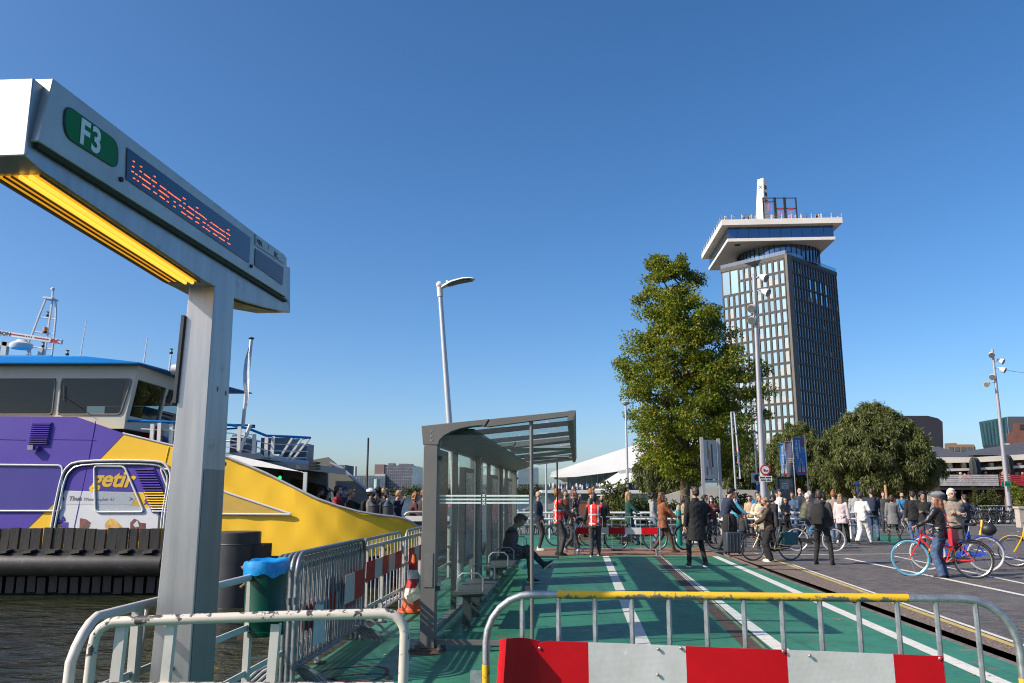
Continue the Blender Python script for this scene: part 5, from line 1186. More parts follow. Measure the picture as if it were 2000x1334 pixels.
mb = MB(); mb.prism([E_(1108, 932, 152), E_(1260, 910, 152), E_(1300, 905, 152), E_(1300, 962, 152), E_(1108, 960, 152)], (2, 20, 0), egl); mb.build('glass_front', mus, True)
mb = MB()
for i in range(16):
    x = 1112 + i * 11; a = E_(x, 931 - max(0, x - 1125) * .15, 151.9); c = E_(x, 957, 151.9); mb.beam(a, c, .12, .1, M('museum_mullion', (.10, .14, .15), .4, .3))
mb.build('mullions', mus, True, kind='stuff')
mb = MB(); a_ = [E_(1150, 968, 146), E_(1185, 968, 146), E_(1218, 946, 146), E_(1270, 930, 146), E_(1340, 925, 146)]; b_ = [E_(1158, 958, 148), E_(1180, 940, 149), E_(1210, 921, 150), E_(1262, 914, 150.5), E_(1340, 906, 150.5)]; c_ = [p + Vector((3, 8, 0)) for p in b_]
mb.add(a_ + b_ + c_, [f_ for i in range(4) for f_ in ((i, i + 1, 5 + i + 1, 5 + i), (5 + i, 5 + i + 1, 10 + i + 1, 10 + i))], ewh); mb.prism([E_(1205, 920, 149.3), E_(1262, 909, 149.3), E_(1262, 920, 149.3), E_(1210, 925, 149.3)], (4, 10, 0), esh); mb.build('slanted_wing', mus, True)
mb = MB(); mb.prism([E_(1058, 957, 146), E_(1330, 957, 146), E_(1330, 964, 146), E_(1058, 963, 146)], (0, 14, 0), ewh); mb.build('terrace_slab', mus, True)
mb = MB(); mb.prism([E_(1058, 964, 147), E_(1330, 964, 147), E_(1330, 985, 147), E_(1058, 985, 147)], (0, 10, 0), M('museum_plinth_glass', (.13, .19, .19), .2, .2, .6, .2)); mb.build('plinth', mus, True)
crowdm = MB()
for i in range(110):
    x = rr.uniform(1062, 1320); p = E_(x, 957, 147.5); crowdm.ell((p.x, p.y, p.z + rr.uniform(.3, .8)), (.25, .2, .5), rr.choice([M('visitor_dark', (.03, .03, .04), .8), M('visitor_pale', (.5, .48, .45), .8), M('visitor_blue', (.08, .12, .22), .8), M('visitor_dark', (.03, .03, .04), .8)]), 5, 4)
crowdm.build('terrace_crowd', kind='stuff')
for k, (px, cm) in enumerate(((1283, M('flag_red', (.5, .03, .03), .7)), (1279, M('flag_white', (.6, .6, .6), .8)), (1275, M('flag_blue', (.08, .12, .3), .7)))):
    t = thing('flag_pole', ['red banner flag by the museum terrace', 'white banner flag beside the red one by the museum terrace', 'blue banner flag left of the white one by the museum terrace'][k], 'flag', (E_(px, 958, 140).x, 140, 1.5))
    mb = MB(); mb.cyl((0, 0, 0), (0, 0, 4.9), .05, whp, 6); mb.build('pole', t); mb = MB(); mb.prism([(.05, 0, 1.6), (.45, .1, 1.7), (.5, .1, 4.6), (.05, 0, 4.8)], (0, .03, 0), cm); mb.build('flag', t)

# ------------------------------------------------------------------ far bank: blocks with window grids, distance haze painted into their bluish colours
def block(name, label, px0, px1, ytop, Y, dep, wall, rows, cols, wcol=(.05, .06, .08), side=None, base_py=957, roof=None, rz=0):
    a = PY(px0, ytop, Y); c = PY(px1, base_py, Y); z0 = -.5; t = thing(name, label, 'building', ((a.x + c.x) / 2, Y, z0))
    mb = MB(); mb.bx(a.x, c.x, Y, Y + dep, z0, a.z, wall); mb.build('wall', t, True)
    wm = M('far_window_%.2f' % wcol[0], wcol, .25, .2, .4, .2)
    mb = MB(); W = (c.x - a.x) / cols; Hh = (a.z - 2.5) / rows
    for r_ in range(rows):
        for k in range(cols):
            x = a.x + W * (k + .22); z = 2 + Hh * (r_ + .25); mb.bx(x, x + W * .56, Y - .12, Y - .02, z, z + Hh * .55, wm)
    mb.build('windows', t, True, kind='stuff')
    if roof:
        mb = MB()
        for f, wd, h in roof: x = a.x + (c.x - a.x) * f; mb.bx(x, x + wd, Y + 3, Y + 9, a.z, a.z + h, M('roof_plant_grey', (.14, .15, .17), .7))
        mb.build('roof_plant', t, True)
    return t
hz = lambda r, g, b: (r, g, b)
fb1 = M('far_brick_blue', (.125, .125, .155), .8, 0, .1, .05); fb2 = M('far_brick_red', (.24, .155, .15), .8, 0, .1, .05); fb3 = M('far_slate', (.11, .125, .165), .8, 0, .1, .05); fgl = M('far_glass_teal', (.17, .25, .30), .3, .2, .2, .05)
t = block('apartment_block', 'big dark apartment block with a glazed right end on the far bank', 748, 806, 909, 520, 30, fb1, 9, 15, (.30, .31, .34), roof=[(.15, 4, 1.5), (.5, 6, 1.2), (.8, 3, 1)])
for i in range(2):
    mb = MB(); a, c = (PY(732, 907, 519.5), PY(750, 930, 519.5)) if i == 0 else (PY(806, 911, 519), PY(817, 957, 519)); mb.bx(a.x, c.x, a.y, a.y + 25, c.z if i == 0 else -.5, a.z, fb2 if i == 0 else fgl); mb.build('reddish_wing' if i == 0 else 'glazed_end', t, True)
mb = MB(); a, c = PY(732, 926, 519), PY(752, 932, 519); mb.bx(a.x, c.x, a.y, a.y + 10, c.z, a.z, M('far_white', (.45, .45, .47), .7)); mb.build('white_band', t, True)
block('apartment_block', 'dark block with a reddish left end, far left across the water', 639, 673, 908, 560, 30, fb1, 8, 9, (.22, .22, .26))
block('apartment_block', 'short reddish block end beside the dark far block at left', 628, 639, 907, 559, 30, fb2, 8, 3, (.35, .3, .3))
block('apartment_block', 'long low slate-blue block between the two far dark blocks', 600, 760, 929, 540, 20, fb3, 5, 34, (.24, .26, .30))
block('apartment_block', 'low glassy block in front of the big far apartment block', 700, 752, 930, 515, 15, M('far_slate_green', (.12, .15, .18), .7), 6, 11, (.20, .24, .27))
block('office_block', 'blue-grey glass office block seen through the shelter', 1012, 1052, 913, 640, 30, M('far_office', (.20, .26, .33), .5), 12, 10, (.30, .36, .42))
block('office_block', 'pale stepped block right of the glass office behind the shelter', 995, 1014, 925, 650, 20, M('far_pale', (.33, .35, .37), .6), 9, 5, (.2, .24, .28))
block('warehouse', 'long low grey warehouse line on the far bank behind the shelter', 820, 1075, 946, 640, 40, M('far_grey', (.19, .22, .26), .7), 2, 60, (.3, .33, .36))
setting('far_bank', [(-1500, 505), (26, 505), (26, 520), (200, 900), (200, 2500), (-1500, 2500)], .35, M('far_bank_ground', (.07, .085, .07), .9), thick=2)
cranes = thing('crane_mast', 'thin pale chimney far across the water between the blocks', 'chimney', (PY(693, 950, 900).x, 900, 0)); mb = MB(); mb.tube([(0, 0, 0), (0, 0, PY(693, 911, 900).z)], [2.2, 1.5], M('far_pale', (.33, .35, .37), .6), 8); mb.build('shaft', cranes)
pl = thing('mooring_pole', 'thin dark mooring pole on the water between the ferry and the shelter', 'mooring pole', (PY(716, 958, 60).x, 60, -.7)); mb = MB(); mb.tube([(0, 0, -1), (0, 0, PY(716, 855, 60).z + .7)], [.09, .07], steel_dark, 8); mb.build('pole', pl)
pl = thing('river_beacon', 'pale green post by the water in front of the far apartment block', 'post', (PY(736, 955, 120).x, 120, -.7)); mb = MB(); mb.cyl((0, 0, 0), (0, 0, PY(736, 936, 120).z + .7), .45, M('pale_green_post', (.3, .4, .38), .6), 8); mb.build('post', pl)
# right-hand far buildings
tl = thing('curved_block', 'black curved theatre-like block behind the willows', 'building', (92, 190, 0))
mb = MB(); prof = [PY(x, y, 185) for x, y in ((1680, 985), (1690, 830), (1712, 815), (1760, 812), (1812, 812), (1832, 817), (1841, 824), (1846, 985))]; mb.prism(prof, (12.5, 25, 0), M('blackened_cladding', (.030, .028, .038), .6, 0, .1, .3)); mb.build('shell', tl, True)
g = thing('glass_block', 'teal glass block leaning outwards behind the restaurant roofs', 'building', (128, 215, 0))
mb = MB(); mb.prism([PY(x, y, 212) for x, y in ((1919, 870), (1912, 824), (1967, 814), (1971, 870))], (12, 20, 0), M('teal_channel_glass', (.09, .20, .21), .3, .2, .3, .4, stretch=(3, 1, .3))); mb.build('glass_wall', g, True)
mb = MB(); mb.prism([PY(x, y, 212) for x, y in ((1967.5, 813.5), (2080, 813.5), (2080, 870), (1971.5, 870))], (13, 20, 0), M('grey_zinc', (.10, .095, .10), .6)); mb.build('zinc_wall', g, True)
for i in range(8):
    m_ = MB(); f = (i + .5) / 8; a = PY(1912 + 55 * f, 824 - 10 * f, 211.8); c = PY(1919 + 52 * f, 870, 211.8); m_.beam(a, c, .12, .1, M('teal_bar', (.05, .11, .12), .5)); m_.build('glass_bar', g, True)
bb = thing('brick_building', 'old red brick stepped gable at the right edge behind the restaurant', 'building', (83, 132, 0))
mbr = NB('weathered_red_brick'); co = mbr.coord('Object', (1, 1, 1), (R(90), 0, 0)); brk = mbr.n('TexBrick'); mbr.l(co, brk.inputs[0]); brk.inputs['Scale'].default_value = 3; brk.inputs['Color1'].default_value = (.26, .10, .065, 1); brk.inputs['Color2'].default_value = (.19, .07, .05, 1); brk.inputs['Mortar'].default_value = (.22, .17, .14, 1); brk.inputs['Mortar Size'].default_value = .012
redbrick = mbr.done(mbr.bsdf(mbr.mix(mbr.ramp(mbr.noise(co, .6, 6), [(.4, 0), (.75, .6)]), brk.outputs[0], (.12, .06, .05)), .85))
mb = MB(); mb.prism([PY(x, y, 130) for x, y in ((1966, 985), (1966, 848), (1978, 843), (1978, 826), (2070, 826), (2070, 985))], (9.2, 14, 0), redbrick); mb.build('gable_wall', bb, True)
mb = MB(); mb.prism([PY(x, y, 129.9) for x, y in ((1992, 829), (2010, 829), (2010, 838), (1992, 838))], (0, .2, 0), M('brick_shadowed_hatch', (.05, .035, .03), .8)); mb.build('hatch', bb, True)  # even dark brown hatch panel
mb = MB(); ws = [PY(x, y, 129) for x, y in ((1962, 880), (1972, 877), (1972, 866), (1962, 866))]; mb.prism(ws, (0, .2, 0), M('sign_white', (.62, .6, .6), .45)); wsg = mb.build('painted_sign', bb, True)
print_line(.6, .28, dark_ink, wsg, rootm(bb).inverted() @ basis(PY(1963.3, 871.5, 128.9), (1, 0, 0), (0, 0, 1)), 61)
ob = thing('office_slab', 'low sandy office slab with a window band between the black block and the brick gable', 'building', (98, 225, 0))
mb = MB(); mb.prism([PY(x, y, 225) for x, y in ((1845, 985), (1845, 866), (1867, 865), (1868, 868), (1902, 868), (1902, 985))], (9, 15, 0), M('sandy_brick', (.36, .22, .13), .7)); mb.build('wall', ob, True)
for x in range(1853, 1900, 12):
    m_ = MB(); m_.prism([PY(x + a, y, 224.9) for a, y in ((0, 873), (9, 873), (9, 881), (0, 881))], (0, .1, 0), M('far_window_right', (.12, .15, .18), .2)); m_.build('window', ob, True)

# ------------------------------------------------------------------ restaurant pavilion with terrace at the right
res = thing('restaurant', 'wide restaurant pavilion with grey pyramid roofs and a red and white terrace front', 'restaurant', (46, 78, 0))
RY = 75.0; rp = lambda x, y, Y=RY: PY(x, y, Y)
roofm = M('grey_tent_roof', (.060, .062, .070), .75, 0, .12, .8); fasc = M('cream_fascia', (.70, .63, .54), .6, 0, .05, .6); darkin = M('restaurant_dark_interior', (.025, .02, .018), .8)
def pyramid(x0, x1, apx, apy, ey, nm='pyramid_roof'):
    a, c = rp(x0, ey), rp(x1, ey); ap_ = rp(apx, apy, RY + 7); m_ = MB()
    vs = [a, c, Vector((c.x, RY + 14, c.z)), Vector((a.x, RY + 14, a.z)), ap_]; m_.add(vs, [(0, 1, 4), (1, 2, 4), (2, 3, 4), (3, 0, 4), (3, 2, 1, 0)], roofm); m_.build(nm, res, True)
pyramid(1760, 1898, 1832, 872, 893); pyramid(1892, 1945, 1936, 876, 893); pyramid(1905, 2110, 2010, 862, 889)
mb = MB(); mb.prism([rp(1760, 893), rp(1902, 893), rp(1902, 903), rp(1760, 905)], (0, .5, 0), fasc); mb.prism([rp(1902, 893), rp(2110, 881), rp(2110, 892), rp(1902, 903)], (0, .5, 0), fasc); mb.build('fascia', res, True)
mb = MB(); mb.prism([rp(1780, 917, 74), rp(1902, 914, 74), rp(1902, 919, 74), rp(1780, 922, 74)], (0, 2, 0), M('awning_edge', (.55, .54, .53), .6)); mb.prism([rp(1902, 914, 74), rp(2110, 903, 74), rp(2110, 908, 74), rp(1902, 919, 74)], (0, 2, 0), M('awning_edge', (.55, .54, .53), .6)); mb.build('awning_edge', res, True)
mb = MB(); mb.bx(rp(1760, 900).x, rp(2110, 900).x, RY + 5, RY + 5.4, 0, rp(1900, 893).z, M('timber_brown_wall', (.26, .13, .055), .7, 0, .3, .8)); mb.build('back_wall', res, True)
for i in range(12):
    m_ = MB(); x = 1775 + i * 27; a = rp(x, 904, 76); c = rp(x, 916, 76); m_.bx(a.x - .18, a.x + .18, 76, 76.3, c.z, a.z, fasc); m_.build('window_post', res, True)
    m_ = MB(); c2 = rp(x + 14, 916, 78); m_.bx(a.x + .3, a.x + 1.0, 78, 78.1, c2.z, a.z - .1, M('warm_pane', (.30, .15, .05), .3, 0, .5, .6)); m_.build('warm_pane', res, True)
tz0, tz1 = rp(1900, 949, 73).z, rp(1900, 927, 73).z
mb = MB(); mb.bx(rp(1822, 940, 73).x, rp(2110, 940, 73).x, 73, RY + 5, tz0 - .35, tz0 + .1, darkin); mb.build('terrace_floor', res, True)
def boards_front(px0, px1, m_a, nm):
    x0, x1 = rp(px0, 940, 73).x, rp(px1, 940, 73).x; n = 6; h = (tz1 - tz0) / n; seg = max(1, int((x1 - x0) / 1.9)); L = (x1 - x0) / seg
    for j in range(n):
        for i in range(seg):
            m_ = MB(); m_.bx(x0 + L * i + .015, x0 + L * (i + 1) - .015, 72.92 + .02 * (j % 2), 73.0, tz0 + h * j + .012, tz0 + h * (j + 1) - .012, m_a); m_.build(nm, res, True)
boards_front(1832, 1950, M('whitewashed_board', (.48, .45, .44), .7, 0, .25, 1.2, dirt=.3, dirtcol=(.15, .13, .13), ds=2.2), 'white_board'); boards_front(1952, 2070, M('red_board', (.42, .018, .03), .6, 0, .2, 1.5), 'red_board')
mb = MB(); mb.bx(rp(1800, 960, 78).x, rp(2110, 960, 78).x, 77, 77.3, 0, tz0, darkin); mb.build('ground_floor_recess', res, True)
for i in range(14):
    m_ = MB(); x = rp(1795 + i * 21, 970, 73.4).x; m_.bx(x - .07, x + .07, 73.3, 73.45, 0, tz0 - .3, M('terrace_post', (.16, .11, .08), .7)); m_.build('terrace_post', res, True)
    m_ = MB(); m_.bx(x + .4, x + 1.3, 76.7, 76.95, .1, 1.6 + .4 * math.sin(i * 2.2), rr.choice([M('menu_panel', (.35, .30, .25), .6, 0, .5, 2), M('red_brown_panel', (.20, .06, .04), .6, 0, .3, 2), M('grey_panel', (.16, .16, .16), .6)])); m_.build('wall_panel', res, True)
dine = MB()
for i in range(150):
    x = rp(rr.uniform(1832, 2060), 925, 74.5).x; z = tz1 + rr.uniform(-.15, .12); cm = rr.choice([M('visitor_dark', (.03, .03, .04), .8), M('visitor_pale', (.5, .48, .45), .8), M('visitor_red', (.4, .06, .05), .8), M('visitor_dark', (.03, .03, .04), .8)])
    y = rr.uniform(73.4, 76.5); dine.ell((x, y, z - .32), (.24, .18, .34), cm, 6, 4); dine.ell((x, y, z + .1), (.11, .12, .14), rr.choice([M('visitor_skin', (.4, .25, .18), .7), M('visitor_hair', (.05, .035, .025), .8)]), 6, 4)
dine.build('terrace_diners', kind='stuff')
for k, px in enumerate((1903, 1911, 1917, 1968, 1976, 1982)):
    t = thing('closed_parasol', ['leftmost closed black parasol of the left trio on the terrace', 'middle closed black parasol of the left trio on the terrace', 'right closed black parasol of the left trio on the terrace', 'left closed black parasol of the right trio, beside the light mast', 'middle closed black parasol of the right trio on the terrace', 'rightmost closed black parasol of the right trio on the terrace'][k], 'parasol', (rp(px, 930, 73.6).x, 73.6 + .3 * (k % 3), tz0 + .1), 0, 'closed parasols on the terrace')
    top = rp(px, 893 if k < 3 else 888, 73.6).z - tz0 - .1
    m_ = MB(); m_.cyl((0, 0, 0), (0, 0, top), .04, steel_dark, 6); m_.build('pole', t); m_ = MB(); N = 14; vs = []
    for j, (r_, z) in enumerate(((.24, .9), (.30, 1.2), (.26, 1.7), (.27, top - .5), (.15, top - .1), (.04, top))): vs += [(r_ * (1 + .3 * (i % 2)) * math.cos(2 * math.pi * i / N), r_ * (1 + .3 * (i % 2)) * math.sin(2 * math.pi * i / N), z) for i in range(N)]
    m_.add(vs, [(j * N + i, j * N + (i + 1) % N, (j + 1) * N + (i + 1) % N, (j + 1) * N + i) for j in range(5) for i in range(N)], M('parasol_black', (.03, .032, .034), .8)); m_.build('canopy', t)

# ------------------------------------------------------------------ poles, signs, banners
alu = M('pale_aluminium_pole', (.50, .50, .51), .4, .45, .06, 2); alu_d = M('grey_mast_paint', (.36, .35, .37), .4, .3, .06, 2)
t = thing('street_lamp', 'leaning pale street lamp with a flat lamp head, standing behind the shelter', 'street lamp', (PY(893, 1040, 16).x, 16, 0))
lb, lt_ = PY(878, 832, 16), PY(859.5, 572, 16); d_ = (lt_ - lb); foot = lb - d_ * (lb.z / d_.z)
mb = MB(); mb.tube([foot, lb.lerp(foot, .3), lt_], [.075, .066, .045], alu, 12); mb.build('pole', t, True)
mb = MB(); mb.cyl(lt_ - d_.normalized() * .08, lt_ + d_.normalized() * .12, .06, whp, 12); mb.ell(lt_ + d_.normalized() * .17, (.075, .075, .075), whp, 12, 8); mb.build('socket', t, True)
hd0 = PY(862, 563, 16); hd1 = PY(927, 546, 15.6); dirh = (hd1 - hd0); side = Vector((.25, 1, 0)).normalized(); upn = dirh.normalized().cross(side).normalized(); upn = upn if upn.z > 0 else -upn
ring_f = []; fr = [(0, .05, .05), (.12, .075, .065), (.35, .13, .06), (.7, .15, .05), (.92, .12, .04), (1.0, .05, .02)]; vs = []; N = 12
for f, wv, h in fr:
    c = hd0 + dirh * f + upn * (.05 * math.sin(f * 3))
    for k in range(N):
        a = 2 * math.pi * k / N; vs.append(c + side * (wv * math.cos(a)) + upn * (h * math.sin(a) if math.sin(a) > 0 else .25 * h * math.sin(a)))
mb = MB(); mb.add(vs, [(j * N + k, j * N + (k + 1) % N, (j + 1) * N + (k + 1) % N, (j + 1) * N + k) for j in range(len(fr) - 1) for k in range(N)] + [tuple(range(N)), tuple((len(fr) - 1) * N + k for k in range(N))], whp); mb.build('lamp_head', t, True)
mb = MB(); vs = [hd0 + dirh * f + side * sg * wv + upn * (.05 * math.sin(f * 3) - .022) for f, wv in ((.22, .07), (.5, .12), (.92, .09)) for sg in (-1, 1)]; mb.add(vs, [(0, 1, 3, 2), (2, 3, 5, 4)], M('lamp_lens_grey', (.16, .15, .13), .25)); mb.build('lens', t, True)
mb = MB(); mb.cyl(hd0 + dirh * .2 + upn * .06, hd0 + dirh * .2 + upn * .13, .03, whp, 10); mb.build('sensor_cap', t, True)
def lamp_simple(label, px, pyb, pyt, Y, r0=.07):
    b0 = PY(px, 990, Y); b0.z = GR; tp_ = PY(px, pyt, Y); t = thing('street_lamp', label, 'street lamp', (b0.x, Y, GR)); h = tp_.z - GR
    mb = MB(); mb.tube([(0, 0, 0), (0, 0, h)], [r0, r0 * .7], alu, 10); mb.build('pole', t); mb = MB(); mb.lathe([(.06, h), (.16, h + .06), (.20, h + .16), (.14, h + .2), (.02, h + .22)], (0, 0, 0), M('lamp_globe', (.4, .42, .42), .2), 12); mb.build('lamp_head', t); return t
lamp_simple('slim pale lamp post with a small round head left of the big tree', 1227, 955, 792, 38)
lamp_simple('slim grey post seen under the far end of the shelter roof', 1067, 985, 905, 34, .06)
def mast(label, px, pyt, Y, heads, extra=None):
    tp_ = PY(px[1], pyt, Y); t = thing('light_mast', label, 'light mast', (PY(px[0], 1000, Y).x, Y, GR)); h = tp_.z - GR; dx = tp_.x - t.location.x
    mb = MB(); mb.tube([(0, 0, 0), (dx, 0, h)], [.17, .075], alu_d, 12); mb.build('pole', t)
    for k, (hx, hy, ax, ay) in enumerate(heads):
        c = PY(hx, hy, Y - .1); a = PY(ax, ay, Y); o_ = Vector((t.location.x, Y, GR)); c -= o_; a -= o_
        m_ = MB(); m_.tube([a, (a + c) / 2 + Vector((0, 0, .1)), c], .03, whp, 6); dv = Vector((c.x - a.x, -.5, -.35)).normalized(); m_.tube([c - dv * .25, c - dv * .05, c + dv * .18], [.08, .16, .21], whp, 12); sp = m_.build('spotlight', t)
        m_ = MB(); m_.cyl(c + dv * .17, c + dv * .185, .19, M('spot_lens', (.25, .25, .24), .15, .3), 12); m_.build('lens', sp)
    return t
lm = mast('tall mast with white spotlights beside the big tree, carrying a round red-rimmed sign', (1493, 1472), 535, 38, [(1491, 542, 1473, 545), (1495, 570, 1475, 570), (1468, 601, 1477, 597), (1469, 624, 1478, 612)])
mast('tall slender mast with spotlights at the right edge by the restaurant', (1972, 1938), 682, 55, [(1936, 692, 1940, 690), (1955, 705, 1942, 708), (1958, 722, 1944, 720), (1938, 735, 1946, 735), (1929, 750, 1948, 748)])
mb = MB(); mb.cyl(PY(1962, 723, 55), PY(2060, 736, 55), .02, alu, 5); tag(mb.build('overhead_wire'), 'thin wire running right from the spotlight mast', 'wire')
c = PY(1495, 918, 37.6)
def disc(name, c, r_, m_, par, dy=0, n=24):
    b = MB(); b.cyl(c + Vector((0, dy, 0)), c + Vector((0, dy + .02, 0)), r_, m_, n); return b.build(name, par, True)
rs_ = disc('round_sign', c, .245, M('sign_red', (.42, .015, .025), .4), lm); disc('sign_face', c, .175, M('sign_white', (.62, .6, .6), .45), rs_, -.012)
mb = MB(); q = c + Vector((0, -.02, 0)); mb.beam(q + Vector((-.13, 0, .13)), q + Vector((.13, 0, -.13)), .004, .035, M('sign_red', (.42, .015, .025), .4), (0, 1, 0)); mb.build('sign_bar', rs_, True)
mb = MB(); mb.prism([q + Vector(p) for p in ((-.10, -.002, -.06), (.02, -.002, -.06), (.12, -.002, -.03), (.12, -.002, 0), (.04, -.002, -.02), (-.04, -.002, -.02), (-.06, -.002, .05), (-.10, -.002, .05))], (0, -.003, 0), dark_ink); mb.build('scooter_symbol', rs_, True)
mb = MB(); p = PY(1495, 935, 37.6); mb.bx(p.x - .30, p.x + .30, 37.58, 37.6, p.z - .13, p.z + .13, M('sign_white', (.62, .6, .6), .45)); pp = mb.build('plate', lm, True)
for k in range(2): print_line(.5 - .06 * k, .075, dark_ink, pp, rootm(lm).inverted() @ basis(Vector((p.x - .26 + .05 * k, 37.575, p.z + .02 - .11 * k)), (1, 0, 0), (0, 0, 1)), 3 + k)
c = PY(1484, 953, 44); t = thing('round_sign', 'small round blue traffic sign left of the spotlight mast', 'traffic sign', (c.x, 44, GR)); mb = MB(); mb.cyl((0, .05, 0), (0, .05, c.z - GR + .3), .03, alu, 6); mb.build('post', t); disc('sign_face', c, .21, M('sign_blue', (.015, .10, .38), .4), t)
c = PY(1479, 933, 50); t = thing('white_notice', 'small white square notice on a thin post left of the spotlight mast', 'notice', (c.x, 50, GR)); mb = MB(); mb.cyl((0, .05, 0), (0, .05, c.z - GR + 7), .05, alu, 6); mb.build('post', t); mb = MB(); mb.bx(-.38, .38, -.02, 0, c.z - GR - .3, c.z - GR + .3, M('sign_white', (.62, .6, .6), .45)); mb.build('board', t); mb = MB(); mb.lathe([(.16, -.03), (.20, -.035), (.20, -.03), (.16, -.025)], (0, 0, c.z - GR), dark_ink, 16, 'Y'); mb.build('ring_mark', t)
# framed poster between two posts, and the leaning ladder-like sign post
t = thing('poster_frame', 'tall grey poster frame on two posts under the big tree', 'poster', (PY(1388, 960, 33).x, 33, GR))
mb = MB(); a, b_ = PY(1371, 885, 33), PY(1404, 885, 33.9); z1 = PY(1371, 868, 33).z
mb.bx(a.x - .06, a.x + .06, 32.94, 33.06, GR, z1 + .3, alu_d); mb.bx(b_.x - .06, b_.x + .06, 33.84, 33.96, GR, z1 + .3, alu_d); zc = PY(1388, 940, 33).z; mb.beam((a.x, 33, zc), (b_.x, 33.9, zc), .08, .10, alu_d); mb.build('frame', t, True)
mb = MB(); za = PY(1388, 935, 33).z; mb.prism([(a.x + .08, 33.03, za), (b_.x - .08, 33.86, za), (b_.x - .08, 33.86, z1 + .2), (a.x + .08, 33.03, z1 + .2)], (0, .03, 0), M('poster_paper', (.55, .51, .46), .5)); pb = mb.build('poster_board', t, True)
for k, (f, cm, h0, h1) in enumerate(((.3, (.5, .22, .05), .5, .98), (.42, (.45, .28, .2), .25, .75), (.6, (.06, .06, .1), .3, .9), (.52, (.55, .25, .22), .12, .3), (.2, (.4, .1, .12), .1, .3))):
    m_ = MB(); zz0, zz1 = za + (z1 + .2 - za) * h0, za + (z1 + .2 - za) * h1; x = a.x + .08 + (b_.x - a.x - .16) * f; y = 33.03 + .83 * f
    m_.prism([(x - .03, y - .035, zz0), (x + .05, y + .04, zz0), (x + .03, y + .02, zz1), (x - .04, y - .045, zz1)], (.004, -.006, 0), M('poster_figure_%d' % k, cm, .6)); m_.build('printed_figure', pb, True)
t = thing('sign_post', 'tall leaning double-tube sign post seen edge-on right of the poster frame', 'sign post', (PY(1438, 980, 30).x, 30, GR))
mb = MB(); b0, b1 = PY(1440, 1000, 30), PY(1428, 805, 30); b2, b3 = PY(1446, 935, 30), PY(1434, 804, 30.4); mb.cyl(Vector((b0.x, 30, GR)), b1, .035, alu, 8); mb.cyl(b2, b3, .03, alu, 8)
for f in (0, .33, .62, .66, .82, 1): mb.cyl(b1.lerp(b0, f * .66), b3.lerp(b2, f), .022, alu, 6)
mb.build('tube_frame', t, True); mb = MB(); c = PY(1438, 890, 30.2); mb.cyl(c + Vector((0, -.02, 0)), c + Vector((.02, .02, 0)), .01, alu, 4); mb.tube([c + Vector((.05 * math.sin(a), 0, .29 * math.cos(a))) + Vector((.02, 0, 0)) for a in [k * math.pi / 8 for k in range(9)]], .03, M('sign_orange_red', (.6, .07, .03), .4), 6); mb.build('sign_disc_edge', t, True)
bann = M('banner_blue', (.03, .20, .52), .6, 0, .1, 1); 
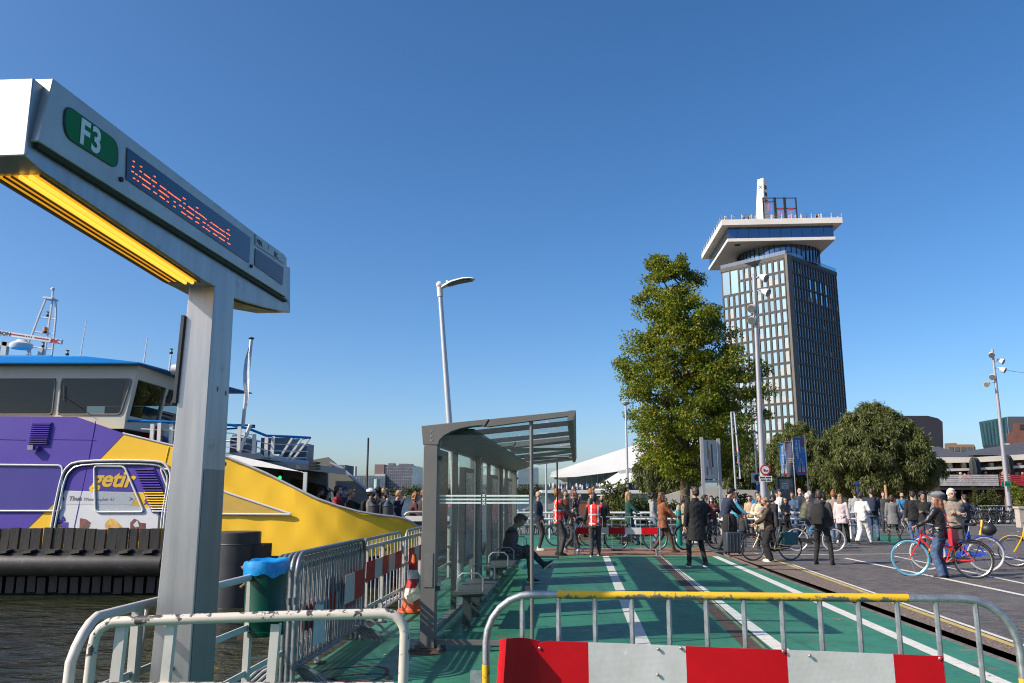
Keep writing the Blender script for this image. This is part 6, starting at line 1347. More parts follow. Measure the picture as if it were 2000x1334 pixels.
for k, (px0, px1, y0, y1, Y, cm, lab) in enumerate(((1548, 1574, 854, 928, 50, bann, 'largest bright blue banner with white lettering on the right pole'), (1532, 1549, 862, 929, 52, M('banner_slate', (.10, .10, .16), .6), 'dark slate banner between the two blue ones'), (1521, 1535, 866, 930, 54, bann, 'narrow bright blue banner, leftmost of the three'))):
    a, c = PY(px0, y0, Y), PY(px1, y1, Y); x1 = c.x + .04; t = thing('flag_pole', lab, 'banner', (x1 + .05, Y, GR), 0, 'banners by the square'); 
    mb = MB(); mb.cyl((0, 0, 0), (0, 0, a.z - GR + .12), .035, alu, 8); mb.ell((0, 0, a.z - GR + .13), (.06, .06, .04), M('pole_cap_orange', (.55, .16, .06), .5), 8, 5); mb.cyl((0, 0, a.z - GR), (a.x - x1, 0, a.z - GR), .02, alu, 6); mb.build('pole', t)
    N = 8; vs = []
    for j in range(N + 1):
        f = j / N; z = a.z - GR + (c.z - a.z) * f; sh = .10 * f
        for i in range(5): g_ = i / 4; vs.append((a.x - x1 - .05 + (c.x - a.x) * g_ + sh * (1 - g_), .05 * math.sin(4 * f + 3 * g_), z))
    mb = MB(); mb.add(vs, [(5 * j + i, 5 * j + i + 1, 5 * j + i + 6, 5 * j + i + 5) for j in range(N) for i in range(4)], cm); cl = mb.build('cloth', t)
    wt = M('banner_white_print', (.58, .60, .62), .6)
    T = basis((a.x - x1 + .18, -.08, c.z - GR + 1.0), (-.05, 0, 1), (-1, 0, 0)) if k != 1 else basis((a.x - x1 - .0, -.08, c.z - GR + .75), (1, 0, 0), (0, 0, 1))
    if k != 1:
        print_line(1.15 if k == 0 else 1.0, .15, wt, cl, basis((a.x - x1 + .22, -.07, c.z - GR + (.98 if k == 0 else .9)), (-.03, 0, 1), (-1, 0, 0)), 5 + k)
        print_line(.8, .09, wt, cl, basis((a.x - x1 + .36, -.07, c.z - GR + 1.35), (-.03, 0, 1), (-1, 0, 0)), 9 + k)
        m_ = MB(); cx = a.x - x1 + (c.x - a.x) * .52
        for (bx_, bw_, bh_) in ((0, .16, .55), (-.16, .09, .38), (.16, .09, .38), (0, .07, .85), (-.08, .05, .62), (.08, .05, .62)): m_.prism([(cx + bx_ - bw_ * .5, -.075, c.z - GR + .18), (cx + bx_ + bw_ * .5, -.075, c.z - GR + .18), (cx + bx_ + .012, -.075, c.z - GR + .18 + bh_), (cx + bx_ - .012, -.075, c.z - GR + .18 + bh_)], (0, -.004 - .002 * abs(bx_), 0), wt)
        m_.build('printed_motif', cl)
        m_ = MB(); m_.prism([(a.x - x1 + .08, -.078, c.z - GR + .16), (x1 * 0 - .06, -.078, c.z - GR + .2), (x1 * 0 - .06, -.078, c.z - GR + .1), (a.x - x1 + .09, -.078, c.z - GR + .06)], (0, -.003, 0), M('banner_red_print', (.5, .04, .05), .6)); m_.build('printed_ribbon', cl)
        if k == 0: m_ = MB(); m_.bx(-.27, -.1, -.08, -.075, a.z - GR - .55, a.z - GR - .1, M('banner_red_print', (.5, .04, .05), .6)); m_.build('printed_tab', cl)
    else:
        for j in range(3): print_line(.36 - .1 * (j == 1), .06, wt, cl, basis((a.x - x1 + .10, -.09, c.z - GR + 1.05 - .11 * j), (1, 0, 0), (0, 0, 1)), 20 + j)
t = thing('advert_column', 'black-framed lit advertising panel in front of the banners', 'advertising panel', (PY(1535, 960, 46).x, 46, GR))
a, c = PY(1518, 931, 46), PY(1554, 975, 46)
mb = MB(); mb.bx(a.x, c.x, 46, 46.25, GR, a.z, M('panel_black', (.012, .012, .013), .3)); mb.build('case', t, True)
mb = MB(); mb.bx(a.x + .1, c.x - .12, 45.985, 45.995, c.z, a.z - .15, M('poster_dark_to_pale', (.16, .19, .18), .25, 0, .9, .9)); ps = mb.build('poster', t, True)
for j in range(3): print_line(.34, .07, M('sign_white', (.62, .6, .6), .45), ps, rootm(t).inverted() @ basis((a.x + .22, 45.98, a.z - .42 - .12 * j), (1, 0, 0), (0, 0, 1)), 30 + j); print_line(.3, .05, dark_ink, ps, rootm(t).inverted() @ basis((a.x + .62, 45.98, a.z - .66 - .10 * j), (1, 0, 0), (0, 0, 1)), 40 + j)
gs = PY(1965, 944, 50); 
t = thing('green_street_sign', 'two small green plates on the right-hand mast', 'street sign', (gs.x, 54.6, gs.z)); 
for k, (x0, x1) in enumerate(((1955, 1961), (1962, 1974))):
    m_ = MB(); a, c = PY(x0, 940, 54.7), PY(x1, 950, 54.7); m_.bx(a.x, c.x, 54.68, 54.7, c.z, a.z, M('sign_green', (.0, .22, .12), .4)); q_ = m_.build('plate', t, True)
    print_line((c.x - a.x) * .7, .09, M('sign_deep_green', (.0, .07, .05), .4), q_, rootm(t).inverted() @ basis((a.x + .04, 54.675, c.z + .1), (1, 0, 0), (0, 0, 1)), 50 + k)
c = PY(1674, 945, 40); t = thing('blue_post', 'slim blue post with a round cap among the crowd', 'post', (c.x, 40, GR)); mb = MB(); mb.cyl((0, 0, 0), (0, 0, c.z - GR), .05, M('post_blue', (.10, .16, .26), .5), 8); mb.ell((0, 0, c.z - GR), (.12, .12, .12), M('post_cap_blue', (.04, .12, .4), .4), 8, 6); mb.build('post', t)
c = PY(1729, 947, 44); t = thing('timber_post', 'pale orange timber stake by the willow trunk', 'stake', (c.x, 44, GR)); mb = MB(); mb.cyl((0, 0, 0), (0, 0, c.z - GR), .08, M('stake_timber', (.42, .24, .11), .7), 8); mb.build('stake', t)
t = thing('timber_fence', 'low grey timber bench-like fence behind the crowd', 'fence', (PY(1662, 990, 42).x, 42, GR)); 
for j in range(2):
    m_ = MB(); m_.bx(-1.0, 1.0, -.04, .04, .35 + .4 * j, .62 + .4 * j, M('grey_timber', (.28, .24, .19), .75, stretch=(.2, 1, 1))); m_.build('plank', t)
m_ = MB(); m_.bx(-.9, -.8, -.03, .05, 0, 1, MATS['grey_timber']); m_.build('post', t)
t = thing('grey_wall', 'low pale concrete wall behind the bushes under the big tree', 'wall', (14, 52, 0)); mb = MB(); mb.prism([PY(1290, 970, 52), PY(1340, 955, 52), PY(1478, 957, 52), PY(1478, 1010, 52), PY(1290, 1010, 52)], (0, .3, 0), concrete); mb.build('wall', t, True)
t = thing('low_shopfront', 'long low brown-fronted building behind the willows', 'building', (34, 70, 0)); mb = MB(); a, c = PY(1600, 942, 70), PY(1840, 1000, 70); mb.bx(a.x, c.x, 70, 76, GR, a.z, M('shop_brown', (.10, .07, .05), .7, 0, .4, .5)); mb.build('wall', t, True)
for i in range(14):
    m_ = MB(); x = a.x + .3 + i * (c.x - a.x) / 14; m_.bx(x, x + .5, 69.9, 69.98, .1, 1.9, rr.choice([M('shop_pane', (.10, .11, .12), .2), M('menu_panel', (.35, .30, .25), .6), M('red_brown_panel', (.20, .06, .04), .6), M('shop_white', (.45, .43, .4), .6)])); m_.build('shop_panel', t, True)
t = thing('white_pillar', 'pale stone pillar at the right edge behind the bicycles', 'pillar', (PY(1994, 1000, 42).x, 42, GR)); mb = MB(); mb.bx(-.2, .3, -.2, .2, 0, .95, M('pillar_stone', (.42, .37, .33), .7)); mb.bx(-.25, .35, -.25, .25, .95, 1.05, M('pillar_stone', (.42, .37, .33), .7)); mb.build('pillar', t)
t = thing('guard_rail', 'double white rail between the queue and the bicycle racks', 'railing', (4, 31, 0))
for z in (.95, .72, .5):
    m_ = MB(); m_.cyl((-4.4, 0, z), (9.0, 0, z), .045, whp if z > .6 else galv, 8); m_.build('rail', t)
for i in range(9):
    m_ = MB(); x = -4.2 + i * 1.62; m_.cyl((x, 0, 0), (x, 0, .97), .04, whp, 8); m_.build('post', t)
t = thing('red_cabinet', 'rusty red utility box behind the queue', 'utility box', (PY(1140, 990, 30).x, 30, 0)); mb = MB(); mb.bx(-.22, .22, -.2, .2, 0, 1.35, M('rusty_red_box', (.20, .07, .045), .7)); mb.bx(-.24, .24, -.22, .22, 1.35, 1.39, M('rusty_red_box', (.20, .07, .045), .7)); mb.build('cabinet', t)
t = thing('teal_post_box', 'teal green rubbish container behind the woman in rust-coloured coat', 'waste container', (PY(1326, 1010, 27).x, 27, 0)); mb = MB(); mb.lathe([(.07, 0), (.09, .05), (.09, 1.05), (.07, 1.13), (.02, 1.15)], (0, 0, 0), M('teal_plastic', (.0, .16, .13), .4), 14); mb.build('body', t); mb = MB(); mb.bx(-.06, .06, -.13, -.11, .85, .95, black_rubber); mb.build('slot', t)
# ------------------------------------------------------------------ trees: trunk with limbs, crown of many small leaves in clumps
def leafmat(name, a, b_, c_):
    b = NB(name); oi = b.n('NewGeometry'); co = b.coord('Object'); n1 = b.noise(co, .55, 4, .7); n2 = oi.outputs['Random Per Island']
    col = b.mix(b.ramp(n1, [(.35, 0.), (.65, 1.)]), a, b_); col = b.mix(b.ramp(n2, [(.72, 0.), (.9, 1.)]), col, c_)
    p = b.bsdf(col, .5, 0, None, .35); tr = b.n('BsdfTranslucent'); b.l(b.mix(1, col, (1.0, 1.25, .35), 'MULTIPLY'), tr.inputs[0]); mx = b.n('MixShader'); mx.inputs[0].default_value = .38
    b.l(p.outputs[0], mx.inputs[1]); b.l(tr.outputs[0], mx.inputs[2]); return b.done(mx)
def leaves_mesh(name, clumps, per, size, mat, seed, droop=0.0, aspect=.55):
    """clumps: list of (centre, radius vector); leaves are small folded quads spread through each clump"""
    g = np.random.default_rng(seed); V_ = []; 
    C = np.repeat(np.array([c for c, r in clumps]), per, 0); Rr = np.repeat(np.array([r for c, r in clumps]), per, 0); n = len(C)
    d = g.normal(size=(n, 3)); d /= np.linalg.norm(d, axis=1, keepdims=True); rad = g.random((n, 1)) ** .45
    P = C + d * rad * Rr
    ax = g.normal(size=(n, 3)) + d * .5; ax[:, 2] -= droop; ax /= np.linalg.norm(ax, axis=1, keepdims=True)
    nr = g.normal(size=(n, 3)) + np.array([0, 0, .6]) + d * .6; sd = np.cross(ax, nr); sd /= np.linalg.norm(sd, axis=1, keepdims=True)
    s = size * (.6 + .8 * g.random((n, 1))); up = np.cross(sd, ax)
    q = np.stack([P, P + ax * s * .5 + sd * s * aspect * .5 + up * s * .08, P + ax * s, P + ax * s * .5 - sd * s * aspect * .5 + up * s * .08], 1).reshape(-1, 3)
    me = bpy.data.meshes.new(name); me.vertices.add(4 * n); me.vertices.foreach_set('co', q.ravel()); me.loops.add(4 * n); me.loops.foreach_set('vertex_index', np.arange(4 * n)); me.polygons.add(n); me.polygons.foreach_set('loop_start', np.arange(n) * 4); me.polygons.foreach_set('loop_total', np.full(n, 4)); me.materials.append(mat); me.update(calc_edges=True); return me
bark = M('mossy_bark', (.11, .085, .055), .9, 0, .3, 5, .6, 18, dirt=.45, dirtcol=(.17, .16, .03), ds=2.5, stretch=(1, 1, .3)); bark2 = M('grey_bark', (.09, .075, .06), .9, 0, .3, 5, .5, 18)
def tree(label, base, shape, nclump, per, size, mat, seed, trunk_r, trunk_h, bark_m, cr=(.7, 1.2), droop=0, group=None, limbs=26, name='tree', flat=.8, aspect=.55):
    """shape(f) -> (centre offset x, radius) of the crown at height fraction; crown built from overlapping clumps of leaves"""
    r_ = random.Random(seed); t = thing(name, label, 'tree', base, 0, group); z0, z1 = shape['z']; clumps = []; pr = shape['prof']
    def prof(f):
        for (f0, x0, w0), (f1, x1, w1) in zip(pr[:-1], pr[1:]):
            if f0 <= f <= f1: k = (f - f0) / (f1 - f0); return x0 + (x1 - x0) * k, w0 + (w1 - w0) * k
        return pr[-1][1:]
    tips = []
    while len(clumps) < nclump:
        f = r_.random(); ox, w_ = prof(f)
        if r_.random() > (w_ / shape['wmax']) ** 1.4 + .05: continue
        a = r_.uniform(0, 2 * math.pi); k = r_.random() ** .42 * (1 + .11 * math.sin(3 * a + 7 * f) + .10 * math.sin(13 * f + 2 * a + seed) + .10 * math.sin(31 * f + 5 * a))
        c = (ox + math.cos(a) * w_ * k, math.sin(a) * w_ * k * shape.get('yk', 1), z0 + (z1 - z0) * f)
        s_ = r_.uniform(*cr) * (.7 + .3 * min(1, w_ / shape['wmax'] + .3)); clumps.append((c, (s_, s_, s_ * flat))); tips.append(c)
    if name == 'willow_tree':
        for i in range(nclump // 3):
            f = .25 + .78 * r_.random() ** .7; ox, w_ = prof(min(1, f)); a = r_.uniform(0, 2 * math.pi); k = r_.uniform(.98, 1.16)
            clumps.append(((ox + math.cos(a) * (w_ * k + .1), math.sin(a) * w_ * k * .8, z0 + (z1 - z0) * f + r_.uniform(-.1, .35)), (r_.uniform(.12, .3), .2, r_.uniform(.2, .45))))
    mb = MB(); H_ = z0 + (z1 - z0) * .93; tox = prof(.5)[0]
    mb.tube([(0, 0, 0), (0, 0, .25), (tox * .1, 0, trunk_h * .5), (tox * .25, .02, trunk_h), (tox * .6, .05, (trunk_h + H_) / 2), (tox * .9, 0, H_)], [trunk_r * 1.5, trunk_r * 1.1, trunk_r, trunk_r * .9, trunk_r * .5, trunk_r * .1], bark_m, 12)
    for c in r_.sample(tips, min(limbs, len(tips))):
        zs = max(trunk_h * .75, min(H_ * .95, c[2] - .9 * math.hypot(c[0], c[1]))); b0 = Vector((tox * .6 * zs / H_, 0, zs)); e = Vector(c); m_ = b0.lerp(e, .5) + Vector((r_.uniform(-.2, .2), r_.uniform(-.2, .2), .25))
        mb.tube([b0, m_, e], [trunk_r * .34 * (1 - .6 * zs / H_), trunk_r * .2, .012], bark_m, 6)
    mb.build('trunk', t); place('crown', leaves_mesh('crown', clumps, per, size, mat, seed, droop, aspect), t); return t
lf_big = leafmat('lime_leaves', (.100, .145, .016), (.155, .190, .020), (.33, .25, .025)); lf_wil = leafmat('willow_leaves', (.095, .115, .042), (.14, .16, .058), (.24, .23, .09)); lf_dark = leafmat('mixed_leaves', (.05, .075, .022), (.08, .10, .03), (.14, .12, .03)); lf_bush = leafmat('bush_leaves', (.08, .11, .035), (.12, .14, .05), (.20, .15, .06))
TY_ = 45.0; tb0 = PY(1338, 1000, TY_); tb0.z = GR
big = dict(z=(PY(1340, 935, TY_).z, PY(1330, 497, TY_).z), wmax=4.2, yk=.9, prof=[(0, .4, 1.3), (.06, .4, 2.5), (.15, .45, 3.4), (.28, .55, 3.85), (.40, .6, 3.8), (.50, .6, 3.45), (.60, .5, 3.0), (.70, .3, 2.55), (.80, 0, 2.1), (.90, -.3, 1.6), (.96, -.5, 1.15), (1, -.6, .6)])
tree('tall broad lime tree turning yellow at its edges, in front of the tower', tb0, big, 420, 260, .145, lf_big, 21, .27, 4.2, bark, cr=(.38, .85), limbs=90, flat=.62)
def willow(label, px, Y, pw, pyt, pyb, seed, n, per=260, group='willows by the square'):
    b0 = PY(px, 985, Y); b0.z = GR; zt_ = PY(px, pyt, Y).z; zb = PY(px, pyb, Y).z; w_ = (PY(px + pw / 2, 900, Y).x - PY(px - pw / 2, 900, Y).x) / 2
    sh = dict(z=(zb, zt_), wmax=w_, yk=.8, prof=[(0, 0, w_ * .75), (.15, 0, w_ * .95), (.35, 0, w_), (.55, 0, w_ * .86), (.75, 0, w_ * .62), (.9, .1, w_ * .38), (1, .1, w_ * .12)])
    return tree(label, b0, sh, n, per, .29, lf_wil, seed, .22, max(1.2, zb), bark2, cr=(.28, .6), droop=1.9, group=group, limbs=40, name='willow_tree', flat=1.7, aspect=.2)
willow('largest willow with drooping branches at right, in front of the black curved block', 1718, 60, 215, 800, 955, 31, 330)
willow('smaller willow behind the blue banners at the foot of the tower', 1562, 70, 120, 832, 950, 32, 170)
willow('willow half hidden between the big tree and the spotlight mast', 1445, 62, 95, 850, 965, 33, 80)
willow('dense willow behind the trunk of the big tree, before the white museum', 1300, 66, 110, 868, 965, 34, 110)
willow('thin willow at the far right of the row by the restaurant terrace', 1800, 66, 70, 860, 950, 35, 60)
def bush(label, px0, px1, pyt, Y, seed, n, mat=lf_bush, spiky=True):
    a, c = PY(px0, 990, Y), PY(px1, 990, Y); h = PY(px0, pyt, Y).z; t = thing('bush', label, 'bush', ((a.x + c.x) / 2, Y, GR), 0, None); w_ = (c.x - a.x) / 2; r_ = random.Random(seed)
    cl = [((r_.uniform(-w_, w_), r_.uniform(-.5, .5), r_.uniform(.3, h * .75)), (.35, .35, .4)) for i in range(n)]
    if spiky: cl += [((x, r_.uniform(-.3, .3), h * r_.uniform(.75, 1.1)), (.10, .10, .35)) for x in [r_.uniform(-w_, w_) for i in range(n // 3)]]
    mb = MB()
    for c_, s_ in cl[::3]: mb.tube([(c_[0] * .8, c_[1], 0), (c_[0], c_[1], c_[2])], [.02, .006], bark2, 4)
    mb.build('stem', t); place('foliage', leaves_mesh('foliage', cl, 70, .14, mat, seed), t); return t
bush('tall leafy bush left of the slim lamp post, behind the queue', 1178, 1228, 955, 33, 41, 40); bush('rounded light green bush right of the slim lamp post', 1230, 1278, 962, 34, 42, 40, spiky=False)
bush('low scrub at the foot of the big tree', 1285, 1345, 985, 40, 43, 36, lf_dark); bush('dark scrub under the sign post', 1400, 1480, 975, 44, 44, 50, lf_dark)
bush('green planting under the restaurant terrace near the light mast', 1905, 1950, 960, 70, 45, 40, lf_dark); bush('orange-green shrub at the right edge by the terrace', 1985, 2030, 945, 60, 46, 40, lf_big)
# far trees along the other bank and behind the right-hand buildings
fl_ = MB(); fcl = []; r_ = random.Random(9)
for i in range(90): px = r_.uniform(560, 1075); p = PY(px, 955, 512 + r_.uniform(0, 4)); fcl.append(((p.x, p.y, r_.uniform(1.2, 5.5)), (3.2, 2, 2.4)))
place('far_bank_trees', leaves_mesh('far_bank_trees', fcl, 60, 1.6, leafmat('far_leaves', (.06, .085, .05), (.085, .105, .06), (.12, .12, .06)), 5), kind='stuff')
# ------------------------------------------------------------------ people: closed shapes fused by a voxel remesh, one batch for all
JOBS = []                               # (object, raw mesh builder, voxel size, smoothing steps, after-callback)
def fuse(name, parent, mb, vox, smooth, after=None):
    me = mb.mesh(name); o = place(name, me, parent); JOBS.append((o, vox, smooth, after)); return o
def run_jobs():
    s = bpy.data.scenes.new('tmp'); tmp = []
    for o, vox, sm, after in JOBS:
        t = bpy.data.objects.new('t', o.data); s.collection.objects.link(t)
        m = t.modifiers.new('r', 'REMESH'); m.mode = 'VOXEL'; m.voxel_size = vox; m.use_smooth_shade = True
        if sm: q = t.modifiers.new('s', 'SMOOTH'); q.iterations = sm; q.factor = .5
        tmp.append(t)
    with bpy.context.temp_override(scene=s, view_layer=s.view_layers[0]):
        dg = bpy.context.evaluated_depsgraph_get(); dg.update()
    for (o, vox, sm, after), t in zip(JOBS, tmp):
        me = bpy.data.meshes.new_from_object(t.evaluated_get(dg)); old = o.data; mats = [m for m in old.materials]
        me.name = o.name.split('.')[0]; me.materials.clear()
        for m in mats: me.materials.append(m)
        o.data = me
        if me.name.split('.')[0] in ('jacket', 'coat', 'trousers', 'shirt', 'skirt', 'vest', 'hair'):
            n = len(me.vertices); co = np.empty(n * 3, np.float32); no = np.empty(n * 3, np.float32); me.vertices.foreach_get('co', co); me.vertices.foreach_get('normal', no); co = co.reshape(-1, 3); no = no.reshape(-1, 3); ph = (hash_ := sum(map(ord, o.name)) % 17)
            x, y, z = co.T; hr_ = me.name.startswith('hair'); k_ = 2.2 if hr_ else 1.0
            m_ = .5 + .5 * np.sin(x * 9 + z * 5 + ph) * np.sin(y * 8 + z * 7 + 2 * ph)
            d = .0055 * m_ * np.sin(z * 41 * k_ + 2.2 * np.sin(x * 19 + ph) + 1.7 * np.sin(y * 23 + ph)) + .004 * np.sin(x * 61 * k_ + 3 * np.sin(z * 17 + ph)) * np.sin(z * 33 + y * 40)
            co += no * d[:, None] * (.7 if hr_ else .8); me.vertices.foreach_set('co', co.ravel()); me.update()
        if after: after(o, me)
        bpy.data.objects.remove(t); bpy.data.meshes.remove(old)
    bpy.data.scenes.remove(s)
SK = [M('skin_fair', (.46, .27, .20), .55, 0, .08, 30), M('skin_tan', (.33, .18, .115), .55, 0, .08, 30), M('skin_brown', (.16, .085, .055), .55, 0, .08, 30)]
eye_m = M('eye_dark', (.012, .01, .01), .25); lip_m = M('lip', (.30, .11, .095), .5)
def cl(name, c, r=.85, v=.16): return M('cloth_' + name, c, r, 0, v, 7, .25, 120)
C_ = dict(black=cl('black', (.012, .012, .013)), navy=cl('navy', (.018, .024, .05)), dgrey=cl('dark_grey', (.04, .04, .043)), grey=cl('grey', (.16, .16, .16)), lgrey=cl('light_grey', (.30, .30, .30)), white=cl('white', (.66, .65, .63), .8, .06), jeans=cl('jeans', (.06, .105, .19), .85, .3), ljeans=cl('light_jeans', (.13, .20, .31), .85, .25), djeans=cl('dark_jeans', (.025, .035, .06)), olive=cl('olive', (.085, .085, .05), .6), dgreen=cl('dark_green', (.01, .06, .05)), rust=cl('rust', (.27, .085, .035)), brown=cl('brown', (.075, .045, .03)), tan=cl('tan', (.42, .30, .18)), maroon=cl('maroon', (.085, .02, .022)), red=cl('red', (.42, .02, .03)), vest=M('cloth_hi_vis_red', (.72, .028, .022), .7, 0, .1, 7, .2, 90), strip=M('reflective_strip', (.62, .62, .64), .35), blue=cl('denim_blue', (.04, .17, .32)), pink=cl('pale_pink', (.55, .45, .46)), taupe=cl('taupe', (.27, .21, .17)), leather=M('black_leather', (.015, .014, .014), .35, 0, .3, 6, .5, 30), stripe=cl('striped_blue', (.05, .09, .17)), cream=cl('cream', (.55, .46, .33)), dbrown=cl('dark_brown', (.035, .022, .017)), tblue=cl('teal_blue', (.05, .30, .42)))
HC = dict(black=M('hair_black', (.010, .008, .007), .45, 0, .5, 40, .6, 90), brown=M('hair_brown', (.045, .024, .014), .45, 0, .5, 40, .6, 90), auburn=M('hair_auburn', (.15, .055, .022), .45, 0, .5, 40, .6, 90), blond=M('hair_blond', (.34, .20, .085), .45, 0, .45, 40, .6, 90), ginger=M('hair_ginger', (.28, .10, .03), .45, 0, .5, 40, .7, 70), white=M('hair_white', (.55, .53, .5), .5, 0, .2, 40, .6, 90), fair=M('hair_fair', (.24, .14, .07), .45, 0, .5, 40, .6, 90), grey=M('hair_grey', (.22, .2, .18), .5, 0, .3, 40, .6, 90))
def cone(mb, p0, p1, r0, r1, m, n=10): mb.tube([p0, p1], [r0, r1], m, n)
def caps(mb, p0, p1, r0, r1, m, n=10):
    p0, p1 = Vector(p0), Vector(p1); d = (p1 - p0); d = d.normalized() if d.length > 1e-6 else Vector((0, 0, 1))
    mb.tube([p0 - d * r0 * .95, p0 - d * r0 * .7, p0, p1, p1 + d * r1 * .7, p1 + d * r1 * .95], [r0 * .3, r0 * .72, r0, r1, r1 * .72, r1 * .3], m, n)
def rings(mb, rs, m, T, n=18):
    vs = []; N = len(rs)
    for z, rx, ry, oy in rs:
        for k in range(n):
            t = 2 * math.pi * k / n; c, s_ = math.cos(t), math.sin(t); f = 1 / (abs(c) ** 2.6 + abs(s_) ** 2.6) ** (1 / 2.6)
            vs.append(T(Vector((rx * c * f, ry * s_ * f + oy, z))))
    mb.add(vs, [(j * n + k, j * n + (k + 1) % n, (j + 1) * n + (k + 1) % n, (j + 1) * n + k) for j in range(N - 1) for k in range(n)] + [tuple(range(n - 1, -1, -1)), tuple((N - 1) * n + k for k in range(n))], m)
def ik(a, c, l1, l2, pole):
    a, c = Vector(a), Vector(c); d = c - a; L = min(d.length, (l1 + l2) * .995); d.normalize(); c = a + d * L
    x = (l1 * l1 - l2 * l2 + L * L) / (2 * L); h = math.sqrt(max(0, l1 * l1 - x * x)); p = Vector(pole); p = p - d * p.dot(d); p.normalize(); return a + d * x + p * h, c
def hand(mb, w, d, back, m, curl=28, side=1):
    """palm, four fingers of different lengths and a thumb; w wrist, d finger direction, back = back-of-hand normal"""
    d = Vector(d).normalized(); b = Vector(back); b = (b - d * b.dot(d)).normalized(); s_ = d.cross(b) * side
    Mx = Matrix((d, s_, b)).transposed()
    P = lambda x, y, z: w + Mx @ Vector((x, y, z))
    mb.tube([P(-.01, 0, 0), P(.02, 0, 0), P(.055, .002, 0), P(.09, .002, -.002)], [.026, .032, .040, .036], m, 8, flat=.5)
    for i, L in enumerate((.070, .080, .074, .058)):
        y = .030 - i * .020; q = [Vector((.086, y, -.002))]; a = 8
        for k, f in enumerate((.45, .32, .23)): a += curl * (.8 if k == 0 else 1); q.append(q[-1] + Vector((math.cos(R(a)), 0, -math.sin(R(a)))) * L * f)
        mb.tube([P(*p) for p in q], [.0095, .009, .008, .0065], m, 6)
    q = [Vector((.022, .026, -.006)), Vector((.048, .050, -.016)), Vector((.072, .058, -.026)), Vector((.088, .056, -.034))]; mb.tube([P(*p) for p in q], [.013, .011, .0095, .007], m, 6)
PRE = dict(hang=((-.255, .05, .83), (.255, .05, .83)), phone=((-.07, .30, 1.18), (.08, .29, 1.20)), phone1=((-.255, .05, .83), (.09, .28, 1.24)), pockets=((-.21, .12, .93), (.21, .12, .93)), bike=((-.22, .37, 1.01), (.22, .37, 1.01)), bag=((-.24, .06, .84), (.17, .17, 1.12)), point=((-.25, .05, .84), (.30, .38, 1.08)), crossed=((.10, .21, 1.17), (-.10, .23, 1.15)), lap=((-.06, .34, 1.05), (.08, .34, 1.05)), chin=((-.25, .05, .84), (.03, .2, 1.46)), strap=((-.16, .15, 1.26), (.25, .05, .84)), swing=((-.25, .26, .92), (.25, -.16, .86)), hips=((-.30, -.02, 1.02), (.30, -.02, 1.02)))
GROUP_Q = 'people queuing for the ferry'; GROUP_F = 'passengers coming off the ferry'; GROUP_S = 'people on the square'
